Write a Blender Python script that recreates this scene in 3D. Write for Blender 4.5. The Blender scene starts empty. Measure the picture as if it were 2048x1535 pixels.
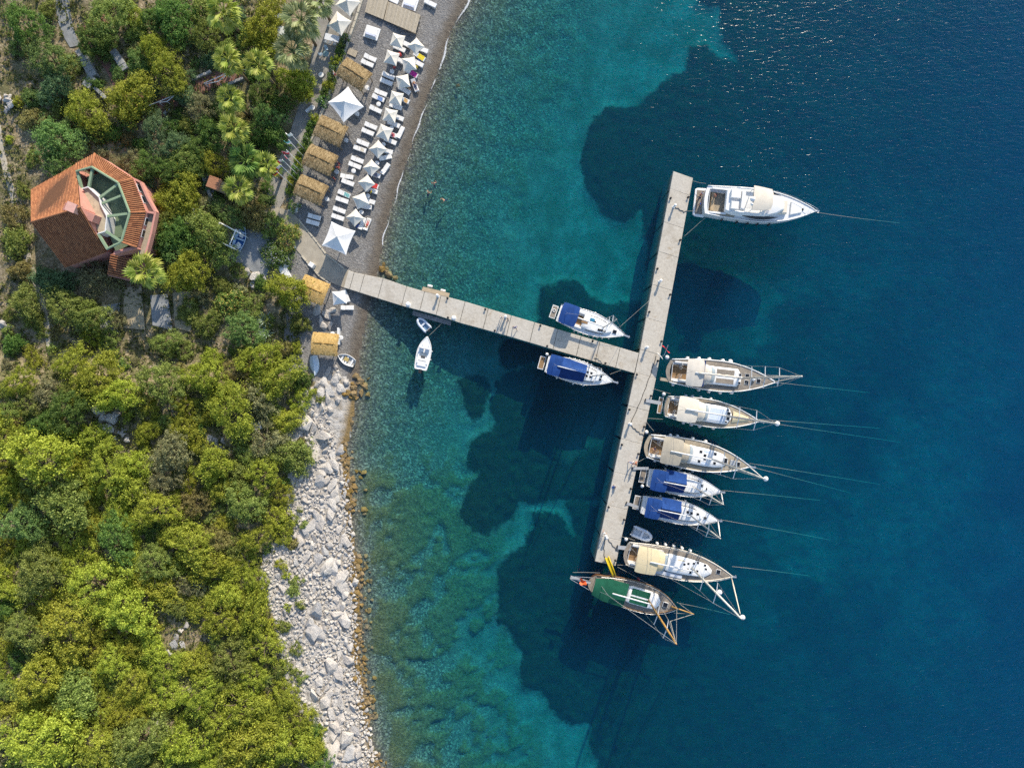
import bpy, math, random
import numpy as np
from mathutils import Vector, Matrix

# ---------------------------------------------------------------- camera, sky, sun, exposure
SC = bpy.context.scene
H = 94.0            # flying height of the camera above the sea, metres
S = 0.08            # metres on the sea surface for one pixel of the 2048 pixel wide photograph
CX, CY = 1024.0, 767.5
cam_d = bpy.data.cameras.new('camera'); cam = bpy.data.objects.new('camera', cam_d)
SC.collection.objects.link(cam); SC.camera = cam
cam.location = (0, 0, H); cam.rotation_euler = (0, 0, 0)
cam_d.sensor_fit = 'HORIZONTAL'; cam_d.angle = 2 * math.atan(CX * S / H)
cam_d.clip_end = 5000; cam_d.clip_start = 0.5

SUN_EL = math.radians(27.0)
SUN_AZ = math.atan2(0.33, 0.944)          # clockwise from +Y
W = bpy.data.worlds.new('World'); SC.world = W; W.use_nodes = True
nt = W.node_tree; nt.nodes.clear()
sky = nt.nodes.new('ShaderNodeTexSky'); sky.sky_type = 'NISHITA'; sky.sun_disc = False
sky.sun_elevation = SUN_EL; sky.sun_rotation = SUN_AZ; sky.air_density = 1.0; sky.dust_density = 0.6; sky.ozone_density = 1.2
bg = nt.nodes.new('ShaderNodeBackground'); bg.inputs['Strength'].default_value = 0.15
wo = nt.nodes.new('ShaderNodeOutputWorld')
nt.links.new(sky.outputs[0], bg.inputs[0]); nt.links.new(bg.outputs[0], wo.inputs[0])
sl = bpy.data.lights.new('sun', 'SUN'); sun = bpy.data.objects.new('sun', sl); SC.collection.objects.link(sun)
sl.energy = 4.1; sl.angle = math.radians(0.53); sl.color = (1.0, 0.89, 0.72)
sd = Vector((math.sin(SUN_AZ) * math.cos(SUN_EL), math.cos(SUN_AZ) * math.cos(SUN_EL), math.sin(SUN_EL)))
sun.rotation_euler = sd.to_track_quat('Z', 'Y').to_euler(); sun.location = sd * 200
vs = SC.view_settings
vs.view_transform = 'Standard'; vs.look = 'None'; vs.gamma = 1.0; vs.use_curve_mapping = False; vs.exposure = 0.75
SC.render.engine = 'CYCLES'
cy = SC.cycles
cy.use_denoising = False; cy.max_bounces = 7; cy.transparent_max_bounces = 24; cy.volume_bounces = 1
cy.diffuse_bounces = 3; cy.glossy_bounces = 2; cy.transmission_bounces = 3; cy.caustics_reflective = False; cy.caustics_refractive = False
cy.sample_clamp_indirect = 6.0; cy.sample_clamp_direct = 4.0; cy.use_adaptive_sampling = True; cy.adaptive_threshold = 0.015; cy.adaptive_min_samples = 16

# ---------------------------------------------------------------- helpers
COL = SC.collection
RNG = random.Random(7)
def lerp(a, b, t): return a + (b - a) * t
def P(px, py, z=0.0):
    """the point at height z that the photograph shows at pixel (px, py)"""
    k = S * (H - z) / H
    return Vector(((px - CX) * k, (CY - py) * k, z))

def hash2(ix, iy, seed=0):
    n = (ix.astype(np.int64) * 374761393 + iy.astype(np.int64) * 668265263 + seed * 974634777) & 0xffffffff
    n = ((n ^ (n >> 13)) * 1274126177) & 0xffffffff
    return ((n ^ (n >> 16)) & 0xffff) / 65535.0
def vnoise(x, y, seed=0):
    ix = np.floor(x); iy = np.floor(y); fx = x - ix; fy = y - iy
    fx = fx * fx * (3 - 2 * fx); fy = fy * fy * (3 - 2 * fy)
    a = hash2(ix, iy, seed); b = hash2(ix + 1, iy, seed); c = hash2(ix, iy + 1, seed); d = hash2(ix + 1, iy + 1, seed)
    return (a * (1 - fx) + b * fx) * (1 - fy) + (c * (1 - fx) + d * fx) * fy
def fbm(x, y, seed=0, oct=4):
    s = 0; a = 0.5; t = 0
    for i in range(oct):
        s = s + a * vnoise(x * 2 ** i, y * 2 ** i, seed + i); t += a; a *= 0.5
    return s / t
def sstep(a, b, x):
    t = np.clip((x - a) / (b - a), 0, 1); return t * t * (3 - 2 * t)
def in_poly(px, py, poly):
    px = np.asarray(px, float); py = np.asarray(py, float); r = np.zeros(px.shape, bool); n = len(poly)
    for i in range(n):
        x0, y0 = poly[i]; x1, y1 = poly[(i + 1) % n]
        if y0 == y1: continue
        c = ((y0 > py) != (y1 > py)) & (px < (x1 - x0) * (py - y0) / (y1 - y0) + x0)
        r ^= c
    return r
def seg_dist(px, py, pts, closed=False):
    best = np.full(np.shape(px), 1e9); pts = list(pts) + ([pts[0]] if closed else [])
    for (x0, y0), (x1, y1) in zip(pts[:-1], pts[1:]):
        dx, dy = x1 - x0, y1 - y0; L = dx * dx + dy * dy + 1e-9
        t = np.clip(((px - x0) * dx + (py - y0) * dy) / L, 0, 1)
        best = np.minimum(best, np.hypot(px - x0 - t * dx, py - y0 - t * dy))
    return best

# the shoreline, from the photograph (north to south)
SHORE = [(1900, -2500), (1300, -700), (1060, -250), (985, -90), (935, 0), (903, 60), (880, 130), (850, 205), (822, 295), (800, 360), (780, 420), (766, 480),
         (757, 540), (748, 575), (736, 620), (728, 660), (718, 720), (716, 770), (712, 800), (704, 850), (692, 900), (702, 960),
         (706, 1010), (706, 1060), (711, 1100), (717, 1150), (719, 1200), (722, 1260), (719, 1310), (727, 1360), (732, 1400), (738, 1450),
         (748, 1500), (765, 1545), (800, 1650), (860, 1800), (1100, 2400), (1500, 4000)]
SHW = [((x - CX) * S, (CY - y) * S) for x, y in SHORE]
LANDP = SHW + [(-900, -900), (-900, 900)]
def shore_d(x, y):
    """metres inland of the shoreline (negative: out at sea)"""
    x = np.asarray(x, float); y = np.asarray(y, float)
    d = seg_dist(x, y, SHW)
    return np.where(in_poly(x, y, LANDP), d, -d)
def height(x, y):
    x = np.asarray(x, float); y = np.asarray(y, float)
    d = shore_d(x, y); py = CY - y / S
    wob = fbm(x * 0.16 + 40, y * 0.16 + 9, 3)
    rocky = sstep(700, 800, py)
    dl = np.maximum(d, 0)
    beach = np.minimum(0.10 * dl, 1.25 + 0 * dl) + 0.10 * np.maximum(dl - 17, 0)
    rock = 0.20 * np.minimum(dl, 14) + 0.13 * np.maximum(dl - 14, 0)
    land = beach * (1 - rocky) + rock * rocky + (wob - 0.5) * np.minimum(dl, 30) * 0.035
    land = np.minimum(land, 18 + 0.02 * dl)
    o = np.maximum(-d, 0)
    dep = 2.5 * (1 - np.exp(-o / 8.5)) + 0.075 * o
    dep = dep + (wob - 0.5) * 0.5 * sstep(2, 12, o)
    dep = np.minimum(dep, 60)
    return np.where(d >= 0, land, -dep)
_gx = np.arange(-96, 96.1, 0.5); _gy = np.arange(-74, 74.1, 0.5); _GX, _GY = np.meshgrid(_gx, _gy); _GH = height(_GX, _GY)
def gz(x, y):
    if not (-95.5 < x < 95 and -73.5 < y < 73): return float(height(np.array([x]), np.array([y]))[0])
    u = (x + 96) * 2; v = (y + 74) * 2; i = int(u); j = int(v); u -= i; v -= j
    return float((_GH[j, i] * (1 - u) + _GH[j, i + 1] * u) * (1 - v) + (_GH[j + 1, i] * (1 - u) + _GH[j + 1, i + 1] * u) * v)
def G(px, py, up=0.0):
    """the point of the ground (plus up) that the photograph shows at pixel (px, py)"""
    z = up
    for _ in range(6):
        p = P(px, py, z); z = gz(p.x, p.y) + up
    return P(px, py, z)

# ---------------------------------------------------------------- materials
MATS = {}
class NT:
    def __init__(s, name):
        s.m = bpy.data.materials.new(name); s.m.use_nodes = True; s.t = s.m.node_tree; s.t.nodes.clear()
        s.out = s.n('OutputMaterial'); MATS[name] = s.m
    def n(s, t, **kw):
        nd = s.t.nodes.new('ShaderNode' + t)
        for k, v in kw.items(): setattr(nd, k, v)
        return nd
    def set(s, nd, **kw):
        for k, v in kw.items():
            k = k.replace('_', ' ')
            inp = nd.inputs[k] if k in nd.inputs else nd.inputs[int(k[1:])]
            if hasattr(v, 'is_linked') or isinstance(v, bpy.types.NodeSocket): s.t.links.new(v, inp)
            else: inp.default_value = v
        return nd
    def l(s, a, b): s.t.links.new(a, b)
    def coord(s, which='Object'): return s.n('TexCoord').outputs[which]
    def noise(s, vec, scale, detail=4, rough=0.55, dist=0.0):
        nd = s.n('TexNoise'); s.l(vec, nd.inputs['Vector']); nd.inputs['Scale'].default_value = scale
        nd.inputs['Detail'].default_value = detail; nd.inputs['Roughness'].default_value = rough; nd.inputs['Distortion'].default_value = dist
        return nd.outputs['Fac']
    def voro(s, vec, scale, feature='F1', out='Distance'):
        nd = s.n('TexVoronoi'); nd.feature = feature; s.l(vec, nd.inputs['Vector']); nd.inputs['Scale'].default_value = scale
        return nd.outputs[out]
    def ramp(s, fac, stops, interp='LINEAR'):
        nd = s.n('ValToRGB'); s.l(fac, nd.inputs[0]); e = nd.color_ramp.elements; nd.color_ramp.interpolation = interp
        while len(e) < len(stops): e.new(0.5)
        for i, (p, c) in enumerate(stops):
            e[i].position = p; e[i].color = (c[0], c[1], c[2], 1) if not isinstance(c, (int, float)) else (c, c, c, 1)
        return nd.outputs[0]
    def mixc(s, fac, a, b, mode='MIX'):
        nd = s.n('Mix'); nd.data_type = 'RGBA'; nd.blend_type = mode
        for v, i in ((fac, 0), (a, 6), (b, 7)):
            if isinstance(v, bpy.types.NodeSocket): s.l(v, nd.inputs[i])
            elif i == 0: nd.inputs[0].default_value = v
            else: nd.inputs[i].default_value = (v[0], v[1], v[2], 1)
        return nd.outputs[2]
    def math(s, op, a, b=0.0, c=None, clamp=False):
        nd = s.n('Math'); nd.operation = op; nd.use_clamp = clamp
        for i, v in enumerate((a, b) if c is None else (a, b, c)):
            if isinstance(v, bpy.types.NodeSocket): s.l(v, nd.inputs[i])
            else: nd.inputs[i].default_value = v
        return nd.outputs[0]
    def attr(s, name, out='Fac'):
        nd = s.n('Attribute'); nd.attribute_name = name; return nd.outputs[out]
    def bump(s, h, strength=0.5, dist=0.05):
        nd = s.n('Bump'); s.l(h, nd.inputs['Height']); nd.inputs['Strength'].default_value = strength; nd.inputs['Distance'].default_value = dist
        return nd.outputs[0]
    def principled(s, base, rough=0.6, normal=None, spec=0.4, metal=0.0):
        b = s.n('BsdfPrincipled')
        for v, i in ((base, 'Base Color'), (rough, 'Roughness')):
            if isinstance(v, bpy.types.NodeSocket): s.l(v, b.inputs[i])
            elif i == 'Base Color': b.inputs[i].default_value = (v[0], v[1], v[2], 1)
            else: b.inputs[i].default_value = v
        b.inputs['Specular IOR Level'].default_value = spec; b.inputs['Metallic'].default_value = metal
        if normal is not None: s.l(normal, b.inputs['Normal'])
        s.l(b.outputs[0], s.out.inputs[0]); return b

def plain(name, col, rough=0.55, var=0.12, scale=3.0, spec=0.35, bump=0.0, metal=0.0):
    """a surface of one colour with a little wear and unevenness"""
    if name in MATS: return MATS[name]
    t = NT(name); v = t.coord('Object')
    f = t.noise(v, scale, 5, 0.62)
    lo = tuple(c * (1 - var) for c in col); hi = tuple(min(1, c * (1 + var)) for c in col)
    c = t.ramp(f, [(0.3, lo), (0.7, hi)])
    nr = t.bump(t.noise(v, scale * 6, 3), 0.4, bump) if bump else None
    t.principled(c, rough, nr, spec, metal); return t.m

# ---------------------------------------------------------------- mesh building
class MB:
    def __init__(s): s.v = []; s.f = []; s.m = []; s.mat = 0
    def add(s, vs, fs, mat=None):
        o = len(s.v); s.v += [tuple(v) for v in vs]; k = s.mat if mat is None else mat
        for f in fs: s.f.append(tuple(i + o for i in f)); s.m.append(k)
    def box(s, x0, x1, y0, y1, z0, z1, mat=None):
        s.add([(x0, y0, z0), (x1, y0, z0), (x1, y1, z0), (x0, y1, z0), (x0, y0, z1), (x1, y0, z1), (x1, y1, z1), (x0, y1, z1)],
              [(0, 3, 2, 1), (4, 5, 6, 7), (0, 1, 5, 4), (1, 2, 6, 5), (2, 3, 7, 6), (3, 0, 4, 7)], mat)
    def prism(s, poly, z0, z1, mat=None, inset=0.0):
        """vertical prism; z0/z1 numbers or lists; inset narrows the top edge like a bevel"""
        n = len(poly); a = sum(poly[i][0] * poly[(i + 1) % n][1] - poly[(i + 1) % n][0] * poly[i][1] for i in range(n))
        if a < 0: poly = poly[::-1]
        cx = sum(p[0] for p in poly) / n; cy_ = sum(p[1] for p in poly) / n
        z0s = z0 if isinstance(z0, (list, tuple)) else [z0] * n; z1s = z1 if isinstance(z1, (list, tuple)) else [z1] * n
        vs = [(p[0], p[1], z) for p, z in zip(poly, z0s)]
        fs = [tuple(range(n))[::-1]]
        if inset:
            vs += [(p[0], p[1], z - inset) for p, z in zip(poly, z1s)]
            for p, z in zip(poly, z1s):
                d = math.hypot(p[0] - cx, p[1] - cy_) or 1; vs.append((p[0] - (p[0] - cx) / d * inset * 1.3, p[1] - (p[1] - cy_) / d * inset * 1.3, z))
            rings = 3
        else:
            vs += [(p[0], p[1], z) for p, z in zip(poly, z1s)]; rings = 2
        for r in range(rings - 1):
            for i in range(n):
                j = (i + 1) % n; fs.append((r * n + i, r * n + j, (r + 1) * n + j, (r + 1) * n + i))
        fs.append(tuple(range((rings - 1) * n, rings * n)))
        s.add(vs, fs, mat)
    def tube(s, pts, r, n=6, mat=None, caps=True):
        """round bar along pts; r a number or a list"""
        pts = [Vector(p) for p in pts]; rs = r if isinstance(r, (list, tuple)) else [r] * len(pts)
        vs = []; fs = []
        for i, p in enumerate(pts):
            t = (pts[min(i + 1, len(pts) - 1)] - pts[max(i - 1, 0)]).normalized()
            a = t.cross(Vector((0, 0, 1)) if abs(t.z) < 0.95 else Vector((1, 0, 0))).normalized(); b = t.cross(a)
            for k in range(n):
                q = 2 * math.pi * k / n; vs.append(p + (a * math.cos(q) + b * math.sin(q)) * rs[i])
        for i in range(len(pts) - 1):
            for k in range(n):
                j = (k + 1) % n; fs.append((i * n + k, i * n + j, (i + 1) * n + j, (i + 1) * n + k))
        if caps: fs.append(tuple(range(n))[::-1]); fs.append(tuple(range((len(pts) - 1) * n, len(pts) * n)))
        s.add(vs, fs, mat)
    def lathe(s, prof, n=12, mat=None, c=(0, 0, 0)):
        vs = []; fs = []
        for (r, z) in prof:
            for k in range(n): q = 2 * math.pi * k / n; vs.append((c[0] + r * math.cos(q), c[1] + r * math.sin(q), c[2] + z))
        for i in range(len(prof) - 1):
            for k in range(n): j = (k + 1) % n; fs.append((i * n + k, i * n + j, (i + 1) * n + j, (i + 1) * n + k))
        fs.append(tuple(range(n))[::-1]); fs.append(tuple(range((len(prof) - 1) * n, len(prof) * n)))
        s.add(vs, fs, mat)
    def ball(s, c, r, n=10, m=6, mat=None, sq=(1, 1, 1)):
        vs = []; fs = []
        for i in range(m + 1):
            a = math.pi * i / m
            for k in range(n):
                q = 2 * math.pi * k / n
                vs.append((c[0] + r * sq[0] * math.sin(a) * math.cos(q), c[1] + r * sq[1] * math.sin(a) * math.sin(q), c[2] + r * sq[2] * math.cos(a)))
        for i in range(m):
            for k in range(n): j = (k + 1) % n; fs.append((i * n + k, (i + 1) * n + k, (i + 1) * n + j, i * n + j))
        s.add(vs, fs, mat)
    def grid(s, fn, nu, nv, mat=None, skip=None):
        vs = [fn(i / nu, j / nv) for j in range(nv + 1) for i in range(nu + 1)]
        fs = [(j * (nu + 1) + i, j * (nu + 1) + i + 1, (j + 1) * (nu + 1) + i + 1, (j + 1) * (nu + 1) + i)
              for j in range(nv) for i in range(nu) if not (skip and skip((i + .5) / nu, (j + .5) / nv))]
        s.add(vs, fs, mat)
    def mesh(s, name, mats, smooth=False):
        me = bpy.data.meshes.new(name); me.from_pydata(s.v, [], s.f)
        mats = mats if isinstance(mats, (list, tuple)) else [mats]
        for m in mats: me.materials.append(m)
        if len(mats) > 1: me.polygons.foreach_set('material_index', s.m)
        if smooth: me.polygons.foreach_set('use_smooth', [True] * len(me.polygons))
        me.update(); return me
    def build(s, name, mats, parent=None, smooth=False, loc=None, rotz=0.0, auto=None):
        o = bpy.data.objects.new(name, s.mesh(name, mats, smooth)); COL.objects.link(o)
        if auto is not None: o.data.set_sharp_from_angle(angle=math.radians(auto))
        if parent: o.parent = parent
        if loc is not None: o.location = loc
        o.rotation_euler.z = rotz
        return o

def tag(o, label=None, cat=None, group=None, kind=None):
    if label: o['label'] = label
    if cat: o['category'] = cat
    if group: o['group'] = group
    if kind: o['kind'] = kind
    return o
def thing(name, label, cat, loc=(0, 0, 0), rotz=0.0, group=None):
    o = bpy.data.objects.new(name, None); COL.objects.link(o); o.location = loc; o.rotation_euler.z = rotz
    o.empty_display_size = 0.3
    return tag(o, label, cat, group)
def link_obj(name, mesh, parent=None, loc=(0, 0, 0), rot=(0, 0, 0), scale=(1, 1, 1)):
    o = bpy.data.objects.new(name, mesh); COL.objects.link(o)
    if parent: o.parent = parent
    o.location = loc; o.rotation_euler = rot; o.scale = scale
    return o
def copy_tree(o, parent=None):
    c = o.copy(); COL.objects.link(c); c.parent = parent
    for ch in list(o.children): copy_tree(ch, c)
    return c
ORD = ['first', 'second', 'third', 'fourth', 'fifth', 'sixth', 'seventh', 'eighth', 'ninth', 'tenth', 'eleventh', 'twelfth', 'thirteenth',
       'fourteenth', 'fifteenth', 'sixteenth', 'seventeenth', 'eighteenth', 'nineteenth', 'twentieth']
def ordn(i): return ORD[i] if i < len(ORD) else '%dth' % (i + 1)
# ---------------------------------------------------------------- terrain: hillside, beach, seabed as one height field
VEG_EDGE = [(640, 760), (600, 800), (565, 860), (580, 930), (572, 1000), (585, 1060), (525, 1100), (520, 1170), (545, 1230), (560, 1300), (570, 1370), (600, 1420), (640, 1470), (650, 1535), (670, 1650)]
BEACH_IN = [(705, -60), (690, 60), (660, 150), (632, 230), (606, 300), (590, 350), (575, 400), (600, 450), (560, 520), (575, 560), (600, 600), (612, 660), (612, 720), (625, 760)]
PROM = [(640, -60), (740, -60), (712, 30), (690, 60), (672, 120), (650, 180), (628, 235), (608, 290), (590, 340), (572, 385), (580, 410), (640, 490), (700, 541), (690, 577), (650, 560), (622, 530),
        (560, 460), (530, 425), (536, 380), (552, 330), (572, 290), (588, 240), (605, 190), (622, 125), (628, 60)]
SEAGRASS = [
    [(1395, -300), (1395, 14), (1438, 22), (1443, 85), (1472, 130), (1440, 118), (1412, 95), (1381, 103), (1364, 144), (1330, 157), (1313, 181), (1272, 212), (1210, 215), (1180, 256), (1162, 308),
     (1173, 376), (1203, 421), (1248, 445), (1283, 424), (1288, 479), (1296, 523), (1300, 590), (1270, 612), (1200, 600), (1160, 570), (1120, 562), (1081, 570), (1075, 633), (1060, 660), (1000, 690), (996, 712), (1010, 745), (1022, 742),
     (1060, 730), (1200, 760), (1270, 800), (1230, 1000), (1190, 1010), (1160, 1000), (1133, 1000), (1145, 1060), (1140, 1075), (1120, 1030), (1067, 1021), (1070, 1056), (1045, 1085), (1004, 1115), (990, 1195), (994, 1244), (1046, 1307),
     (1032, 1335), (1046, 1373), (1084, 1380), (1091, 1411), (1144, 1443), (1180, 1443), (1189, 1535), (1190, 1900), (4000, 1900), (4000, -300)],
    [(1008, 753), (978, 795), (984, 853), (940, 877), (937, 926), (964, 941), (930, 985), (915, 1021), (945, 1066), (976, 1070), (1029, 1038), (1045, 1000), (1133, 1000), (1190, 1000), (1260, 900), (1280, 800), (1200, 745), (1060, 735)],
    [(914, 762), (929, 751), (950, 750), (968, 756), (977, 780), (964, 824), (946, 839), (929, 809)],
    [(982, 762), (994, 760), (998, 772), (988, 782), (979, 775)],
]
def axis(lo, hi, step, far):
    a = list(np.arange(lo, hi + 1e-6, step)); e = []; s_ = step; x = a[-1]
    while x < far: s_ *= 1.45; x += s_; e.append(x)
    f = []; s_ = step; x = a[0]
    while x > -far: s_ *= 1.45; x -= s_; f.append(x)
    return np.array(f[::-1] + a + e)
def build_terrain():
    xs = axis(-86, 86, 0.4, 1500); ys = axis(-66, 66, 0.4, 1500)
    X, Y = np.meshgrid(xs, ys); nx, ny = len(xs), len(ys)
    Z = height(X, Y); D = shore_d(X, Y)
    PX = CX + X / S * H / (H - Z); PY = CY - Y / S * H / (H - Z)
    wx = (fbm(X * 0.30, Y * 0.30, 21, 5) - 0.5) * 26; wy = (fbm(X * 0.30 + 70, Y * 0.30, 22, 5) - 0.5) * 26
    grass = np.zeros(X.shape)
    for pl in SEAGRASS:
        ins = in_poly(PX + wx, PY + wy, pl); dist = seg_dist(PX + wx, PY + wy, pl, True)
        grass = np.maximum(grass, np.where(ins, 0.5 + dist / 30, 0.5 - dist / 30))
    grass = np.clip(grass, 0, 1)
    # thinner meadow with sandy clearings out to the east
    clear = fbm(X * 0.10 + 3, Y * 0.10 + 11, 31, 5); east = sstep(1400, 1500, PX)
    band = np.exp(-((PX - 1570 - (PY - 800) * 0.12) / 120) ** 2) * sstep(500, 620, PY) * (1 - sstep(1200, 1340, PY))
    broad = np.exp(-((PX - 1800) / 330) ** 2 - ((PY - 950) / 460) ** 2)
    cl = np.maximum(sstep(0.38, 0.66, clear) * east * (0.06 + 0.56 * band), sstep(0.10, 0.80, clear) * broad * 0.70)
    cl2 = sstep(0.55, 0.66, fbm(X * 0.11 + 30, Y * 0.11 + 1, 37, 3)) * sstep(1100, 1150, PX) * (1 - east) * sstep(560, 800, PY) * (1 - sstep(1080, 1200, PY)) * 0.30
    clearing = np.maximum(cl, cl2)
    o = np.maximum(-D, 0)
    south = sstep(880, 1000, PY)
    rocks = sstep(0.50, 0.62, fbm(X * 0.5 + 9, Y * 0.5, 41, 3)) * sstep(1.0, 5.0, o) * (1 - sstep(17, 30, o)) * (0.35 + 0.65 * south)
    rocks = np.maximum(rocks, south * sstep(0.42, 0.6, fbm(X * 0.33 + 5, Y * 0.33 + 8, 45, 4)) * (1 - sstep(18, 30, o)) * sstep(0.5, 3, o))
    rocks = rocks * (1 - grass)
    pebb = (1 - sstep(8, 27, o + (fbm(X * 0.12, Y * 0.12, 51) - 0.5) * 12)) * (1 - 0 * south)
    lump = fbm(X * 1.1, Y * 1.1, 61, 3)
    Z = np.where(D < 0, Z + rocks * (0.2 + 0.45 * lump) * np.minimum(o * 0.2, 1) + grass * (0.35 + 0.5 * fbm(X * 0.9, Y * 0.9, 63, 3)), Z)
    Z = np.where(D < 0, np.minimum(Z, -0.02 - 0.05 * np.minimum(o, 3)), Z)
    # the land: soft soil lumps
    Z = np.where(D > 12, Z + (fbm(X * 0.6, Y * 0.6, 71, 3) - 0.5) * 0.35 * sstep(20, 30, D), Z)
    rock_l = in_poly(PX, PY, VEG_EDGE + [(900, 1650), (740, 1535), (716, 770), (660, 735)])
    beach_m = in_poly(PX, PY, BEACH_IN + [(716, 790), (2000, 700), (2000, -60)])
    prom_d = seg_dist(PX, PY, PROM, True); prom = np.where(in_poly(PX, PY, PROM), 1, 0)
    cols = {'clearing': clearing, 'grass': grass, 'rocks': rocks, 'pebble': pebb, 'paved': prom.astype(float), 'shore': np.exp(-np.abs(D) / 1.2)}
    V = np.stack([X, Y, Z], -1).reshape(-1, 3)
    idx = np.arange(nx * ny).reshape(ny, nx)
    F = np.stack([idx[:-1, :-1], idx[:-1, 1:], idx[1:, 1:], idx[1:, :-1]], -1)
    def c4(a): return (a[:-1, :-1] + a[:-1, 1:] + a[1:, 1:] + a[1:, :-1]) / 4
    Dm = c4(D); pxm = c4(PX); pym = c4(PY)
    sea = Dm < 0
    rl = in_poly(pxm, pym, VEG_EDGE + [(900, 1700), (740, 1535), (716, 770), (660, 735)]) & ~sea
    bc = (in_poly(pxm, pym, BEACH_IN + [(716, 790), (2000, 700), (2000, -60)]) | ((Dm < 12) & (pym < 740))) & ~sea & ~rl
    hl = ~sea & ~rl & ~bc
    res = {}
    for name, mask in (('seabed', sea), ('rocky_shore', rl), ('beach', bc), ('hillside', hl)):
        f = F[mask]; used = np.unique(f); remap = np.full(nx * ny, -1); remap[used] = np.arange(len(used))
        me = bpy.data.meshes.new(name); me.vertices.add(len(used)); me.vertices.foreach_set('co', V[used].ravel())
        f2 = remap[f]; me.loops.add(f2.size); me.loops.foreach_set('vertex_index', f2.ravel().astype(np.int32))
        me.polygons.add(len(f2)); me.polygons.foreach_set('loop_start', np.arange(0, f2.size, 4, dtype=np.int32))
        me.polygons.foreach_set('use_smooth', np.ones(len(f2), bool))
        for k, a in cols.items():
            at = me.attributes.new(k, 'FLOAT', 'POINT'); at.data.foreach_set('value', a.reshape(-1)[used].astype(np.float32))
        me.update(); me.validate()
        o_ = bpy.data.objects.new(name, me); COL.objects.link(o_); o_['kind'] = 'structure'; res[name] = o_
    return res

# seabed
t = NT('seabed'); v = t.coord('Object')
n1 = t.noise(v, 0.22, 5, 0.6); n2 = t.noise(v, 1.6, 5, 0.65); n3 = t.noise(v, 5.0, 3, 0.6)
sand = t.ramp(n2, [(0.3, (0.13, 0.135, 0.12)), (0.7, (0.23, 0.235, 0.20))])
sand = t.mixc(t.ramp(n1, [(0.36, 0.0), (0.62, 0.8)]), sand, (0.075, 0.09, 0.062))
sand = t.mixc(t.ramp(t.noise(v, 0.9, 5, 0.7), [(0.45, 0.0), (0.68, 0.6)]), sand, (0.08, 0.095, 0.06))
pv = t.voro(v, 4.4, 'F1', 'Color'); pd = t.voro(v, 4.4, 'F1', 'Distance')
sep = t.n('SeparateColor'); t.l(pv, sep.inputs[0])
peb = t.ramp(sep.outputs[0], [(0.0, (0.05, 0.048, 0.045)), (0.5, (0.105, 0.098, 0.088)), (0.8, (0.175, 0.165, 0.125)), (1.0, (0.28, 0.265, 0.22))])
peb = t.mixc(t.ramp(n2, [(0.45, 0.0), (0.7, 0.6)]), peb, (0.075, 0.08, 0.03))
c = t.mixc(t.attr('pebble'), sand, peb)
rk = t.ramp(t.noise(v, 2.2, 6, 0.7), [(0.3, (0.025, 0.028, 0.013)), (0.5, (0.085, 0.085, 0.033)), (0.7, (0.19, 0.165, 0.065))])
rf = t.math('ADD', t.attr('rocks'), t.math('MULTIPLY', t.math('SUBTRACT', t.noise(v, 2.6, 5, 0.7), 0.5), 1.3))
c = t.mixc(t.ramp(rf, [(0.20, 0.0), (0.70, 0.72)]), c, rk)
gf = t.math('ADD', t.math('ADD', t.attr('grass'), t.math('MULTIPLY', t.math('SUBTRACT', t.noise(v, 0.7, 5, 0.7), 0.5), 0.7)), t.math('MULTIPLY', t.math('SUBTRACT', n2, 0.5), 0.55))
gcol = t.ramp(t.math('ADD', t.math('MULTIPLY', n3, .5), t.math('MULTIPLY', t.noise(v, 0.9, 5, 0.7), .5)), [(0.38, (0.005, 0.008, 0.005)), (0.52, (0.015, 0.02, 0.010)), (0.66, (0.045, 0.05, 0.024))])
c = t.mixc(t.math('MULTIPLY', t.ramp(gf, [(0.36, 0.0), (0.60, 0.94)]), t.math('SUBTRACT', 1.0, t.attr('clearing'))), c, gcol)
t.principled(c, 0.9, t.bump(t.math('ADD', n3, t.math('MULTIPLY', pd, 0.6)), 0.7, 0.14), 0.1)

# beach pebbles, darker and browner where the swash keeps them wet
t = NT('beach_pebbles'); v = t.coord('Object')
pv = t.voro(v, 5.5, 'F1', 'Color'); pd = t.voro(v, 5.5, 'F1', 'Distance'); sep = t.n('SeparateColor'); t.l(pv, sep.inputs[0])
dry = t.ramp(sep.outputs[0], [(0, (0.155, 0.152, 0.15)), (0.5, (0.20, 0.196, 0.192)), (0.85, (0.235, 0.23, 0.222)), (1, (0.31, 0.30, 0.29))])
dry = t.mixc(t.ramp(t.noise(v, 0.9, 5, 0.7), [(0.42, 0.0), (0.75, 0.3)]), dry, (0.15, 0.135, 0.115))
dry = t.mixc(t.ramp(t.noise(v, 2.4, 4, 0.7), [(0.45, 0.0), (0.68, 0.4)]), dry, (0.12, 0.11, 0.10))
wet = t.ramp(t.noise(v, 1.5, 4), [(0.3, (0.085, 0.07, 0.055)), (0.7, (0.15, 0.128, 0.10))])
wf = t.math('ADD', t.attr('shore'), t.math('MULTIPLY', t.math('SUBTRACT', t.noise(v, 0.5, 4), 0.5), 0.5))
c = t.mixc(t.ramp(wf, [(0.12, 0.0), (0.34, 0.75), (0.6, 1.0)]), dry, wet)
c = t.mixc(t.math('MULTIPLY', t.ramp(t.attr('paved'), [(0.4, 0.0), (0.6, 1.0)]), 0.0), c, (0.3, 0.3, 0.3))
t.principled(c, 0.85, t.bump(t.math('ADD', pd, t.noise(v, 1.6, 4, 0.7)), 0.8, 0.07), 0.2)

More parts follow.
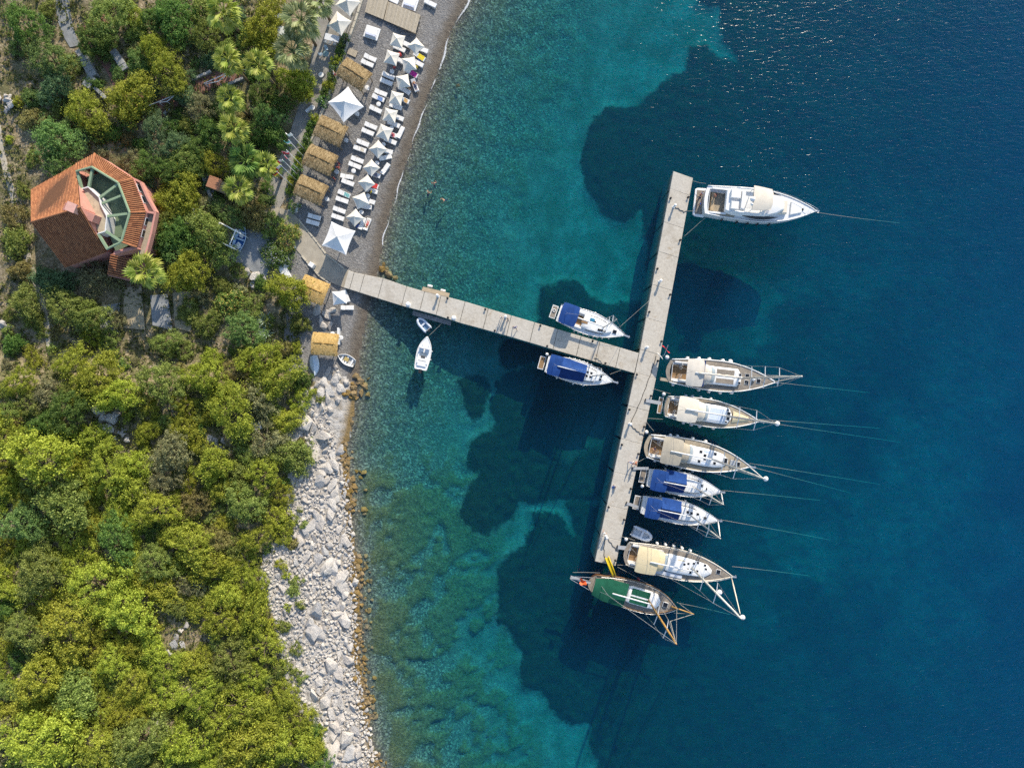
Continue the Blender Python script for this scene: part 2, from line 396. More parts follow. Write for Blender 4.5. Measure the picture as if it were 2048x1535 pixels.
# dry hillside soil with straw, litter and stones
t = NT('hill_soil'); v = t.coord('Object')
a = t.noise(v, 0.35, 6, 0.65); b = t.noise(v, 3.0, 5, 0.7)
c = t.ramp(b, [(0.30, (0.11, 0.085, 0.052)), (0.5, (0.25, 0.20, 0.125)), (0.68, (0.46, 0.39, 0.27))])
c = t.mixc(t.ramp(a, [(0.42, 0.0), (0.60, 0.75)]), c, t.ramp(b, [(0.3, (0.05, 0.058, 0.02)), (0.7, (0.15, 0.15, 0.055))]))
c = t.mixc(t.ramp(t.noise(v, 1.2, 6, 0.75), [(0.60, 0.0), (0.72, 0.7)]), c, (0.36, 0.33, 0.29))
t.principled(c, 0.95, t.bump(b, 0.9, 0.2), 0.1)

# bedrock under the boulders
t = NT('shore_rock'); v = t.coord('Object')
b = t.noise(v, 1.6, 7, 0.72)
c = t.ramp(b, [(0.30, (0.20, 0.18, 0.15)), (0.5, (0.46, 0.43, 0.39)), (0.7, (0.64, 0.61, 0.565))])
c = t.mixc(t.ramp(t.noise(v, 0.5, 5, 0.7), [(0.52, 0.0), (0.68, 0.7)]), c, (0.20, 0.15, 0.08))
wf = t.math('ADD', t.attr('shore'), t.math('MULTIPLY', t.math('SUBTRACT', t.noise(v, 0.8, 4), 0.5), 0.4))
c = t.mixc(t.ramp(wf, [(0.22, 0.0), (0.6, 0.9)]), c, (0.20, 0.13, 0.04))
t.principled(c, 0.9, t.bump(b, 1.0, 0.35), 0.2)

TER = build_terrain()
for k, m in (('seabed', 'seabed'), ('beach', 'beach_pebbles'), ('hillside', 'hill_soil'), ('rocky_shore', 'shore_rock')):
    TER[k].data.materials.append(MATS[m])

# ---------------------------------------------------------------- the sea: a closed body of water with real absorption and scattering
t = NT('sea_water'); v = t.coord('Object')
mp = t.n('Mapping'); t.l(v, mp.inputs[0]); mp.inputs['Rotation'].default_value = (0, 0, math.radians(-24)); mp.inputs['Scale'].default_value = (0.85, 2.3, 1.0)
w1 = t.noise(mp.outputs[0], 0.42, 3, 0.5, 0.6); w2 = t.noise(mp.outputs[0], 1.05, 2, 0.5, 0.5); w3 = t.noise(v, 3.2, 2, 0.5)
hgt = t.math('ADD', t.math('MULTIPLY', w1, 0.11), t.math('ADD', t.math('MULTIPLY', w2, 0.135), t.math('MULTIPLY', w3, 0.012)))
sp = t.n('SeparateXYZ'); t.l(v, sp.inputs[0])
open_ = t.ramp(t.math('MULTIPLY_ADD', sp.outputs[0], 0.012, 0.42, clamp=True), [(0.45, 0.26), (0.98, 0.95)])
bn = t.n('Bump'); t.l(hgt, bn.inputs['Height']); bn.inputs['Distance'].default_value = 1.0; t.l(t.math('MULTIPLY', open_, 0.95), bn.inputs['Strength'])
# the node swaps inside and outside on back faces; light here goes straight through, so keep the outside value for both
fr = t.n('Fresnel'); t.l(t.math('MULTIPLY_ADD', t.n('NewGeometry').outputs['Backfacing'], 1 / 1.26 - 1.26, 1.26), fr.inputs['IOR']); t.l(bn.outputs[0], fr.inputs['Normal'])
tr = t.n('BsdfTransparent'); gl = t.n('BsdfGlossy'); gl.inputs['Roughness'].default_value = 0.06; gl.inputs['Color'].default_value = (1, 1, 1, 1); t.l(bn.outputs[0], gl.inputs['Normal'])
mx = t.n('MixShader'); t.l(fr.outputs[0], mx.inputs[0]); t.l(tr.outputs[0], mx.inputs[1]); t.l(gl.outputs[0], mx.inputs[2]); t.l(mx.outputs[0], t.out.inputs[0])
ab = t.n('VolumeAbsorption'); ab.inputs['Color'].default_value = (0.0, 0.874, 0.934, 1); ab.inputs['Density'].default_value = 0.25
scv = t.n('VolumeScatter'); scv.inputs['Color'].default_value = (0.01, 0.40, 1.0, 1); scv.inputs['Density'].default_value = 0.0158; scv.inputs['Anisotropy'].default_value = 0.0
av = t.n('AddShader'); t.l(ab.outputs[0], av.inputs[0]); t.l(scv.outputs[0], av.inputs[1]); t.l(av.outputs[0], t.out.inputs['Volume'])
m = MB(); m.box(-1400, 1400, -1400, 1400, -70, 0.0)
sea = m.build('sea_water', MATS['sea_water']); sea['kind'] = 'structure'
# ---------------------------------------------------------------- shared materials
WHITE = plain('gelcoat_white', (0.74, 0.74, 0.73), 0.30, 0.05, 1.2, 0.5)
WPAINT = plain('white_paint', (0.70, 0.70, 0.69), 0.5, 0.08, 2.5)
WFAB = plain('white_canvas', (0.72, 0.71, 0.69), 0.8, 0.06, 2.0, 0.15, 0.02)
CREAM = plain('cream_canvas', (0.66, 0.60, 0.50), 0.85, 0.07, 1.5, 0.15, 0.02)
SAND_C = plain('sand_canvas', (0.62, 0.52, 0.33), 0.85, 0.08, 1.2, 0.15, 0.02)
BEIGE_C = plain('beige_canvas', (0.55, 0.51, 0.45), 0.85, 0.08, 1.2, 0.15, 0.02)
TAUPE_C = plain('taupe_canvas', (0.38, 0.34, 0.27), 0.85, 0.10, 1.2, 0.15, 0.02)
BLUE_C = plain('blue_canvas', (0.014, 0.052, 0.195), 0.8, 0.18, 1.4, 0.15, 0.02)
BLUE_C2 = plain('dark_blue_canvas', (0.010, 0.034, 0.13), 0.8, 0.18, 1.4, 0.15, 0.02)  # darker blue; on the awnings it paints shade onto the starboard side
GREEN_C = plain('green_canvas', (0.012, 0.085, 0.05), 0.85, 0.2, 1.0, 0.15, 0.02)
ALU = plain('spar_aluminium', (0.55, 0.53, 0.49), 0.35, 0.06, 1.0, 0.5, 0, 0.3)
STEEL = plain('stainless_steel', (0.62, 0.62, 0.62), 0.25, 0.06, 3.0, 0.5, 0, 0.7)
VARN = plain('varnished_spar', (0.42, 0.24, 0.07), 0.35, 0.15, 2.0)
DARKGL = plain('dark_glazing', (0.012, 0.014, 0.018), 0.08, 0.2, 2.0, 0.6)
BLACK = plain('black_rubber', (0.02, 0.02, 0.022), 0.6, 0.2)
ROPE = plain('rope', (0.30, 0.29, 0.26), 0.9, 0.15, 6.0)
DROPE = plain('dark_rope', (0.05, 0.055, 0.06), 0.9, 0.15, 6.0)
GREY = plain('grey_composite', (0.34, 0.35, 0.36), 0.6, 0.12)
RED = plain('red_cloth', (0.55, 0.02, 0.03), 0.8, 0.1)
ORANGE = plain('orange_red_plastic', (0.75, 0.12, 0.03), 0.6, 0.1)
YELLOW = plain('yellow_plastic', (0.55, 0.40, 0.01), 0.5, 0.08)
def planked(name, lo, hi, step=7.0, axis='X', line=0.55, rough=0.7):
    t = NT(name); v = t.coord('Object')
    w = t.n('TexWave'); w.wave_type = 'BANDS'; w.bands_direction = axis; w.inputs['Scale'].default_value = step; w.inputs['Distortion'].default_value = 0.15
    t.l(v, w.inputs['Vector'])
    n = t.noise(v, 2.3, 6, 0.65)
    c = t.ramp(n, [(0.3, lo), (0.7, hi)])
    c = t.mixc(t.ramp(w.outputs['Fac'], [(0.02, line), (0.14, 0.0)]), c, tuple(x * 0.3 for x in lo))
    t.principled(c, rough, None, 0.25); return t.m
TEAK = planked('weathered_teak', (0.30, 0.25, 0.18), (0.42, 0.36, 0.27), 2.6, 'Y')
TEAKB = planked('brown_teak', (0.22, 0.13, 0.06), (0.34, 0.22, 0.12), 2.6, 'Y')
TEAKG = planked('grey_brown_teak', (0.20, 0.17, 0.14), (0.32, 0.28, 0.23), 2.6, 'Y')

# concrete with stains
t = NT('pier_concrete'); v = t.n('NewGeometry').outputs['Position']
a_ = t.noise(v, 0.45, 6, 0.7); b_ = t.noise(v, 3.0, 5, 0.65)
c = t.ramp(b_, [(0.3, (0.40, 0.36, 0.30)), (0.7, (0.53, 0.485, 0.41))])
c = t.mixc(t.ramp(a_, [(0.50, 0.0), (0.66, 0.5)]), c, (0.27, 0.225, 0.165))
c = t.mixc(t.ramp(t.noise(v, 0.5, 5, 0.8), [(0.58, 0.0), (0.70, 0.8)]), c, (0.27, 0.175, 0.075))
c = t.mixc(t.ramp(t.noise(v, 1.9, 5, 0.8), [(0.62, 0.0), (0.72, 0.7)]), c, (0.16, 0.14, 0.115))
c = t.mixc(t.ramp(t.noise(v, 0.16, 3), [(0.4, 0.0), (0.6, 0.5)]), c, t.ramp(b_, [(0.3, (0.44, 0.415, 0.37)), (0.7, (0.54, 0.51, 0.455))]))
t.principled(c, 0.85, t.bump(b_, 0.5, 0.03), 0.2)
CONC = t.m
CONCW = plain('damp_concrete', (0.20, 0.19, 0.155), 0.85, 0.25, 0.8)
PATHC = plain('walkway_concrete', (0.34, 0.305, 0.245), 0.9, 0.14, 0.9, 0.2, 0.02)

# ---------------------------------------------------------------- the T-shaped pier
PZ = 1.25
def pline(pts, t):
    """point at fraction t along a pixel polyline"""
    L = [0]
    for a, b in zip(pts[:-1], pts[1:]): L.append(L[-1] + math.hypot(b[0] - a[0], b[1] - a[1]))
    d = t * L[-1]
    for i in range(len(pts) - 1):
        if d <= L[i + 1] or i == len(pts) - 2:
            f = (d - L[i]) / (L[i + 1] - L[i]); return (lerp(pts[i][0], pts[i + 1][0], f), lerp(pts[i][1], pts[i + 1][1], f))
pier = thing('pier', 'long T-shaped concrete pier running out from the pebble beach into deep water', 'pier', (0, 0, 0))
def slab_run(A, B, cuts, name='slab', gap=0.03):
    """slabs between edge polylines A and B cut at fractions (fa, fb)"""
    for (a0, b0), (a1, b1) in zip(cuts[:-1], cuts[1:]):
        pa0, pb0, pa1, pb1 = pline(A, a0), pline(B, b0), pline(A, a1), pline(B, b1)
        w = [P(*q, PZ) for q in (pa0, pa1, pb1, pb0)]
        ux = (w[1] - w[0]).normalized() * gap; vx = (w[2] - w[3]).normalized() * gap
        w = [w[0] + ux, w[1] - ux, w[2] - vx, w[3] + vx]
        dz = RNG.uniform(-0.012, 0.012)
        m = MB(); m.prism([(q.x, q.y) for q in w], PZ - 0.42, PZ + dz, inset=0.035); m.build(name, CONC, pier)
        # solid wall under each slab
        c = (w[0] + w[1] + w[2] + w[3]) / 4
        bot = min(gz(q.x, q.y) for q in w) - 0.4
        bm = MB(); bm.prism([(c.x + (q.x - c.x) * 0.985, c.y + (q.y - c.y) * 0.93) for q in w], bot, PZ - 0.43); bm.build('pier_wall', CONCW, pier)
mA = [(697, 540), (709, 545), (766, 556), (815, 573), (841, 581), (899, 594), (914, 598), (1000, 624), (1278, 706)]
mB = [(687, 575), (698, 578), (755, 596), (803, 611), (826, 617), (885, 633), (901, 640), (993, 665), (1269, 746)]
k = [0.0, 0.02, 0.055, 0.118, 0.20, 0.262, 0.318, 0.40, 0.48, 0.56, 0.64, 0.72, 0.80, 0.865, 0.935, 1.0]
slab_run(mA, mB, [(x, x) for x in k])
cA = [(1347, 342), (1279, 706), (1270, 746), (1190, 1122)]; cB = [(1386, 356), (1321, 707), (1313, 752), (1231, 1131)]
k = [0, 0.045, 0.13, 0.205, 0.29, 0.375, 0.455, 0.515, 0.60, 0.685, 0.77, 0.855, 0.935, 1.0]
slab_run(cA, cB, [(x, x) for x in k], gap=0.014)
# small landing bay on the north side with two white fenders, and the low timber step on the south side
w = [P(*q, PZ) for q in ((846, 573), (899, 586), (897, 594), (843, 581))]
m = MB(); m.prism([(q.x, q.y) for q in w], PZ - 0.4, PZ + 0.01, inset=0.03); m.build('landing_slab', plain('ochre_concrete', (0.42, 0.33, 0.22), 0.9, 0.15), pier)
w = [P(*q, 0.55) for q in ((826, 621), (903, 642), (902, 651), (825, 630))]
st = thing('boarding_step', 'low grey timber boarding step hung along the south edge of the pier', 'step', P(864, 636, 0.5))
PLK = plain('grey_planks', (0.20, 0.20, 0.20), 0.85, 0.25, 2.0)
n = 26; o0 = st.location
for i in range(n):
    a = lerp(0, 1, i / n) ; b = a + 0.86 / n
    q = [w[0].lerp(w[1], a), w[0].lerp(w[1], b), w[3].lerp(w[2], b), w[3].lerp(w[2], a)]
    m = MB(); m.prism([(x.x - o0.x, x.y - o0.y) for x in q], 0.0, 0.06 + RNG.uniform(0, 0.012)); m.build('plank', PLK, st)
for f in (0.04, 0.32, 0.62, 0.92):
    q = w[0].lerp(w[1], f) - o0; m = MB(); m.box(q.x - 0.06, q.x + 0.06, q.y - 0.05, q.y + 0.75, -0.05, -0.002); m.box(q.x - 0.06, q.x + 0.06, q.y + 0.70, q.y + 0.76, -0.05, 0.72); m.build('bracket', PLK, st)

# service pedestals, bollards, cleats
def pedestal(px, py, label, hgt=1.15):
    p = P(px, py, PZ); r = thing('service_pedestal', label, 'pedestal', p, RNG.uniform(0, 3), 'white service pedestals on the pier')
    m = MB(); m.lathe([(0.24, 0), (0.24, 0.06), (0.15, 0.08), (0.14, hgt - 0.28), (0.17, hgt - 0.26)], 10); m.build('post', WPAINT, r, True, auto=40)
    m = MB(); m.lathe([(0.20, hgt - 0.26), (0.23, hgt - 0.12), (0.18, hgt), (0.06, hgt + 0.03)], 10); m.build('cap', WPAINT, r, True)
    m = MB(); m.box(0.12, 0.20, -0.1, 0.1, hgt * 0.45, hgt * 0.7); m.build('socket_box', GREY, r)
    return r
for x, y, lb in ((876, 592, 'white service pedestal beside the ochre landing on the main pier'), (1347, 414, 'white service pedestal nearest the north end of the cross pier'),
                 (1319, 563, 'white service pedestal halfway along the north arm of the cross pier'), (1292, 695, 'white service pedestal where the main pier meets the cross pier'),
                 (1259, 847, 'white service pedestal on the south arm opposite the second moored sailboat'), (1212, 1072, 'white service pedestal nearest the south end of the cross pier'),
                 (1011, 634, 'white service pedestal midway along the main pier, beside two standing people')):
    pedestal(x, y, lb)
def bollard(px, py, label, mat=None, r0=0.16, hgt=0.45):
    p = P(px, py, PZ); r = thing('mooring_bollard', label, 'bollard', p, 0, 'mooring bollards on the pier')
    m = MB(); m.lathe([(r0 * 1.3, 0), (r0 * 1.3, 0.04), (r0 * 0.8, 0.06), (r0 * 0.75, hgt * 0.7)], 10); m.build('stem', mat or BLACK, r, True, auto=40)
    m = MB(); m.lathe([(r0 * 0.75, hgt * 0.7), (r0 * 1.25, hgt * 0.78), (r0 * 1.2, hgt), (r0 * 0.5, hgt + 0.04)], 10); m.build('head', mat or BLACK, r, True)
bollard(817, 609, 'white mooring bollard on the south edge west of the boarding step', WPAINT, 0.3, 0.6)
bollard(908, 636, 'white mooring bollard on the south edge east of the boarding step', WPAINT, 0.3, 0.6)
for i, f in enumerate((0.05, 0.16, 0.30, 0.42, 0.47, 0.56, 0.64, 0.71, 0.80, 0.88, 0.985)):
    q = pline(cB, f); bollard(q[0] - 3, q[1], 'small black bollard, %s from the north on the seaward edge of the cross pier' % ordn(i), None, 0.13, 0.36)
for i, f in enumerate((0.07, 0.25, 0.36, 0.52, 0.61, 0.70, 0.86)):
    q = pline(cA, f); bollard(q[0] + 4, q[1], 'small black bollard, %s from the north on the landward edge of the cross pier' % ordn(i), None, 0.13, 0.36)
for i, f in enumerate((0.36, 0.52, 0.70, 0.90)):
    q = pline(mB, f); bollard(q[0], q[1] - 3, 'small black bollard, %s from the beach on the south edge of the main pier' % ordn(i), None, 0.13, 0.36)
for i, f in enumerate((0.34, 0.47, 0.66, 0.84)):
    q = pline(mA, f); bollard(q[0], q[1] + 3, 'small black bollard, %s from the beach on the north edge of the main pier' % ordn(i), None, 0.13, 0.36)
for x, y, lb in ((860, 572, 'white cylindrical fender on the landing, nearer the beach'), (886, 581, 'white cylindrical fender on the landing, nearer the sea')):
    m = MB(); p = P(x, y, 0.9); m.tube([(-0.4, 0.08, 0), (-0.34, 0.07, 0), (0.34, -0.07, 0), (0.4, -0.08, 0)], [0.10, 0.2, 0.2, 0.10], 10)
    tag(m.build('pier_fender', WPAINT, None, True, p), lb, 'fender')
# hoses and cables lying on the pier
def cable(name, label, pts, z, r, mat, cat='cable'):
    w = [P(x, y, z) for x, y in pts]; c = w[0].copy()
    s = []
    for i in range(len(w) - 1):
        for k in range(5):
            f = k / 5; s.append(w[i].lerp(w[i + 1], f) + Vector((math.sin(i * 2.1 + f * 6) * 0.08, math.cos(i * 1.7 + f * 5) * 0.08, 0)))
    s.append(w[-1]); m = MB(); m.tube([q - c for q in s], r, 5)
    return tag(m.build(name, mat, None, True, c), label, cat)
cable('power_cable', 'dark cable from the northern pedestal to the motor yacht', [(1347, 414), (1356, 416), (1368, 424), (1374, 422)], PZ + 0.05, 0.05, DROPE)
cable('power_cable', 'long dark cable down the middle of the cross pier south of the junction', [(1312, 712), (1302, 745), (1290, 780), (1275, 815), (1262, 845)], PZ + 0.05, 0.05, DROPE)
cable('power_cable', 'dark cable curving from the southern pedestal to the cream covered ketch', [(1212, 1072), (1222, 1085), (1232, 1098), (1238, 1106)], PZ + 0.05, 0.05, DROPE)
cable('power_cable', 'dark cable crossing the pier beside the second pedestal south of the junction', [(1260, 849), (1270, 857), (1280, 866), (1288, 871)], PZ + 0.05, 0.05, DROPE)
cable('water_hose', 'dark hose lying from the southernmost pedestal to the pier end', [(1209, 1080), (1208, 1100), (1210, 1120)], PZ + 0.05, 0.045, DROPE, 'hose')
cable('water_hose', 'coiled pale hose by the south edge of the main pier near the junction', [(1189, 717), (1192, 714), (1198, 719), (1203, 725), (1205, 728)], PZ + 0.05, 0.05, ROPE, 'hose')
# ---------------------------------------------------------------- boats
def half_beam(t, sw, p, tm=0.45):
    return sw + (1 - sw) * math.sin(math.pi / 2 * min(t / tm, 1)) if t < tm else max(0.0, 1 - ((t - tm) / (1 - tm)) ** p)
class Boat:
    """local frame: x from stern (0) to bow (L), y to port, z up from the waterline"""
    def __init__(s, name, label, cat, stern, bow, B, fb, sw=0.74, p=2.1, tm=0.45, rnd=0.0, zpx=None, group=None, hull=None, deck=None, cock=None, sheer=0.12, hn=26, low=0.86):
        z = fb if zpx is None else zpx
        a, b = P(*stern, z), P(*bow, z); s.L = (b - a).length; s.B = B; s.fb = fb; s.sw, s.p, s.tm, s.rnd, s.sheer = sw, p, tm, rnd, sheer
        s.root = thing(name, label, cat, (a.x, a.y, 0.0), math.atan2(b.y - a.y, b.x - a.x), group)
        L = s.L; hull = hull or WHITE; s.deckm = deck or WHITE
        # hull: rows from the deck edge down to the keel
        rows = [(1.0, None), (0.985, 0.93), (0.95, 0.5), (low, 0.0), (0.6, -0.35), (0.0, -0.55)]
        def hp(u, v):
            i = v * (len(rows) - 1) * 1.0; i0 = min(int(i), len(rows) - 2); f = i - i0
            kw = lerp(rows[i0][0], rows[i0 + 1][0], f)
            zt = s.z(u); z0 = zt if rows[i0][1] is None else (rows[i0][1] * zt if rows[i0][1] > 0 else rows[i0][1]); z1 = rows[i0 + 1][1] * zt if rows[i0 + 1][1] > 0 else rows[i0 + 1][1]
            return s.x(u, 1.0) - L * 0.10 * (1 - kw) * u ** 3 + 0.10 * L * (1 - kw) * (1 - u) ** 6 * 0.6, s.hb(u) * kw, lerp(z0, z1, f)
        m = MB()
        m.grid(lambda u, v: hp(u, v), hn, 5); m.grid(lambda u, v: (hp(u, 1 - v)[0], -hp(u, 1 - v)[1], hp(u, 1 - v)[2]), hn, 5)
        # transom, bulged when rounded
        def tp(u, v):
            y = 1 - 2 * u; q = hp(0, v); return (q[0] - s.rnd * (1 - y * y) * (1 - 0.5 * v), q[1] * y, q[2])
        m.grid(lambda u, v: tp(1 - u, v), 8, 5)
        s.hull = m.build('hull', hull, s.root, True, auto=50)
        s.cock = cock
        dk = MB()
        def dp(u, v):
            y = 1 - 2 * v; x = s.x(u, 0) - s.rnd * (1 - y * y) * (1 - u) ** 8
            return (x, s.hb(u) * 0.985 * y, s.z(u) + 0.02 + 0.05 * (1 - y * y))
        sk = None
        if cock:
            sk = lambda u, v: cock[0] < u * L < cock[1] and abs((1 - 2 * v) * s.hb(u)) < cock[2]
        dk.grid(dp, 36, 20, skip=sk); s.deck = dk.build('deck', s.deckm, s.root, True)
        if cock:
            c = MB(); x0, x1, w = cock[0] - L / 60, cock[1] + L / 60, cock[2] + 0.12; zf = s.fb * 0.62; zt = s.z(0.2) + 0.03
            c.add([(x0, -w, zf), (x1, -w, zf), (x1, w, zf), (x0, w, zf)], [(0, 1, 2, 3)], 1)
            c.box(x0, x1, w - 0.5, w - 0.05, zf, zf + 0.42, 0); c.box(x0, x1, -w + 0.05, -w + 0.5, zf, zf + 0.42, 0)
            c.box(x1 - 0.1, x1, -w, w, zf, zt, 0); c.box(x0, x0 + 0.06, -w, w, zf, zt, 0); c.box(x0, x1, w - 0.04, w, zf, zt, 0); c.box(x0, x1, -w, -w + 0.04, zf, zt, 0)
            c.build('cockpit', [WHITE, TEAK if len(cock) < 4 else cock[3]], s.root)
            cm = MB()
            for sgn in (-1, 1): cm.box(cock[0], cock[1], sgn * cock[2] - 0.13 if sgn > 0 else sgn * cock[2] - 0.12, sgn * cock[2] + 0.12 if sgn > 0 else sgn * cock[2] + 0.13, zt, zt + 0.24)
            cm.build('coaming', WHITE, s.root)
    def x(s, u, v): return s.L * u
    def hb(s, u): return max(0.02, s.B / 2 * half_beam(u, s.sw, s.p, s.tm))
    def z(s, u): return s.fb * (1 + s.sheer * (2 * u - 0.8) ** 2)
    def X(s, f): return f * s.L
    def toerail(s, mat, r=0.05, up=0.05):
        for sg in (1, -1):
            m = MB(); m.tube([(s.x(i / 26, 0), sg * s.hb(i / 26) * 0.985, s.z(i / 26) + up) for i in range(27)], r, 5); m.build('toe_rail', mat, s.root, True)
    def outline(s, f0, f1, frac, wmax, n=9, noseround=0.35, backround=0.1):
        top = []
        for i in range(n + 1):
            u = i / n; f = lerp(f0, f1, u); w = min(s.hb(f) * frac, wmax)
            if u > 1 - noseround: w *= math.sqrt(max(0.04, 1 - ((u - 1 + noseround) / noseround) ** 2 * 0.9))
            if u < backround: w *= 0.88 + 0.12 * u / backround
            top.append((s.X(f), w))
        return top + [(x, -w) for x, w in top[::-1]]
    def coachroof(s, f0, f1, frac, wmax, h, mat=None, name='coachroof', **kw):
        o = s.outline(f0, f1, frac, wmax, **kw); n = len(o); zb = s.z((f0 + f1) / 2) + 0.03
        cx = sum(p[0] for p in o) / n
        rings = [(1.0, 0.0), (0.97, h * 0.7), (0.88, h * 0.95), (0.5, h * 1.08)]
        vs = []; fs = []
        for k, z in rings:
            for p in o: vs.append((cx + (p[0] - cx) * lerp(1, k, 0.6), p[1] * k, zb + z))
        for r in range(len(rings) - 1):
            for i in range(n): j = (i + 1) % n; fs.append((r * n + j, r * n + i, (r + 1) * n + i, (r + 1) * n + j))
        fs.append(tuple(range((len(rings) - 1) * n, len(rings) * n))[::-1])
        m = MB(); m.add(vs, fs); s.cz = zb + h
        return m.build(name, mat or WHITE, s.root, True, auto=35)
    def hatch(s, f, y, w=0.55, l=0.55, z=None):
        z = (s.cz if z is None else z) - 0.02; x = s.X(f)
        m = MB(); m.prism([(x - l / 2 - .05, y - w / 2 - .05), (x + l / 2 + .05, y - w / 2 - .05), (x + l / 2 + .05, y + w / 2 + .05), (x - l / 2 - .05, y + w / 2 + .05)], z - 0.1, z + 0.06, inset=0.02)
        h = m.build('hatch', WHITE, s.root); m = MB(); m.box(x - l / 2, x + l / 2, y - w / 2, y + w / 2, z + 0.05, z + 0.075); m.build('pane', DARKGL, h)
    def window_strip(s, f0, f1, frac, wmax, h):
        for sg in (1, -1):
            m = MB(); pts = [(s.X(lerp(f0, f1, i / 8)), sg * (min(s.hb(lerp(f0, f1, i / 8)) * frac, wmax) + 0.02), s.z(f0) + 0.03 + h * 0.45) for i in range(9)]
            m.tube(pts, [0.02] + [0.09] * 7 + [0.02], 5); m.build('side_window', DARKGL, s.root, True)
    def bimini(s, x0, x1, w, z, mat, name='bimini', arch=0.18, sag=0.05, legs=True, taper=1.0, round_=0.12):
        def fn(u, v, off=0):
            y = 1 - 2 * v; k = lerp(1, taper, u); e = 1 - round_ * (abs(2 * u - 1) ** 6) * 0.5
            return (lerp(x0, x1, u) + (0.12 * (abs(y) ** 4) * (1 if u < .5 else -1)), w / 2 * y * k * e, z + arch * (1 - y * y) - sag * math.sin(u * math.pi * 3) ** 2 * 0.6 + 0.10 * math.sin(u * math.pi) - off)
        m = MB(); m.grid(lambda u, v: fn(u, v), 12, 12)
        m.grid(lambda u, v: fn(u, 1 - v, 0.035), 12, 12)
        b = m.build(name, mat, s.root, True)
        if legs:
            f = MB()
            for xx in (lerp(x0, x1, 0.06), lerp(x0, x1, 0.94)):
                f.tube([(lerp(x0, x1, .5), -w / 2 * 0.98, s.fb), (xx, -w / 2 * 0.97 * lerp(1, taper, .5), z - 0.05), (xx, 0, z + arch * 0.9), (xx, w / 2 * 0.97 * lerp(1, taper, .5), z - 0.05), (lerp(x0, x1, .5), w / 2 * 0.98, s.fb)], 0.022, 5)
            f.build('canopy_frame', STEEL, b)
        return b
    def sprayhood(s, x0, x1, w, z0, z1, mat):
        def fn(u, v):
            a = math.pi * v; k = 1 - 0.25 * u * u
            zz = z0 + (z1 - z0) * (math.sin(a) ** 0.6) * (1 - max(0, (u - 0.45) / 0.55) ** 1.6)
            return (lerp(x0, x1, u) - 0.35 * (1 - math.sin(a)) * u, w / 2 * math.cos(a) * k, zz)
        m = MB(); m.grid(fn, 10, 12); h = m.build('sprayhood', mat, s.root, True)
        g = MB(); g.grid(lambda u, v: Vector(fn(lerp(0.62, 0.93, u), lerp(0.15, 0.85, v))) + Vector((0.02, 0, 0.02)), 4, 8); g.build('clear_window', plain('hood_window', (0.30, 0.36, 0.40), 0.2, 0.1), h, True)
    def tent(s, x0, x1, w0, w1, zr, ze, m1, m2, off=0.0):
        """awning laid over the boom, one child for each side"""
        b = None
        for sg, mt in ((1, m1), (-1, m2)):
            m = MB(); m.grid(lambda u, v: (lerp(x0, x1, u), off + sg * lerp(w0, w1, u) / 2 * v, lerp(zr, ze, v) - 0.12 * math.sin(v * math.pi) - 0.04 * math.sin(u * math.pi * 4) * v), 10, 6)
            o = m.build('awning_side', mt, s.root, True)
    def mast(s, f, h, r=0.11, mat=None, spr=((0.38, 1.5), (0.68, 1.15)), boom=None, sail=None, stern_stay=True, bow_f=0.985, tip=0.5, dome=False, fore_sail=None, zb=None, stay_r=0.018, rake=0.0, spreader_mat=None):
        mat = mat or ALU; x = s.X(f); zb = (s.cz if hasattr(s, 'cz') else s.fb) if zb is None else zb
        top = Vector((x - rake, 0, h)); base = Vector((x, 0, zb - 0.1))
        m = MB(); m.tube([base, base.lerp(top, 0.6), top], [r, r, r * 0.7], 8); ms = m.build('mast', mat, s.root, True)
        m = MB(); m.tube([top, top + Vector((0.1, 0, tip))], 0.02, 4); m.tube([top + Vector((0, 0, .06)), top + Vector((-0.5, 0, .12))], 0.02, 4); m.build('masthead_antenna', BLACK, ms)
        for g, hw in spr:
            p = base.lerp(top, g)
            for sg in (1, -1):
                m = MB(); m.tube([p, p + Vector((-0.18, sg * hw, 0.08))], [0.07, 0.05], 6); m.build('spreader', spreader_mat or WPAINT, ms)
        # shrouds over the spreader tips
        for sg in (1, -1):
            m = MB(); pts = [Vector((x - 0.2, sg * s.hb(f) * 0.96, s.fb))] + [base.lerp(top, g) + Vector((-0.18, sg * hw, 0.08)) for g, hw in spr] + [top]
            m.tube(pts, stay_r, 4); m.tube([pts[0] + Vector((0.3, 0, 0)), base.lerp(top, spr[0][0])], stay_r, 4); m.build('shroud', STEEL, ms)
        m = MB(); bw = Vector((s.X(bow_f), 0, s.z(bow_f) + 0.05)); m.tube([bw, top], stay_r * 1.2, 4); m.build('forestay', STEEL, ms)
        if fore_sail:
            m = MB(); m.tube([bw.lerp(top, 0.05), bw.lerp(top, 0.3), bw.lerp(top, 0.9)], [0.07, 0.10, 0.05], 6); m.build('furled_headsail', fore_sail, ms, True)
        if stern_stay:
            m = MB(); m.tube([Vector((0.1, s.hb(0) * .6, s.fb)), Vector((s.L * .12, 0, h * .3)), top], stay_r, 4); m.tube([Vector((0.1, -s.hb(0) * .6, s.fb)), Vector((s.L * .12, 0, h * .3))], stay_r, 4); m.build('backstay', STEEL, ms)
        if dome: m = MB(); q = base.lerp(top, dome); m.ball(q + Vector((0.4, 0, 0)), 0.32, 12, 8, None, (1, 1, 0.7)); m.build('radar_dome', WPAINT, ms, True)
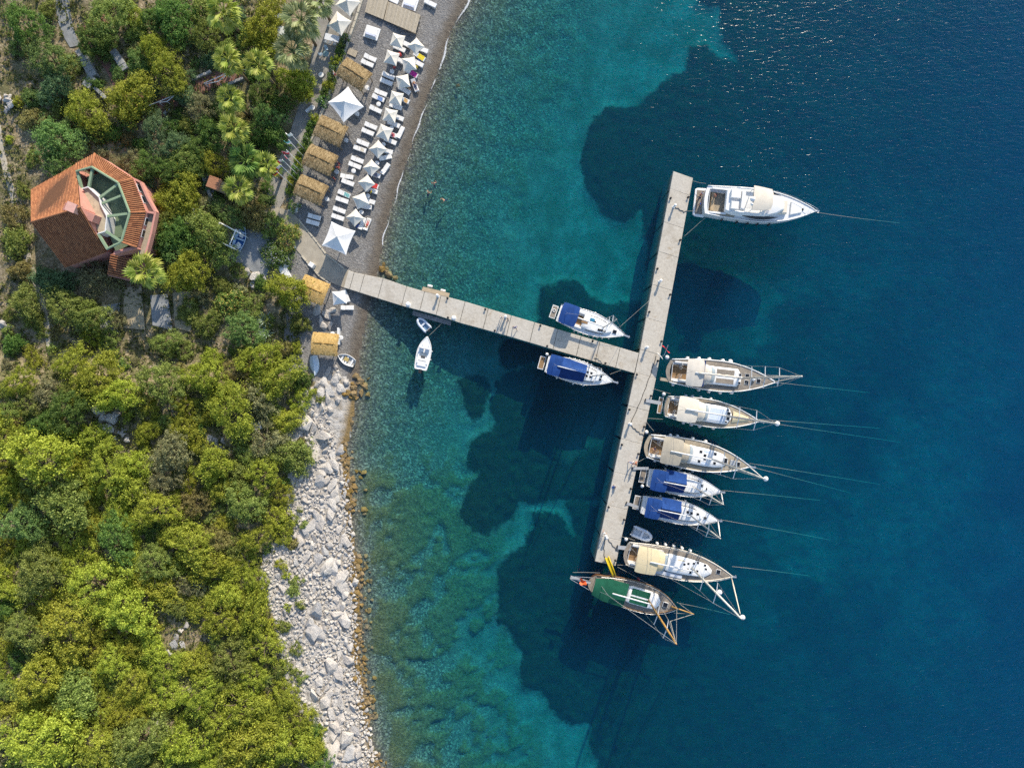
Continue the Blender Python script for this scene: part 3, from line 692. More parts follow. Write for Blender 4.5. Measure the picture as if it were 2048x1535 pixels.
        if boom:
            x1, zz, br = boom[0], boom[1], boom[2] if len(boom) > 2 else 0.09
            m = MB(); m.tube([(x - 0.1, 0, zz), (x1, 0, zz + 0.1)], br, 7); bo = m.build('boom', boom[3] if len(boom) > 3 else WPAINT, s.root, True)
            if sail:
                m = MB(); n = 12; m.tube([(lerp(x - 0.4, x1 + 0.4, i / n), 0.04 * math.sin(i * 2.2), zz + 0.20 + 0.04 * math.cos(i * 1.7)) for i in range(n + 1)], [0.06] + [0.17 + 0.04 * math.sin(i * 2.7) for i in range(n - 1)] + [0.05], 7)
                m.build('furled_mainsail', sail, bo, True)
        return ms
    def rails(s, f0=0.02, f1=0.98, n=9, h=0.62):
        m = MB()
        for sg in (1, -1):
            pts = [(s.X(lerp(f0, f1, i / 24)), sg * s.hb(lerp(f0, f1, i / 24)) * 0.96, s.z(lerp(f0, f1, i / 24)) + h) for i in range(25)]
            m.tube(pts, 0.014, 4, caps=False)
            for i in range(n + 1):
                q = pts[int(i * 24 / n)]; m.tube([(q[0], q[1], q[2] - h), q], 0.014, 4, caps=False)
        o = m.build('guard_rail', STEEL, s.root); o['kind'] = 'stuff'
        m = MB(); f = 0.9
        m.tube([(s.X(f), s.hb(f) * .95, s.z(f)), (s.X(f), s.hb(f) * .95, s.z(f) + h), (s.X(1.0), 0.05, s.z(1) + h + .05), (s.X(f), -s.hb(f) * .95, s.z(f) + h), (s.X(f), -s.hb(f) * .95, s.z(f))], 0.025, 5); m.build('pulpit', STEEL, s.root)
    def fenders(s, fs_p, fs_s, r=0.15, mat=None, l=0.35):
        for sg, fs in ((1, fs_p), (-1, fs_s)):
            for f in fs:
                y = sg * (s.hb(f) + r * 0.8); zc = s.fb * 0.45; m = MB()
                m.tube([(s.X(f), y, zc - l - .12), (s.X(f), y, zc - l), (s.X(f), y, zc + l), (s.X(f), y, zc + l + .12)], [0.05, r, r, 0.04], 8); m.tube([(s.X(f), y, zc + l + .1), (s.X(f), sg * s.hb(f), s.fb + .1)], 0.015, 4)
                m.build('fender', mat or WPAINT, s.root, True)
    def ball_fender(s, f, sg, r=0.3, mat=None, z=0.5):
        m = MB(); m.ball((s.X(f) - (0.3 if f < 0.02 else 0), sg * (s.hb(max(f, 0)) + r * 0.7), z), r, 10, 8); m.build('fender', mat or WPAINT, s.root, True)
    def swim(s, l, w, mat, z=0.45, gap=0.25):
        x1 = -gap - s.rnd
        m = MB(); m.box(x1 - l, x1, -w / 2, w / 2, z - 0.08, z); pl = m.build('swim_platform', WHITE, s.root)
        m = MB(); m.box(x1 - l + .1, x1 - .1, -w / 2 + .12, w / 2 - .12, z, z + 0.02); m.build('platform_tread', mat, pl)
        m = MB()
        for y in (-w * .32, w * .32): m.tube([(x1 - .05, y, z), (0.1, y, s.fb * .9)], 0.035, 5)
        m.build('platform_hinge', STEEL, pl)
    def bow_roller(s, l=0.7):
        m = MB(); m.box(s.L - 0.3, s.L + l, -0.12, 0.12, s.z(1) - 0.02, s.z(1) + 0.07); b = m.build('bow_roller', STEEL, s.root)
        m = MB(); m.tube([(s.L + l - .1, 0, s.z(1) - .25), (s.L + l - .1, 0, s.z(1) + .12)], 0.05, 5); m.tube([(s.L + l - .12, -.25, s.z(1) - .25), (s.L + l + .08, 0, s.z(1) - .28), (s.L + l - .12, .25, s.z(1) - .25)], 0.05, 5); m.build('anchor', STEEL, b)
    def wheels(s, f, ys, r=0.5):
        for y in ys:
            m = MB(); c = Vector((s.X(f), y, s.fb * 0.62 + 0.85)); m.tube([c + Vector((0.12 * math.sin(a * math.pi / 8), r * math.cos(a * math.pi / 8), r * math.sin(a * math.pi / 8))) for a in range(17)], 0.03, 5, caps=False)
            for a in range(3): m.tube([c - Vector((0, r * math.cos(a * 1.05), r * math.sin(a * 1.05))), c + Vector((0, r * math.cos(a * 1.05), r * math.sin(a * 1.05)))], 0.015, 4)
            m.tube([c, c - Vector((-0.2, 0, 0.85))], 0.08, 6); m.build('steering_wheel', STEEL, s.root)
    def box(s, name, x0, x1, y0, y1, z0, z1, mat, inset=0.04):
        m = MB(); m.prism([(x0, y0), (x1, y0), (x1, y1), (x0, y1)], z0, z1, inset=inset); return m.build(name, mat, s.root)

# A: white sloop on the north side of the main pier, blue bimini
GS = 'sailing yachts moored at the pier'
b = Boat('sailing_yacht', 'white sailboat with flat blue bimini, moored along the north side of the main pier', 'sailboat', (1117, 625), (1250, 671), 3.75, 1.25, 0.72, 1.9, group=GS, cock=(0.9, 4.2, 1.15, TEAKB))
b.toerail(STEEL, 0.04); b.coachroof(0.36, 0.80, 0.62, 1.2, 0.42); b.window_strip(0.42, 0.70, 0.60, 1.14, 0.42)
b.hatch(0.84, 0, 0.6, 0.6, b.z(.84) + 0.1); b.hatch(0.62, -0.55, 0.35, 0.45); b.hatch(0.66, -0.5, 0.3, 0.4); b.hatch(0.70, -0.45, 0.3, 0.35); b.hatch(0.52, 0.35, 0.45, 0.5)
b.bimini(0.2, 3.0, 3.3, 3.0, BLUE_C, arch=0.15); b.box('companionway', b.X(0.345), b.X(0.44), -0.35, 0.35, b.cz - .05, b.cz + 0.05, TEAKB)
b.box('life_raft', b.X(0.50), b.X(0.57), -1.0, -0.5, b.cz - .2, b.cz + .15, WPAINT, .06)
b.mast(0.665, 13.5, 0.10, boom=(b.X(0.20), 2.75, 0.08), sail=None, dome=False, fore_sail=None, spr=((0.42, 1.15), (0.72, 0.95)))
m = MB(); m.tube([(b.X(.2), 0, 2.95), (b.X(.65), 0, 2.9)], 0.11, 7); m.build('furled_mainsail', WFAB, b.root, True)
b.rails(); b.fenders([0.2, 0.5], [0.3, 0.36, 0.44, 0.52, 0.58, 0.64, 0.71, 0.80], 0.12); b.swim(0.95, 2.1, TEAKG); b.bow_roller(); b.wheels(0.10, (0,), 0.45)
b.box('cushion', b.X(0.45), b.X(0.52), 0.35, 0.85, b.cz - .1, b.cz + .1, plain('teal_cushion', (0.03, 0.18, 0.30), .8), .05)
m = MB(); m.tube([(-0.75 + .22 * math.cos(a * .5), .2 + .22 * math.sin(a * .5), .55) for a in range(14)], .06, 6); m.build('lifebuoy', WPAINT, b.root, True)

# B: white sloop on the south side, full blue awning
b = Boat('sailing_yacht', 'white sailboat under a full blue awning, moored along the south side of the main pier', 'sailboat', (1093, 727), (1227, 763), 3.75, 1.25, 0.70, 1.9, group=GS, cock=(0.9, 4.2, 1.15, TEAKB))
b.toerail(STEEL, 0.04); b.coachroof(0.36, 0.84, 0.62, 1.2, 0.42); b.window_strip(0.42, 0.74, 0.60, 1.14, 0.42)
for f, y in ((0.60, .35), (0.60, -.25), (.655, .35), (.655, -.25)): b.hatch(f, y, 0.32, 0.36)
b.hatch(0.80, 0.25, 0.35, 0.35); b.hatch(0.80, -0.25, 0.35, 0.35)
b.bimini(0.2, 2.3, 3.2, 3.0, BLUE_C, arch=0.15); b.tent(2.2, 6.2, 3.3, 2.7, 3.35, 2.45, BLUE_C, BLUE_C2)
b.mast(0.68, 14.0, 0.10, boom=(b.X(0.15), 3.2, 0.08), fore_sail=WFAB, spr=((0.40, 1.2), (0.70, 0.95)))
b.rails(); b.fenders([0.30, 0.38, 0.45, 0.52, 0.57, 0.63], [0.2, 0.45, 0.6], 0.12); b.swim(0.95, 2.1, TEAKB); b.bow_roller(); b.wheels(0.08, (0,), 0.45); b.ball_fender(0.0, 1, .25, z=.9)

# C: big beige sloop, first on the seaward side
b = Boat('sailing_yacht', 'large sailboat with beige bimini and grey teak deck, northernmost of the seaward row', 'sailboat', (1341, 741), (1549, 764), 4.85, 1.45, 0.76, 2.05, rnd=0.75, group=GS, deck=TEAKG, cock=(0.5, 5.6, 1.5, TEAKB))
b.toerail(WHITE, 0.09, 0.06); b.coachroof(0.33, 0.675, 0.66, 1.45, 0.42, noseround=0.12); b.window_strip(0.40, 0.62, 0.64, 1.40, 0.42)
b.box('teak_roof_panel', b.X(.43), b.X(.60), 0.15, 1.1, b.cz - .02, b.cz + .035, TEAKG, .01); b.box('teak_roof_panel', b.X(.43), b.X(.60), -1.1, -.35, b.cz - .02, b.cz + .035, TEAKG, .01)
b.hatch(0.655, 0.55, .35, .35); b.hatch(0.655, -0.75, .35, .35); b.hatch(0.73, 0.5, .6, .6, b.z(.73) + .1); b.hatch(0.73, -0.5, .6, .6, b.z(.73) + .1); b.hatch(0.84, -0.1, .6, .6, b.z(.84) + .1)
b.bimini(1.9, 4.6, 4.2, 3.5, BEIGE_C, arch=0.22); b.sprayhood(4.5, 7.0, 3.1, 1.9, 3.1, BEIGE_C)
b.box('hood_band', 4.56, 4.72, -2.0, 2.0, 3.28, 3.56, BLUE_C2, 0.02)
b.mast(0.645, 22.0, 0.17, boom=(3.2, 3.75, 0.13), sail=BEIGE_C, spr=((0.25, 1.7), (0.48, 1.55), (0.70, 1.25)), fore_sail=BEIGE_C)
b.rails(); b.fenders([0.16, 0.27, 0.37, 0.50], [0.05, 0.30, 0.40, 0.51, 0.62], 0.22, WPAINT); b.ball_fender(0.58, 1, .36); b.ball_fender(-0.02, 1, .34, z=.9); b.bow_roller(0.5); b.wheels(0.09, (0.9, -0.9), 0.55)
m = MB(); m.ball((b.X(.79), .05, b.z(.79) + .25), .28, 10, 6); m.build('mooring_buoy', WPAINT, b.root, True)

# D: cream bimini
b = Boat('sailing_yacht', 'sailboat with rounded cream bimini and cream foredeck cover, second in the seaward row', 'sailboat', (1333, 812), (1517, 842), 4.35, 1.40, 0.74, 2.0, rnd=0.3, group=GS, deck=TEAK, cock=(0.5, 4.6, 1.4, TEAKB))
b.toerail(WHITE, 0.08, 0.06); b.coachroof(0.36, 0.70, 0.70, 1.45, 0.42, noseround=0.15); b.window_strip(0.42, 0.64, 0.68, 1.4, 0.42)
b.box('roof_tint_panel', b.X(.46), b.X(.62), -.95, .95, b.cz + .0, b.cz + .05, plain('pale_blue_tint', (0.55, 0.62, 0.72), .7, .05), .01)  # thin pale blue panel paints the bluish shade on the coachroof
b.hatch(0.66, 0.45, .5, .5); b.hatch(0.66, -0.35, .5, .5); b.hatch(.41, 1.05, .3, .35); b.hatch(.41, -1.0, .3, .45); b.hatch(.645, .95, .25, .3); b.hatch(.645, -.95, .25, .3)
m = MB(); m.grid(lambda u, v: (lerp(b.X(.71), b.X(.88), u), lerp(.95, .35, u) * (1 - 2 * v), b.z(.8) + .1 + .22 * (1 - (1 - 2 * v) ** 2)), 8, 8); m.build('foredeck_cover', SAND_C, b.root, True)
b.bimini(1.2, 4.4, 4.0, 3.4, CREAM, arch=0.2, taper=0.92); b.sprayhood(4.3, 6.6, 3.2, 1.9, 3.2, CREAM)
b.mast(0.60, 20.5, 0.15, boom=(2.4, 3.75, 0.12, WPAINT), sail=None, spr=((0.36, 1.6), (0.68, 1.35)), fore_sail=CREAM, dome=0.97)
b.rails(); b.fenders([0.2, 0.27, 0.36, 0.47], [0.22, 0.31, 0.40, 0.55], 0.2); b.swim(0.7, 2.6, TEAKB, gap=.1); b.bow_roller(0.9); b.ball_fender(-.02, 1, .3, z=.9); b.wheels(0.09, (0.8, -0.8), 0.5)
b.box('passerelle_base', -.2, .3, -.3, .3, b.fb, b.fb + .06, WHITE)

# E: taupe bimini
b = Boat('sailing_yacht', 'large sailboat with taupe bimini and white cabin top, third in the seaward row', 'sailboat', (1297, 891), (1499, 932), 4.8, 1.45, 0.76, 2.05, rnd=0.7, group=GS, deck=TEAK, cock=(0.5, 5.2, 1.5, TEAKB))
b.toerail(WHITE, 0.09, 0.06); b.coachroof(0.34, 0.78, 0.62, 1.45, 0.42, noseround=0.22); b.window_strip(0.42, 0.70, 0.60, 1.4, 0.42)
for f, y in ((.50, .75), (.50, -.75), (.545, .28), (.55, -.22), (.64, .85), (.65, -.6)): b.hatch(f, y, .42, .42)
b.hatch(0.745, 0.15, .75, .7); b.hatch(0.88, 0.0, .6, .6, b.z(.88) + .1)
b.box('roof_tint_panel', b.X(.525), b.X(.585), -1.1, 1.1, b.cz - .02, b.cz + .03, plain('pale_blue_tint', (0.55, 0.62, 0.72), .7, .05), .01)  # thin pale blue panel on the cabin top
b.bimini(1.6, 4.8, 4.3, 3.5, TAUPE_C, arch=0.22, taper=.94); b.sprayhood(4.7, 7.0, 3.3, 1.9, 3.2, TAUPE_C)
b.mast(0.60, 21.5, 0.15, boom=(2.9, 3.8, 0.11), spr=((0.30, 1.7), (0.55, 1.5)), fore_sail=WFAB, dome=0.985)
b.rails(); b.fenders([0.2, 0.27, 0.42, .55], [0.10, 0.22, .36, .48], 0.2); b.ball_fender(-.02, 1, .32, z=.9); b.ball_fender(0.01, 0.2, .3, z=.9); b.bow_roller(0.9); b.wheels(0.09, (0.9, -0.9), 0.55)
b.box('deck_locker', b.X(.80), b.X(.85), -.4, .45, b.z(.82), b.z(.82) + .3, GREY)

# F and G: two blue-covered sloops side by side
for nm, st, bw, h, mf in (('upper', (1296, 954), (1443, 983), 15.8, .60), ('lower', (1284, 1008), (1437, 1040), 16.2, .61)):
    up = nm == 'upper'
    b = Boat('sailing_yacht', 'white sailboat under blue awning, %s of two side by side' % ('northern' if up else 'southern'), 'sailboat', st, bw, 3.75, 1.25, 0.74, 1.9, group=GS, cock=(0.7, 4.0, 1.2, TEAKG))
    b.toerail(STEEL, 0.04); b.coachroof(0.36, 0.78, 0.62, 1.2, 0.42); b.window_strip(0.42, 0.70, 0.60, 1.14, 0.42)
    for f, y in (((.72, .4), (.72, -.55), (.78, .0)) if up else ((.58, .35), (.63, .3), (.71, .35), (.82, -.05))): b.hatch(f, y, .4, .4, None if f < .75 else b.z(f) + .12)
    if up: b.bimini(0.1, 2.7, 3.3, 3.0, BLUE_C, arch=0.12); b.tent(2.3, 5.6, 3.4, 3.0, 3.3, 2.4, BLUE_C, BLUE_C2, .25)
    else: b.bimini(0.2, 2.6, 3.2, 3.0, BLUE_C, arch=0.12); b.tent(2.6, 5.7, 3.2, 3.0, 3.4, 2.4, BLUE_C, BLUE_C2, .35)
    b.mast(mf, h, 0.11, boom=(b.X(0.17), 3.25, 0.08), fore_sail=WFAB, spr=((0.36, 1.25), (0.66, 1.05)), rake=.3)
    b.rails(); b.fenders([0.22, 0.40, .55], [0.34, 0.48, 0.62], 0.13); b.swim(1.0, 2.2, TEAKG, gap=.15); b.bow_roller(.5); b.wheels(0.09, (0,), .5)
    if up: b.ball_fender(-.02, -1, .28, z=.9)

# H: cream covered ketch
b = Boat('sailing_yacht', 'large sailboat with cream canvas bimini, southernmost of the seaward row', 'sailboat', (1256, 1106), (1464, 1151), 4.7, 1.45, 0.76, 2.05, rnd=0.7, group=GS, deck=TEAKG, cock=(0.4, 5.2, 1.5, TEAKB))
b.toerail(CREAM, 0.08, 0.06); b.coachroof(0.34, 0.80, 0.60, 1.4, 0.42, noseround=0.15); b.window_strip(0.42, 0.72, 0.58, 1.35, 0.42)
for f, y in ((.53, .3), (.565, .55), (.57, -.35), (.615, .75), (.62, -.15), (.65, 1.0), (.66, -.3), (.72, .85), (.735, .3), (.60, -.75)): b.hatch(f, y, .32, .34)
b.hatch(0.86, 0.25, .6, .6, b.z(.86) + .1)
b.box('roof_panel', b.X(.46), b.X(.53), -.8, .9, b.cz - .02, b.cz + .03, SAND_C, .01)
b.bimini(0.9, 4.3, 4.2, 3.5, SAND_C, arch=0.22, taper=.95); b.sprayhood(4.2, 6.3, 3.2, 1.9, 3.1, SAND_C)
b.mast(0.605, 21.8, 0.15, boom=(3.0, 3.8, 0.11), spr=((0.28, 1.7), (0.56, 1.45)), fore_sail=CREAM, mat=plain('pale_spar', (.66, .64, .58), .4, .05), dome=0.97)
m = MB(); m.ball((b.X(.605) + .4, 0.2, 13.0), .36, 12, 8); m.build('radar_dome', WPAINT, b.root, True)
b.rails(); b.fenders([0.26, 0.34, 0.42, 0.50, 0.58], [0.3, 0.42, .55], 0.2); b.ball_fender(-.02, 1, .3, z=.9); b.bow_roller(.6); b.wheels(0.09, (0.9, -0.9), 0.55)
b.box('folded_sailcloth', b.X(.26), b.X(.54), -2.1, -1.5, b.z(.4), b.z(.4) + .22, plain('grey_sailcloth', (.5, .53, .58), .8, .1), .08)

# I: green wooden ketch at the end
b = Boat('wooden_ketch', 'wooden sailing boat with dark green covers and bowsprit off the south end of the pier', 'sailboat', (1188, 1166), (1352, 1213), 4.6, 1.35, 0.62, 2.6, tm=.5, rnd=1.0, group=GS, hull=plain('varnished_hull', (.11, .05, .025), .4, .2), deck=TEAKG, cock=(1.5, 4.6, 1.2, TEAKB), sheer=.2)
b.toerail(plain('capping_rail', (.20, .12, .06), .5, .2), 0.08, 0.12); b.coachroof(0.40, 0.80, 0.62, 1.35, 0.5, noseround=0.08)
b.box('green_roof_cover', b.X(.44), b.X(.66), -1.15, -.1, b.cz - .02, b.cz + .05, GREEN_C, .01); b.box('green_roof_cover', b.X(.44), b.X(.66), .15, 1.15, b.cz - .02, b.cz + .05, GREEN_C, .01)
b.hatch(0.86, 0.0, .7, .7, b.z(.86) + .25)
m = MB(); m.grid(lambda u, v: (lerp(-.3, 4.9, u), (1 - 2 * v) * lerp(1.3, 1.85, min(1, u * 2.5)), 3.0 + .25 * (1 - (1 - 2 * v) ** 2) + .05 * math.sin(u * 9)), 14, 12); m.grid(lambda u, v: (lerp(-.3, 4.9, u), (2 * v - 1) * lerp(1.3, 1.85, min(1, u * 2.5)), 2.96 + .25 * (1 - (1 - 2 * v) ** 2)), 14, 12)
cv = m.build('green_canopy', GREEN_C, b.root, True)
m = MB()
for x, y in ((0, 1.2), (0, -1.2), (4.7, 1.7), (4.7, -1.7)): m.tube([(x, y, 1.4), (x, y, 3.0)], .04, 5)
m.build('canopy_frame', STEEL, cv)
b.mast(0.655, 17.5, 0.15, VARN, boom=(2.6, 3.7, .11, WPAINT), spr=((0.38, 1.5), (0.70, 1.3)), bow_f=1.0, stay_r=.035)
m = MB(); m.tube([(b.X(.93), 0, b.z(1) + .1), (b.L + 2.6, 0, b.z(1) + .7)], [.13, .08], 7); bs = m.build('bowsprit', VARN, b.root, True)
m = MB(); m.tube([(b.L + 2.5, 0, b.z(1) + .7), (b.X(.655) + 1.2, .3, 10), (b.X(.655), 0, 17.4)], .05, 5); m.tube([(b.L + 2.5, 0, b.z(1) + .65), (b.L - .2, .9, b.z(1))], .03, 4); m.tube([(b.L + 2.5, 0, b.z(1) + .65), (b.L - .2, -.9, b.z(1))], .03, 4); m.build('bowsprit_stay', ROPE, bs)
m = MB(); m.box(-3.9, -.6, -.22, .22, 1.5, 1.62); dv = m.build('stern_plank', GREY, b.root)
m = MB(); m.tube([(-3.9, .2, 1.62), (-3.9, .2, 1.9), (-.6, 1.0, 2.0)], .04, 5); m.tube([(-3.9, -.2, 1.62), (-3.9, -.2, 1.9), (-.6, -1.0, 2.0)], .04, 5); m.build('plank_rail', STEEL, dv)
b.rails(0.05, .97, 10, .75); b.fenders([.5], [.18, .62], .2, plain('red_fender', (.5, .05, .06), .5))
m = MB(); m.grid(lambda u, v: (-1.6 - 0.9 * u + .15 * math.sin(v * 5), .1 + 0.8 * v - .4 + .12 * math.sin(u * 7 + v * 3), 2.9 - .5 * u + .2 * math.sin(v * 6 + u * 2)), 8, 8); fl = m.build('red_ensign', ORANGE, b.root, True)
m = MB(); m.tube([(-1.5, 0, 1.6), (-1.6, .1, 3.1)], .03, 5); m.build('flagstaff', VARN, fl)
KETCH = b
# yellow gangway from the pier end to the ketch
a, c2 = P(1215, 1117, 1.5), P(1228, 1150, 1.9); d = c2 - a; gw = thing('gangway', 'bright yellow tubular gangway from the pier end to the green covered boat', 'gangway', a, math.atan2(d.y, d.x)); L_ = d.length
m = MB(); m.prism([(-.2, -.24), (L_, -.2), (L_, .2), (-.2, .24)], .02, .2, inset=.05); m.build('walkway', YELLOW, gw)
m = MB(); m.tube([(-.4, -.27, .22), (L_ * .5, -.27, .30), (L_ + .2, -.22, .3)], .10, 8); m.build('side_tube', YELLOW, gw, True)
m = MB(); m.tube([(-.4, .27, .22), (L_ * .5, .27, .30), (L_ + .2, .22, .3)], .10, 8); m.build('side_tube', YELLOW, gw, True)
# passerelles (gangplanks) from the pier to the sterns
def plank(p0, p1, z0, z1, w, mat, label):
    a, c2 = P(*p0, z0), P(*p1, z1); d = c2 - a; r = thing('gangplank', label, 'gangplank', a, math.atan2(d.y, d.x), 'gangplanks to the moored sailboats'); L_ = math.hypot(d.x, d.y)
    m = MB(); m.add([(0, -w / 2, 0), (L_, -w / 2, d.z), (L_, w / 2, d.z), (0, w / 2, 0), (0, -w / 2, .06), (L_, -w / 2, d.z + .06), (L_, w / 2, d.z + .06), (0, w / 2, .06)], [(0, 3, 2, 1), (4, 5, 6, 7), (0, 1, 5, 4), (1, 2, 6, 5), (2, 3, 7, 6), (3, 0, 4, 7)]); m.build('board', mat, r)
    m = MB(); m.tube([(.05, -w / 2, .04), (.05, w / 2, .04)], .09, 8); m.build('roller', BLACK, r)
plank((1319, 757), (1342, 761), 1.4, 1.5, .5, TEAK, 'wooden gangplank to the beige northernmost sailboat of the seaward row'); plank((1290, 800), (1322, 806), 1.35, 1.5, .55, GREY, 'grey gangplank to the sailboat with rounded cream bimini')
plank((1264, 936), (1297, 936), 1.35, 1.4, .42, GREY, 'grey gangplank to the northern of the two blue covered sailboats'); plank((1252, 1005), (1277, 1014), 1.35, .9, .45, GREY, 'grey gangplank to the southern of the two blue covered sailboats')
plank((1234, 1093), (1262, 1097), 1.4, 1.5, .6, GREY, 'grey gangplank to the cream covered southernmost sailboat of the seaward row')

# motor yacht
b = Boat('motor_yacht', 'long white motor yacht with flybridge moored by the north end of the pier', 'motor yacht', (1411, 401), (1628, 424), 5.1, 2.1, 0.86, 2.3, tm=.42, rnd=0.35, zpx=1.8, deck=WHITE, cock=(0.7, 3.2, 1.9, TEAK), sheer=.10, low=.90)
b.toerail(WHITE, .08, .08); L = b.L
m = MB(); m.prism([(-1.5, -2.0), (-1.1, -2.25), (.3, -2.3), (.3, 2.3), (-1.1, 2.25), (-1.5, 2.0)], .5, .72, inset=.06); sw = m.build('swim_platform', WHITE, b.root)
m = MB(); m.box(-1.2, .1, -1.9, 1.9, .72, .745); m.build('platform_tread', TEAKG, sw)
# saloon
b.coachroof(.17, .70, .80, 2.05, 1.15, noseround=.45, name='saloon', backround=.02); zs = b.cz
for sg in (1, -1):
    m = MB(); pts = [(lerp(b.X(.33), b.X(.66), i / 10), sg * (min(b.hb(lerp(.33, .66, i / 10)) * .80, 2.05) + .02) * (1 if i < 7 else lerp(1, .93, (i - 7) / 3)), b.fb + .55) for i in range(11)]
    m.tube(pts, [.03, .12, .2, .26, .28, .28, .26, .22, .17, .10, .03], 6); m.build('side_window', DARKGL, b.root, True)
# flybridge: floor, coaming, seats, hard top
m = MB(); o = b.outline(.16, .52, .74, 1.95, noseround=.25, backround=.02); m.prism(o, zs - .05, zs + .08, inset=.03); fb_ = m.build('flybridge_deck', WHITE, b.root)
m = MB(); pts = [(p[0], p[1], zs + .45) for p in o]; m.tube(pts[2:-2], .16, 6); m.build('flybridge_coaming', WHITE, fb_, True)
m = MB(); m.prism([(b.X(.19), .2), (b.X(.28), .2), (b.X(.28), 1.5), (b.X(.19), 1.5)], zs + .08, zs + .5, inset=.08); m.build('sun_cushion', WFAB, fb_)
m = MB(); m.prism([(b.X(.20), -1.5), (b.X(.27), -1.5), (b.X(.27), -.3), (b.X(.20), -.3)], zs + .08, zs + .45, inset=.08); m.build('table', WFAB, fb_)
m = MB(); m.prism([(b.X(.285), -1.4), (b.X(.32), -1.5), (b.X(.32), 1.5), (b.X(.285), 1.4)], zs + .08, zs + .6, inset=.1); m.build('sofa', WFAB, fb_)
m = MB(); m.ball((b.X(.345), -.35, zs + 2.35), .38, 12, 8, None, (1, 1, .8)); m.build('radar_dome', WPAINT, b.root, True)
m = MB(); m.ball((b.X(.345), -1.1, zs + 2.25), .22, 10, 6); m.build('satellite_dome', WPAINT, b.root, True)
m = MB(); m.grid(lambda u, v: (lerp(b.X(.355), b.X(.535), u) - .25 * abs(1 - 2 * v) ** 3 * u, (1 - 2 * v) * lerp(1.85, 1.6, u) * (1 - .08 * u ** 6), zs + 2.0 + .2 * (1 - (1 - 2 * v) ** 2) - .15 * u ** 4), 12, 10)
m.grid(lambda u, v: (lerp(b.X(.355), b.X(.535), u) - .25 * abs(1 - 2 * v) ** 3 * u, (2 * v - 1) * lerp(1.85, 1.6, u), zs + 1.9), 4, 4)
ht = m.build('hardtop', CREAM, b.root, True)
m = MB()
for x, y in ((.37, 1.6), (.37, -1.6), (.51, 1.3), (.51, -1.3)): m.tube([(b.X(x), y, zs + .1), (b.X(x), y * .97, zs + 1.95)], .06, 6)
m.build('hardtop_post', WHITE, ht)
m = MB(); m.grid(lambda u, v: (lerp(b.X(.545), b.X(.60), u) - .5 * (1 - 2 * v) ** 2, (1 - 2 * v) * 1.45, zs + .25 - .45 * u), 4, 8); m.build('windscreen', plain('tinted_screen', (.45, .45, .48), .15, .05), b.root, True)
m = MB(); m.prism([(b.X(.655), -1.1), (b.X(.73), -1.0), (b.X(.73), 1.0), (b.X(.655), 1.1)], b.z(.7), b.z(.7) + .62, inset=.12); m.build('sunpad', CREAM, b.root)
m = MB(); m.prism([(b.X(.765), -1.05), (b.X(.87), -.55), (b.X(.87), .55), (b.X(.765), 1.05)], b.z(.8), b.z(.8) + .30, inset=.08); m.build('foredeck_cushion', WFAB, b.root)
m = MB(); m.lathe([(.18, 0), (.18, .1), (.1, .12)], 10, None, (b.X(.875), 0, b.z(.87) + .1)); m.build('anchor_windlass', BLACK, b.root)
b.rails(.40, .99, 12, .7); b.bow_roller(.5)
b.box('teak_side_deck', b.X(.10), b.X(.27), -2.25, -1.75, b.fb + .06, b.fb + .12, TEAK, .01)
b.fenders([], [.18, .32, .42, .51, .62], .14, BLACK)
b.box('cockpit_sofa', .9, 1.4, -1.5, 1.5, b.fb * .62, b.fb * .62 + .5, plain('tan_cushion', (.42, .32, .2), .8), .06)
YACHT = b

# inflatable dinghies
def rib(name, label, p0, p1, w, z=.25, fl=None):
    a, c2 = P(*p0, z), P(*p1, z); d = c2 - a; r = thing(name, label, 'dinghy', (a.x, a.y, 0), math.atan2(d.y, d.x), 'inflatable dinghies'); L_ = d.length
    tm_ = plain('pale_grey_hypalon', (.56, .60, .66), .5, .06)
    for sg in (1, -1):
        m = MB(); n = 12; pts = []; rs = []
        for i in range(n + 1):
            u = i / n; y = w / 2 * .78 * (1 if u < .55 else math.sqrt(max(0, 1 - ((u - .55) / .45) ** 2))); pts.append((L_ * u * .97, sg * y, z + .1 * u ** 3)); rs.append(w * .14 * (1 if i > 0 else .45))
        pts.insert(0, (-.12, sg * w / 2 * .78, z)); rs.insert(0, .03); m.tube(pts, rs, 9); m.build('side_tube', tm_, r, True)
    m = MB(); m.grid(lambda u, v: (L_ * .9 * u, (1 - 2 * v) * w / 2 * .72 * (1 if u < .55 else math.sqrt(max(0.02, 1 - ((u - .55) / .45) ** 2))), .10), 10, 4); m.build('floor', fl or GREY, r)
    m = MB(); m.box(.05, .15, -w * .34, w * .34, .08, .5); m.build('transom', GREY, r)
    m = MB(); m.box(L_ * .45, L_ * .55, -w * .34, w * .34, .28, .36); m.build('thwart', tm_, r)
    return r
r = rib('inflatable_dinghy', 'small pale grey inflatable dinghy beside the boarding step', (857, 660), (836, 637), 1.45, fl=plain('blue_grey_floor', (.16, .27, .40), .7))
m = MB(); m.box(-.35, .0, -.16, .16, .3, .75); m.build('outboard_motor', BLACK, r)
r = rib('inflatable_dinghy', 'pale grey inflatable dinghy floating between the blue covered and cream covered sailboats', (1265, 1060), (1303, 1076), 1.75, fl=plain('pale_floor', (.45, .5, .55), .7))
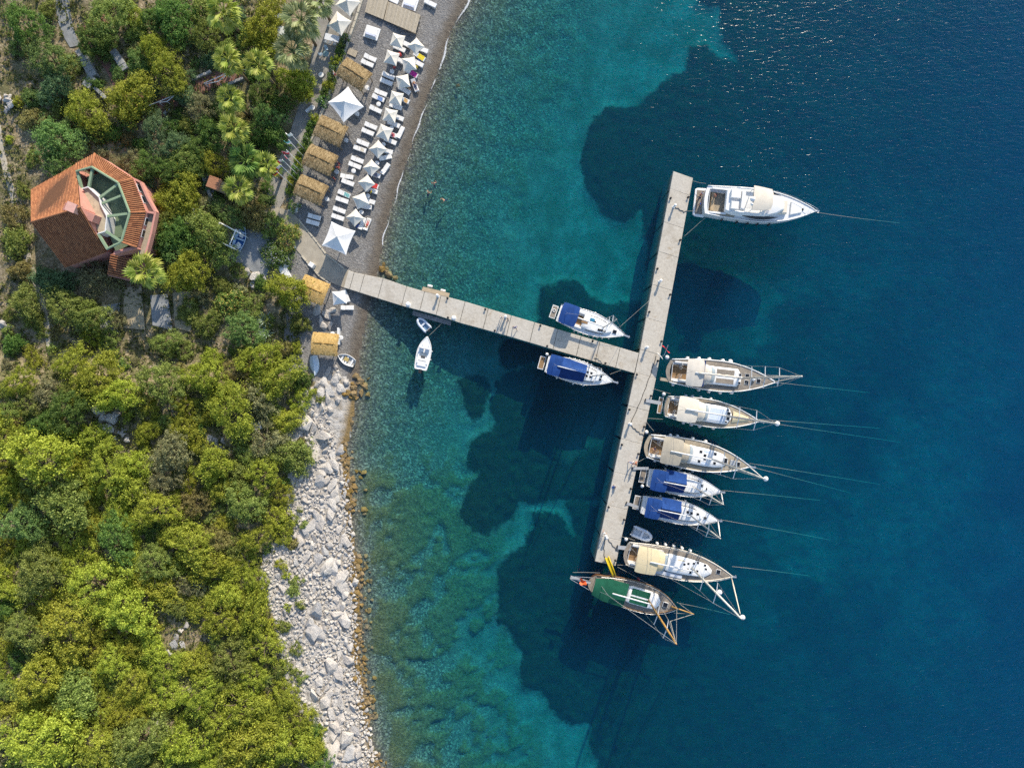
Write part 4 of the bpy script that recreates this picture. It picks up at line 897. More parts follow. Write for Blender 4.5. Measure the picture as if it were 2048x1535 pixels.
# speedboat
b = Boat('speedboat', 'white open speedboat at anchor below the boarding step', 'speedboat', (841, 739), (855, 673), 2.3, .75, .84, 2.3, tm=.45, zpx=.7, cock=(1.0, 2.7, .75, plain('pale_sole', (.5, .48, .44), .7)), sheer=.1)
b.toerail(WHITE, .06, .05)
b.box('console', b.X(.55), b.X(.66), .1, .8, .78, 1.25, WHITE, .08); b.box('console', b.X(.55), b.X(.66), -.8, -.15, .78, 1.25, WHITE, .08)
m = MB(); m.prism(b.outline(.66, .90, .62, .7, noseround=.6), .80, .84, inset=.01); m.build('bow_well', plain('bow_cushion', (.36, .40, .46), .8), b.root)
b.box('engine_cover', b.X(.10), b.X(.26), -.75, .75, .78, 1.0, WHITE, .08); b.box('bench_seat', b.X(.27), b.X(.34), -.85, .85, .76, 1.02, WFAB, .05); b.box('bench_seat', b.X(.42), b.X(.49), -.85, .85, .62, .95, CREAM, .05)
m = MB(); m.box(-.55, .05, -.22, .22, .25, .95); m.tube([(-.3, 0, -.5), (-.3, 0, .3)], .08, 6); m.build('outboard_motor', BLACK, b.root)
m = MB(); m.box(b.X(.62), b.X(.65), -.85, .85, 1.2, 1.5); m.build('windscreen', plain('tinted_screen', (.45, .45, .48), .15, .05), b.root)
b.fenders([], [.35, .6], .08)
# small boats ashore
def dinghy(name, label, p0, p1, w, hull, inner, up=0.0, inverted=False, z=.45):
    g = G((p0[0] + p1[0]) / 2, (p0[1] + p1[1]) / 2); a, c2 = G(*p0, z), G(*p1, z); d = c2 - a; L_ = math.hypot(d.x, d.y); zb = gz(a.x, a.y) * .5 + gz(c2.x, c2.y) * .5
    r = thing(name, label, 'rowing boat', (a.x, a.y, zb + up), math.atan2(d.y, d.x))
    hb = lambda u: w / 2 * half_beam(u, .72, 2.2, .4)
    m = MB(); k = -1 if inverted else 1; z0 = .5 if inverted else 0.0
    for sg in (1, -1): m.grid(lambda u, v: (L_ * u, sg * hb(u) * (1 - v ** 3) if v < 1 else 0, z0 + k * (.5 * (1 - v) * (1 + .25 * u ** 2))), 14, 6)
    m.add([(0, hb(0), z0 + k * .5), (0, hb(0) * .7, z0 + k * .1), (0, -hb(0) * .7, z0 + k * .1), (0, -hb(0), z0 + k * .5)], [(0, 1, 2, 3)])
    m.build('hull', hull, r, True, auto=50)
    if not inverted:
        m = MB(); m.grid(lambda u, v: (L_ * (.04 + .9 * u), (1 - 2 * v) * hb(.04 + .9 * u) * .86, .18), 10, 4); m.build('floor', inner, r)
        for f in (.12, .42, .70):
            m = MB(); m.box(L_ * f, L_ * f + .26, -hb(f) * .93, hb(f) * .93, .36, .41); m.build('thwart', hull, r)
        for sg in (1, -1): m = MB(); m.tube([(L_ * i / 14, sg * hb(i / 14), .5 * (1 + .25 * (i / 14) ** 2)) for i in range(15)], .045, 5); m.build('gunwale', hull, r, True)
    return r
r = dinghy('rowing_boat', 'small white open boat pulled up on the pebbles beside the lowest thatched shelter', (709, 727), (676, 710), 1.55, WHITE, plain('pale_sole', (.5, .48, .44), .7))
m = MB(); m.box(1.1, 1.8, -.35, .25, .2, .45); m.build('cargo', plain('yellow_brown_bag', (.42, .32, .12), .8), r)
r = dinghy('upturned_boat', 'pale grey boat lying upside down on the rocks below the lowest thatched shelter', (627, 711), (629, 751), 1.5, plain('pale_hull', (.50, .57, .64), .5, .06), GREY, .1, True)
r = dinghy('display_boat', 'small blue and white wooden boat set up in the garden beside the white frame', (474, 500), (491, 454), 1.75, plain('light_blue_hull', (.45, .58, .72), .5, .08), plain('blue_inside', (.02, .11, .34), .6, .25, 6), .35)
m = MB(); m.prism([(.2, -.35), (1.0, -.45), (1.3, .1), (.6, .4), (.2, .3)], .2, .45, inset=.05); m.build('white_cargo', WFAB, r)
m = MB(); m.prism([(2.0, -.3), (2.6, -.3), (2.7, .25), (2.1, .35)], .2, .45, inset=.05); m.build('white_cargo', WFAB, r)

# mooring lines
def line(label, a, c2, sag=0.4, r=.03, mat=None, sub=None):
    pts = [a.lerp(c2, i / 10) - Vector((0, 0, sag * math.sin(math.pi * i / 10))) for i in range(11)]
    m = MB(); m.tube([q - a for q in pts], r, 4); return tag(m.build('mooring_line', mat or ROPE, None, True, a), label, 'rope', 'mooring ropes')
for px, bz, end, dz, lb in (((1628, 424), 2.1, (1800, 446), -2, 'bow mooring rope of the white motor yacht'), ((1549, 764), 1.5, (1740, 785), -5, 'bow mooring rope of the beige northernmost sailboat'),
        ((1517, 838), 1.4, (1760, 856), -5, 'upper of two bow ropes from the sailboat with rounded cream bimini'), ((1517, 842), 1.4, (1800, 884), -6, 'lower of two bow ropes from the sailboat with rounded cream bimini'),
        ((1499, 926), 1.4, (1760, 968), -5, 'upper of two bow ropes from the taupe covered sailboat'), ((1499, 932), 1.4, (1700, 985), -5, 'lower of two bow ropes from the taupe covered sailboat'),
        ((1443, 980), 1.3, (1640, 1000), -4, 'bow rope of the northern blue covered sailboat'), ((1437, 1038), 1.3, (1660, 1079), -4, 'bow rope of the southern blue covered sailboat'),
        ((1464, 1132), 1.4, (1620, 1151), -4, 'bow rope of the cream covered sailboat'), ((1356, 1205), 1.4, (1460, 1228), -3, 'bow rope of the green covered wooden boat')):
    line(lb, P(*px, bz), P(*end, dz), 0.25, .024)
for p0, z0, p1, z1, lb in (((1386, 362), 1.4, (1412, 367), 1.9, 'northern stern rope of the motor yacht'), ((1374, 422), 1.4, (1396, 421), 1.6, 'middle stern rope of the motor yacht'), ((1367, 474), 1.4, (1413, 433), 1.8, 'long diagonal stern rope of the motor yacht'),
        ((1306, 777), 1.4, (1341, 787), 1.4, 'stern rope from the pier to the cream bimini sailboat'), ((1295, 836), 1.4, (1326, 838), 1.4, 'lower stern rope of the cream bimini sailboat'), ((1292, 842), 1.4, (1308, 862), 1.4, 'northern stern rope of the taupe covered sailboat'),
        ((1277, 923), 1.4, (1297, 913), 1.4, 'southern stern rope of the taupe covered sailboat'), ((1241, 1072), 1.4, (1270, 1080), 1.4, 'northern stern rope of the cream covered sailboat'), ((1234, 1129), 1.4, (1262, 1131), 1.4, 'southern stern rope of the cream covered sailboat'),
        ((1235, 1133), 1.4, (1320, 1180), 1.4, 'spring rope along the green covered wooden boat'), ((1145, 1144), 1.5, (1200, 1145), 1.5, 'rope at the stern of the green covered wooden boat'), ((858, 671), .8, (883, 647), .6, 'rope tying the speedboat to the boarding step'),
        ((1238, 655), 1.3, (1300, 600), 1.3, 'thin rope from the northern blue covered yacht to the cross pier'), ((1220, 748), 1.3, (1242, 740), 1.3, 'short bow rope of the sailboat south of the main pier')):
    line(lb, P(*p0, z0), P(*p1, z1), 0.15, .026)
# flagstaff on the pier edge with a red and a white flag
p = P(1322, 712, PZ); r = thing('flagstaff', 'slim flagstaff with a red flag and a white flag above the pier edge', 'flagpole', p)
q = P(1336, 690, 3.6) - p; m = MB(); m.tube([(0, 0, 0), (0.2, .1, 1.2), tuple(q)], .03, 5); m.build('staff', WPAINT, r)
m = MB(); m.grid(lambda u, v: (q.x - .75 + 1.1 * u, q.y - .2 - 1.0 * u + .25 * v + .1 * math.sin(u * 6), q.z - .2 - .5 * v), 8, 4); m.build('red_flag', RED, r, True)
m = MB(); m.grid(lambda u, v: (q.x * .3 - .9 + .8 * u, q.y * .3 - .2 - .9 * u + .3 * v, q.z * .5 - .35 * v), 6, 4); m.build('white_flag', WFAB, r, True)
# ---------------------------------------------------------------- draped strips: promenade, walkway, paths, walls
def rib_strip(name, A, B, n, h, mat, kind='structure', nv=4, depth=0.4, level=None):
    """strip between pixel polylines A and B, laid h above the ground"""
    m = MB(); top = []
    for i in range(n + 1):
        a, b = pline(A, i / n), pline(B, i / n); row = []
        for j in range(nv + 1):
            q = (lerp(a[0], b[0], j / nv), lerp(a[1], b[1], j / nv)); g = G(q[0], q[1], h) if level is None else P(q[0], q[1], level); row.append(g)
        top.append(row)
    vs = [p for r in top for p in r]; w = nv + 1
    fs = [(i * w + j, (i + 1) * w + j, (i + 1) * w + j + 1, i * w + j + 1) for i in range(n) for j in range(nv)]
    k = len(vs)
    vs += [r[0] - Vector((0, 0, depth)) for r in top] + [r[-1] - Vector((0, 0, depth)) for r in top]
    for i in range(n):
        fs.append((i * w, k + i, k + i + 1, (i + 1) * w)); fs.append((i * w + nv, (i + 1) * w + nv, k + n + 1 + i + 1, k + n + 1 + i))
    m.add(vs, fs); o = m.build(name, mat); 
    if kind: o['kind'] = kind
    return o
PAVE = plain('promenade_paving', (0.27, 0.255, 0.23), 0.9, 0.22, 0.8, 0.2, 0.03)
rib_strip('promenade', [(640, -60), (628, 60), (622, 125), (605, 190), (588, 240), (572, 290), (552, 330), (536, 380), (528, 425), (524, 470)],
          [(735, -60), (706, 40), (683, 100), (662, 150), (645, 200), (627, 245), (612, 280), (596, 320), (578, 370), (566, 405)], 30, 0.06, PAVE)
rib_strip('walkway', [(542, 408), (585, 425), (612, 455), (640, 490), (662, 518), (690, 538), (699, 541)], [(535, 440), (556, 460), (590, 496), (616, 526), (640, 552), (668, 568), (688, 575)], 16, 0.10, PATHC)
KERBC = plain('pale_kerb', (0.46, 0.42, 0.34), 0.85, 0.12)
def kerb(label, pts, h=0.22, w=0.28, mat=None, name='kerb_wall', cat='wall', seg=1.2, ch=None):
    """low wall of coping stones along a pixel polyline; each stone is a part"""
    W_ = [G(*p) for p in pts]; o = thing(name, label, cat, W_[0]); o0 = W_[0]
    for a, b in zip(W_[:-1], W_[1:]):
        d = b - a; L_ = math.hypot(d.x, d.y); n = max(1, round(L_ / seg)); u = Vector((d.x, d.y, 0)).normalized(); v = Vector((-u.y, u.x, 0)) * w / 2
        for i in range(n):
            p, q = a.lerp(b, i / n), a.lerp(b, (i + 0.97) / n); z = (gz(p.x, p.y) + gz(q.x, q.y)) / 2
            m = MB(); m.prism([(x.x - o0.x, x.y - o0.y) for x in (p - v, q - v, q + v, p + v)], z - 0.4 - o0.z, z + h - o0.z + RNG.uniform(-.01, .01), inset=0.03); m.build('coping_stone', mat or KERBC, o)
    return o
kerb('low pale coping wall between the promenade hedge and the thatched shelters', [(727, -5), (711, 45), (697, 85), (680, 130), (664, 175), (646, 222), (626, 275), (612, 305), (594, 352)], 0.35, 0.35)
kerb('pale kerb along the seaward edge of the walkway leading to the pier', [(598, 440), (626, 474), (652, 508), (688, 537)], 0.2, 0.22)
kerb('pale kerb along the landward edge of the walkway leading to the pier', [(604, 512), (622, 533), (640, 553), (662, 568)], 0.2, 0.22)

# ---------------------------------------------------------------- thatched shelters
t = NT('thatch'); v = t.coord('Object')
f = t.noise(v, 5.0, 6, 0.7); isl = t.n('NewGeometry').outputs['Random Per Island']
c = t.ramp(f, [(0.25, (0.12, 0.082, 0.04)), (0.5, (0.27, 0.19, 0.092)), (0.75, (0.43, 0.32, 0.17))])
c = t.mixc(0.55, c, t.ramp(isl, [(0, (0.045, 0.03, 0.014)), (0.45, (0.26, 0.18, 0.085)), (1, (0.58, 0.45, 0.26))]))
t.principled(c, 0.95, None, 0.1); THATCH = t.m
t = NT('thatch_bright'); v = t.coord('Object')
f = t.noise(v, 4.0, 6, 0.7); isl = t.n('NewGeometry').outputs['Random Per Island']
c = t.ramp(f, [(0.25, (0.30, 0.18, 0.05)), (0.5, (0.52, 0.34, 0.12)), (0.75, (0.66, 0.46, 0.20))])
c = t.mixc(0.5, c, t.ramp(isl, [(0, (0.25, 0.15, 0.045)), (0.5, (0.52, 0.34, 0.12)), (1, (0.68, 0.50, 0.24))]))
t.principled(c, 0.95, None, 0.1); THATCHB = t.m
BAGS = None
POSTW = plain('bleached_post', (0.30, 0.22, 0.14), 0.85, 0.2)
def roof_z(u, v, rs):      # u along the ridge, v across, both -1..1
    return 0.46 * (1 - abs(v) ** 1.5) * (1 - 0.25 * abs(u) ** 5) - 0.10 * abs(u) ** 6
def thatch_meshes(seed):
    r = random.Random(seed); n = np.array
    ed = [r.uniform(-.06, .05) for _ in range(60)]
    m = MB()
    def fn(a, b):
        u = 2 * a - 1; v = 2 * b - 1; k = 1 + ed[int((a * 13 + b * 29)) % 60] * (max(abs(u), abs(v)) ** 8)
        rd = 1 - 0.17 * (abs(u) ** 3) * (abs(v) ** 3)
        return (u * k * rd, v * k * rd, roof_z(u, v, r) + 0.07 * math.sin(a * 23 + b * 7) * math.sin(b * 17) + 0.05 * math.sin(a * 9 + seed) * math.cos(b * 8 + seed))
    m.grid(fn, 22, 18)
    m.grid(lambda a, b: (lerp(-.97, .97, a), lerp(.97, -.97, b), roof_z(lerp(-1, 1, a), lerp(-1, 1, b), r) - 0.22), 8, 8)
    base = m.mesh('thatch_roof', THATCH, True)
    s = MB()
    for i in range(2600):
        u = r.uniform(-1, 1); v = r.choice((-1, 1)) * r.random() ** 0.7; sg = 1 if v > 0 else -1
        z = roof_z(u, v, r); L_ = r.uniform(.12, .5); v2 = v + sg * L_; du = r.uniform(-.06, .06); w = r.uniform(.012, .04)
        z2 = roof_z(u, min(1, abs(v2)), r) - max(0, abs(v2) - 1) * 1.2 + r.uniform(0, .06); v2 = max(-1.0, min(1.0, v2)) + sg * r.uniform(-.04, .10) * (abs(v2) > 1)
        s.add([(u - w, v, z + .03), (u + w, v, z + .03), (u + du + w * .5, v2, z2 + .02), (u + du - w * .5, v2, z2 + .02)], [(0, 1, 2, 3)])
    for i in range(260):   # ragged gable ends
        v = r.uniform(-1, 1); sg = r.choice((-1, 1)); z = roof_z(.96, v, r); w = .02; L_ = r.uniform(.03, .09)
        s.add([(sg * .9, v - w, z + .04), (sg * .9, v + w, z + .04), (sg * (1 + L_), v + w + r.uniform(-.05, .05), z - .08), (sg * (1 + L_), v - w, z - .08)], [(0, 1, 2, 3)])
    for i in range(160):   # tufted ridge
        u = r.uniform(-.75, .75); a = r.uniform(-.3, .3); s.add([(u - .05, -.03 + a * .1, .47), (u + .05, .03 + a * .1, .49), (u + .06, .06, .57), (u - .04, -.02, .55)], [(0, 1, 2, 3)])
    straw = s.mesh('straw', THATCH)
    rd = MB(); pts = [(lerp(-.38, .36, i / 11), .09 * math.sin(i * 1.3 + seed * 2) + .05 * math.sin(i * 2.9), .47) for i in range(12)]; rd.tube(pts, [.004] + [.013] * 10 + [.004], 5)
    return base, straw, rd.mesh('ridge_rope', plain('dark_binding', (.10, .06, .02), .9))
THM = [thatch_meshes(s_) for s_ in (1, 2, 3)]
def cabana(i, c4, label, mat, variant, hgt=2.35):
    c4 = [Vector(c) for c in c4]; cx = sum(c.x for c in c4) / 4; cy_ = sum(c.y for c in c4) / 4
    cen = G(cx, cy_, hgt); g = cen.z - hgt
    w4 = [P(c.x, c.y, cen.z) for c in c4]
    u = ((w4[1] - w4[0]) + (w4[2] - w4[3])) / 4; vv = ((w4[3] - w4[0]) + (w4[2] - w4[1])) / 4
    ang = math.atan2(u.y, u.x); hu, hv = u.length, vv.length
    r = thing('thatched_shelter', label, 'shelter', (cen.x, cen.y, g), ang, 'thatched beach shelters')
    for me, nm in zip(THM[variant], ('thatch_roof', 'straw', 'ridge_rope')):
        o = link_obj(nm, me, r, (0, 0, hgt), (0, 0, 0), (hu, hv, 0.85))
        if nm == 'straw': o['kind'] = 'stuff'
        if nm != 'ridge_rope':
            o.material_slots[0].link = 'OBJECT'; o.material_slots[0].material = mat
    for sx in (-1, 1):
        for sy in (-1, 1):
            m = MB(); m.tube([(sx * hu * .82, sy * hv * .82, -.3), (sx * hu * .82, sy * hv * .82, hgt + .15)], [.08, .07], 8); m.build('post', POSTW, r, True)
    m = MB(); m.box(-hu * .82, hu * .82, -hv * .84, -hv * .80, hgt - .05, hgt + .08); m.build('beam', POSTW, r); m = MB(); m.box(-hu * .82, hu * .82, hv * .80, hv * .84, hgt - .05, hgt + .08); m.build('beam', POSTW, r)
    return r
for i, (c4, lb, mt, vr) in enumerate((
    ([(690, 117), (739, 141), (726, 186), (677, 147)], 'thatched shelter beside the square of planks, topmost of the row on the beach', THATCH, 0),
    ([(643, 232), (694, 252), (679, 295), (628, 267)], 'thatched shelter just below the large white parasol by the hedge', THATCH, 1),
    ([(618, 290), (672, 308), (661, 355), (609, 325)], 'thatched shelter in the middle of the three standing together by the flags', THATCH, 2),
    ([(602, 350), (653, 370), (642, 412), (588, 386)], 'thatched shelter nearest the walkway, lowest of the three by the flags', THATCH, 0),
    ([(606, 548), (656, 569), (645, 610), (599, 591)], 'golden thatched shelter just below the start of the pier', THATCHB, 1),
    ([(625, 665), (676, 669), (673, 711), (624, 706)], 'straw-coloured thatched shelter above the small boats ashore, lowest on the beach', THATCHB, 2))):
    cabana(i, c4, lb, mt, vr)

# ---------------------------------------------------------------- parasols
def canopy_mesh(name, rise, val, n=8):
    """square canopy of half side 1, four sagging gores and a short valance"""
    m = MB()
    for k in range(4):
        a = k * math.pi / 2; ca, sa = math.cos(a), math.sin(a)
        def fn(u, v):
            y = (2 * u - 1) * v; x = v * (1 - 0.07 * (1 - (2 * u - 1) ** 2) * v); z = rise * (1 - v) ** 1.25 - 0.05 * rise * math.sin(math.pi * v) * (1 - abs(2 * u - 1))
            return (x * ca - y * sa, x * sa + y * ca, z)
        m.grid(fn, n, n)
        def vl(u, v):
            y = 2 * u - 1; x = 1 - 0.07 * (1 - y * y); return (x * ca - y * sa, x * sa + y * ca, -val * v)
        m.grid(lambda u, v: vl(u, 1 - v), n, 1)
    return m.mesh(name, WFAB, True)
CAN_S = canopy_mesh('canopy', 0.62, 0.10); CAN_L = canopy_mesh('canopy', 0.50, 0.05); 
for me in (CAN_S, CAN_L): me.set_sharp_from_angle(angle=math.radians(18))
def parasol(px, py, half, ang, label, group, big=False, mat=None, hgt=None, cat='parasol'):
    hgt = hgt or (2.55 if big else 2.1); p = G(px, py, hgt + half * .5); g = gz(p.x, p.y)
    r = thing('beach_parasol', label, cat, (p.x, p.y, g), ang, group)
    o = link_obj('canopy', CAN_L if big else CAN_S, r, (0, 0, hgt), (0, 0, 0), (half, half, half * (1.0 if big else 1.15)))
    if mat: o.material_slots[0].link = 'OBJECT'; o.material_slots[0].material = mat
    m = MB(); m.tube([(0, 0, 0), (0, 0, hgt + half * .5)], .035 if not big else .06, 8); m.build('pole', POSTW if not big else STEEL, r, True)
    m = MB(); m.lathe([(.32, 0), (.32, .08), (.08, .1), (.06, .3)], 12); m.build('base', CONCW, r)
    m = MB()
    for k in range(4):
        a = math.pi / 4 + k * math.pi / 2; m.tube([(0, 0, hgt - .2 + half * .1), (half * .68 * math.cos(a), half * .68 * math.sin(a), hgt + half * .16)], .018, 4)
    m.build('strut_set', STEEL, r)['kind'] = 'stuff'
    if big: m = MB(); m.lathe([(.16, 0), (.12, .1), (.02, .16)], 10, None, (0, 0, hgt + half * .5 - .02)); m.build('finial', WPAINT, r, True)
    return r
SP = [((1150, 320), (1278, 355), (1245, 465), (1110, 445), (1190, 390)), ((1395, 370), (1475, 460), (1370, 545), (1305, 440), (1385, 440)), ((1095, 495), (1230, 535), (1165, 665), (1055, 600), (1125, 560)),
      ((1240, 580), (1370, 560), (1385, 695), (1265, 715), (1310, 635)), ((1170, 765), (1305, 740), (1325, 880), (1210, 880), (1250, 810)), ((1135, 915), (1260, 945), (1230, 1080), (1105, 1020), (1180, 985)),
      ((1075, 1090), (1205, 1120), (1160, 1255), (1040, 1200), (1120, 1160)), ((1040, 1255), (1150, 1300), (1085, 1445), (970, 1365), (1060, 1335))]
SP = [[(560 + x / 5.117, y / 5.117) for x, y in q] for q in SP]
SP2 = [((1380, 500), (1490, 615), (1365, 735), (1255, 600), (1365, 605)), ((1290, 740), (1400, 850), (1275, 965), (1185, 855), (1285, 845)), ((1235, 945), (1340, 1080), (1215, 1150), (1110, 1020), (1220, 1035)),
       ((1195, 1170), (1260, 1320), (1110, 1385), (1040, 1220), (1145, 1265)), ((1095, 1385), (1190, 1495), (1065, 1610), (960, 1480), (1070, 1485))]
SP += [[(540 + x / 6.397, 200 + y / 6.397) for x, y in q] for q in SP2]
PN = ['pale canvas parasol nearest the white daybed, upper end of the parasol row', 'pale canvas parasol beside the yellow towel, nearest the sea in the row']
CANV = plain('pale_canvas', (0.66, 0.62, 0.54), 0.85, 0.05, 2.0, 0.15, 0.02)
for i, q in enumerate(SP):
    cx = sum(p[0] for p in q[:4]) / 4; cy_ = sum(p[1] for p in q[:4]) / 4
    w = [P(p[0], p[1], 3.2) for p in q[:4]]; hd = sum((w[k] - w[(k + 2) % 4]).length for k in range(2)) / 4
    d = w[1] - w[0]; ang = math.atan2(d.y, d.x)
    parasol(cx, cy_, hd * 0.7071 * 1.03, ang, PN[i] if i < 2 else 'pale canvas parasol, %s down the row between the two lines of sun loungers' % ordn(i), 'small pale parasols in a row on the beach', mat=CANV)
for c4, lb, h_ in (([(693, 167), (724, 207), (683, 239), (652, 198)], 'large white square parasol between two thatched shelters', 2.7), ([(659, 439), (707, 458), (688, 508), (640, 487)], 'large white square parasol standing by the walkway to the pier', 2.7),
               ([(675, 20), (704, 40), (675, 66), (648, 40)], 'grey-white parasol over the tables on the promenade', 2.6), ([(690, -22), (722, 2), (697, 24), (664, 0)], 'grey-white parasol cut by the upper edge of the picture, on the promenade', 2.6)):
    w = [P(x, y, 4.0) for x, y in c4]; hd = ((w[0] - w[2]).length + (w[1] - w[3]).length) / 4; d = w[1] - w[0]
    parasol(sum(x for x, y in c4) / 4, sum(y for x, y in c4) / 4, hd * .7071, math.atan2(d.y, d.x), lb, 'large white parasols', True, WFAB if h_ > 2.65 else CANV, h_)
w = [P(x, y, 3.2) for x, y in ((662, 582), (688, 579), (690, 606), (665, 610))]; d = w[1] - w[0]
parasol(676.5, 594, 1.05, math.atan2(d.y, d.x), 'single white parasol beside the golden thatched shelter below the pier', 'small pale parasols in a row on the beach', mat=WFAB)

# ---------------------------------------------------------------- sun loungers
def lounger_parts():
    f = MB(); f.box(-1.0, 1.0, -.36, .36, .26, .31)
    fr = f.mesh('frame', WPAINT)
    mt = MB(); mt.prism([(-.28, -.34), (.99, -.34), (.99, .34), (-.28, .34)], .31, .42, inset=.035); mat_ = mt.mesh('mattress', WFAB)
    bk = MB(); bk.add([(-.30, -.34, .31), (-.30, .34, .31), (-.95, .34, .52), (-.95, -.34, .52), (-.30, -.34, .42), (-.30, .34, .42), (-.98, .34, .63), (-.98, -.34, .63)], [(0, 1, 2, 3), (4, 7, 6, 5), (0, 4, 5, 1), (1, 5, 6, 2), (2, 6, 7, 3), (3, 7, 4, 0)]); back = bk.mesh('backrest', WFAB)
    lg = MB(); lg.box(-.03, .03, -.03, .03, -.05, .26); leg = lg.mesh('leg', WPAINT)
    return fr, mat_, back, leg
LG = lounger_parts()
def lounger(px, py, deg, label, group, towel=None):
    p = G(px, py, .35); r = thing('sun_lounger', label, 'sun lounger', (p.x, p.y, gz(p.x, p.y)), math.radians(deg), group)
    link_obj('frame', LG[0], r); link_obj('mattress', LG[1], r); link_obj('backrest', LG[2], r)
    for x in (-.85, .85):
        for y in (-.3, .3): link_obj('leg', LG[3], r, (x, y, 0))
    if towel:
        m = MB(); m.grid(lambda u, v: (lerp(-.25, .85, u), lerp(-.37, .37, v), .43 + .012 * math.sin(u * 11 + v * 7)), 8, 6); tag(m.build('towel', towel[0], None, True, (p.x, p.y, gz(p.x, p.y)), math.radians(deg)), towel[1], 'towel')
    return r
PURP = plain('magenta_towel', (.45, .03, .25), .9, .15, 6); YELT = plain('yellow_towel', (.62, .50, .03), .9, .2, 6); REDT = plain('red_towel', (.55, .04, .04), .9, .2, 6); BLUT = plain('striped_blue_towel', (.06, .10, .35), .9, .3, 8)
WEST = [(740.8, 116), (735, 127), (777, 152), (773, 164), (762, 185.7), (757, 196), (751.5, 219), (742, 252), (736, 264), (726, 286), (720, 298), (715, 319.6), (710, 331), (694, 353), (696, 365), (688.5, 387.6), (684.6, 400), (679, 420), (676, 434.5)]
for i, (x, y) in enumerate(WEST):
    lounger(x, y, -21 + RNG.uniform(-3, 3) + (12 if i == 13 else 0), 'white sun lounger, %s down the landward line behind the parasols' % ordn(i), 'white sun loungers on the pebble beach')
EAST = [(799, 96.7, -25), (810, 87, -25), (844, 98.7, -20), (839, 113, -30), (795.5, 119, -25), (835.5, 126, -25), (824, 146.6, -28), (830, 171, -68), (809, 180, -28), (807, 199, -25), (791.6, 213, -14), (795.5, 234.5, -18), (787.7, 248, -20),
        (801, 265, 68), (783, 268.7, -18), (781, 282, -20), (773, 302, -15), (771, 315, 12), (770.6, 337.6, 58), (748.7, 348.5, -18), (744.8, 370, -18), (743, 381, -15), (737.8, 401.7, -15), (730.7, 413, -10), (724.5, 447, 66), (734.6, 448.5, 70)]
TW = {3: (YELT, 'yellow towel spread on a sun lounger near the sea'), 6: (PURP, 'magenta towel on a sun lounger near the sea'), 20: (REDT, 'red towel heaped on a sun lounger under a parasol')}
for i, (x, y, a) in enumerate(EAST):
    lounger(x, y, a + RNG.uniform(-3, 3), 'white sun lounger, %s down the seaward line under the parasols' % ordn(i), 'white sun loungers on the pebble beach', TW.get(i))
for x, y, a, lb in ((629, 433.6, -15, 'white sun lounger in the shade below the thatched shelters, upper of a pair'), (626, 445, -15, 'white sun lounger in the shade below the thatched shelters, lower of a pair'), (692, 592, -70, 'white sun lounger half under the parasol below the pier'),
                    (694.8, 615, 0, 'white sun lounger standing alone on the pebbles below the pier'), (861, 7, -25, 'white sun lounger at the upper edge of the beach nearest the sea'), (785, 0, -25, 'white sun lounger beyond the upper end of the timber deck')):
    lounger(x, y, a, lb, 'white sun loungers on the pebble beach')

# round tables
def round_table(px, py, label, r=.36, hgt=.55, mat=None):
    p = G(px, py, hgt); o = thing('round_table', label, 'table', (p.x, p.y, gz(p.x, p.y)), 0, 'small white round tables')
    m = MB(); m.lathe([(r, hgt - .05), (r, hgt - .01), (r - .03, hgt)], 16); m.build('table_top', mat or WPAINT, o, True, auto=40)
    m = MB(); m.lathe([(.05, 0), (.045, hgt - .05)], 8); m.build('stem', WPAINT, o); m = MB(); m.lathe([(.22, 0), (.22, .03), (.05, .05)], 12); m.build('foot', WPAINT, o)
for x, y, lb in ((784, 142.7, 'small white round table under the third parasol'), (757, 208, 'small white round table between landward loungers beside the sixth parasol'), (782.8, 256, 'small white round table beside the eighth parasol'), (734, 175, 'small white round table at the corner of the topmost thatched shelter'),
        (714, 227, 'small white round table at the corner of the large parasol by the hedge'), (692, 280, 'small white round table at the corner of the second thatched shelter'), (766.7, 289, 'small white round table beside the ninth parasol'), (707, 341.5, 'small white round table at the landward loungers beside the tenth parasol'),
        (673, 343, 'small white round table at the corner of the third thatched shelter'), (654, 398, 'small white round table at the corner of the fourth thatched shelter'), (735.4, 391.5, 'small white round table beside the twelfth parasol'), (722.6, 424, 'small white round table beside the last parasol of the row'), (754, 326, 'small white round table between the tenth parasol and a slanting lounger'),
        (642, 149.5, 'white round table on the promenade beside the rounded bush'), (624.5, 215, 'white round table on the promenade beside a white box'), (665, 667, 'small white round table behind the lowest thatched shelter'), (682, 675, 'small white round table at the corner of the lowest thatched shelter')):
    round_table(x, y, lb, .42 if 'promenade' in lb else .36)

# daybeds
def daybed(px, py, deg, label, w=1.15, l=.95):
    p = G(px, py, .4); r = thing('daybed', label, 'daybed', (p.x, p.y, gz(p.x, p.y)), math.radians(deg), 'square white daybeds')
    m = MB(); m.box(-w, w, -l, l, .1, .3); m.build('frame', WPAINT, r)
    m = MB(); m.prism([(-w * .8, -l * .75), (w * .8, -l * .75), (w * .8, l * .75), (-w * .8, l * .75)], .3, .5, inset=.07); m.build('mattress', WFAB, r)
    m = MB(); m.prism([(-w * .72, -l * .7), (w * .72, -l * .7), (w * .72, -l * .3), (-w * .72, -l * .3)], .5, .68, inset=.08); m.build('bolster', plain('pale_blue_cushion', (.55, .58, .70), .8), r)
daybed(743.5, 64.5, -18, 'square white daybed on the pebbles left of the first parasols'); daybed(820, 6, -18, 'square white daybed beside the timber deck at the upper edge')
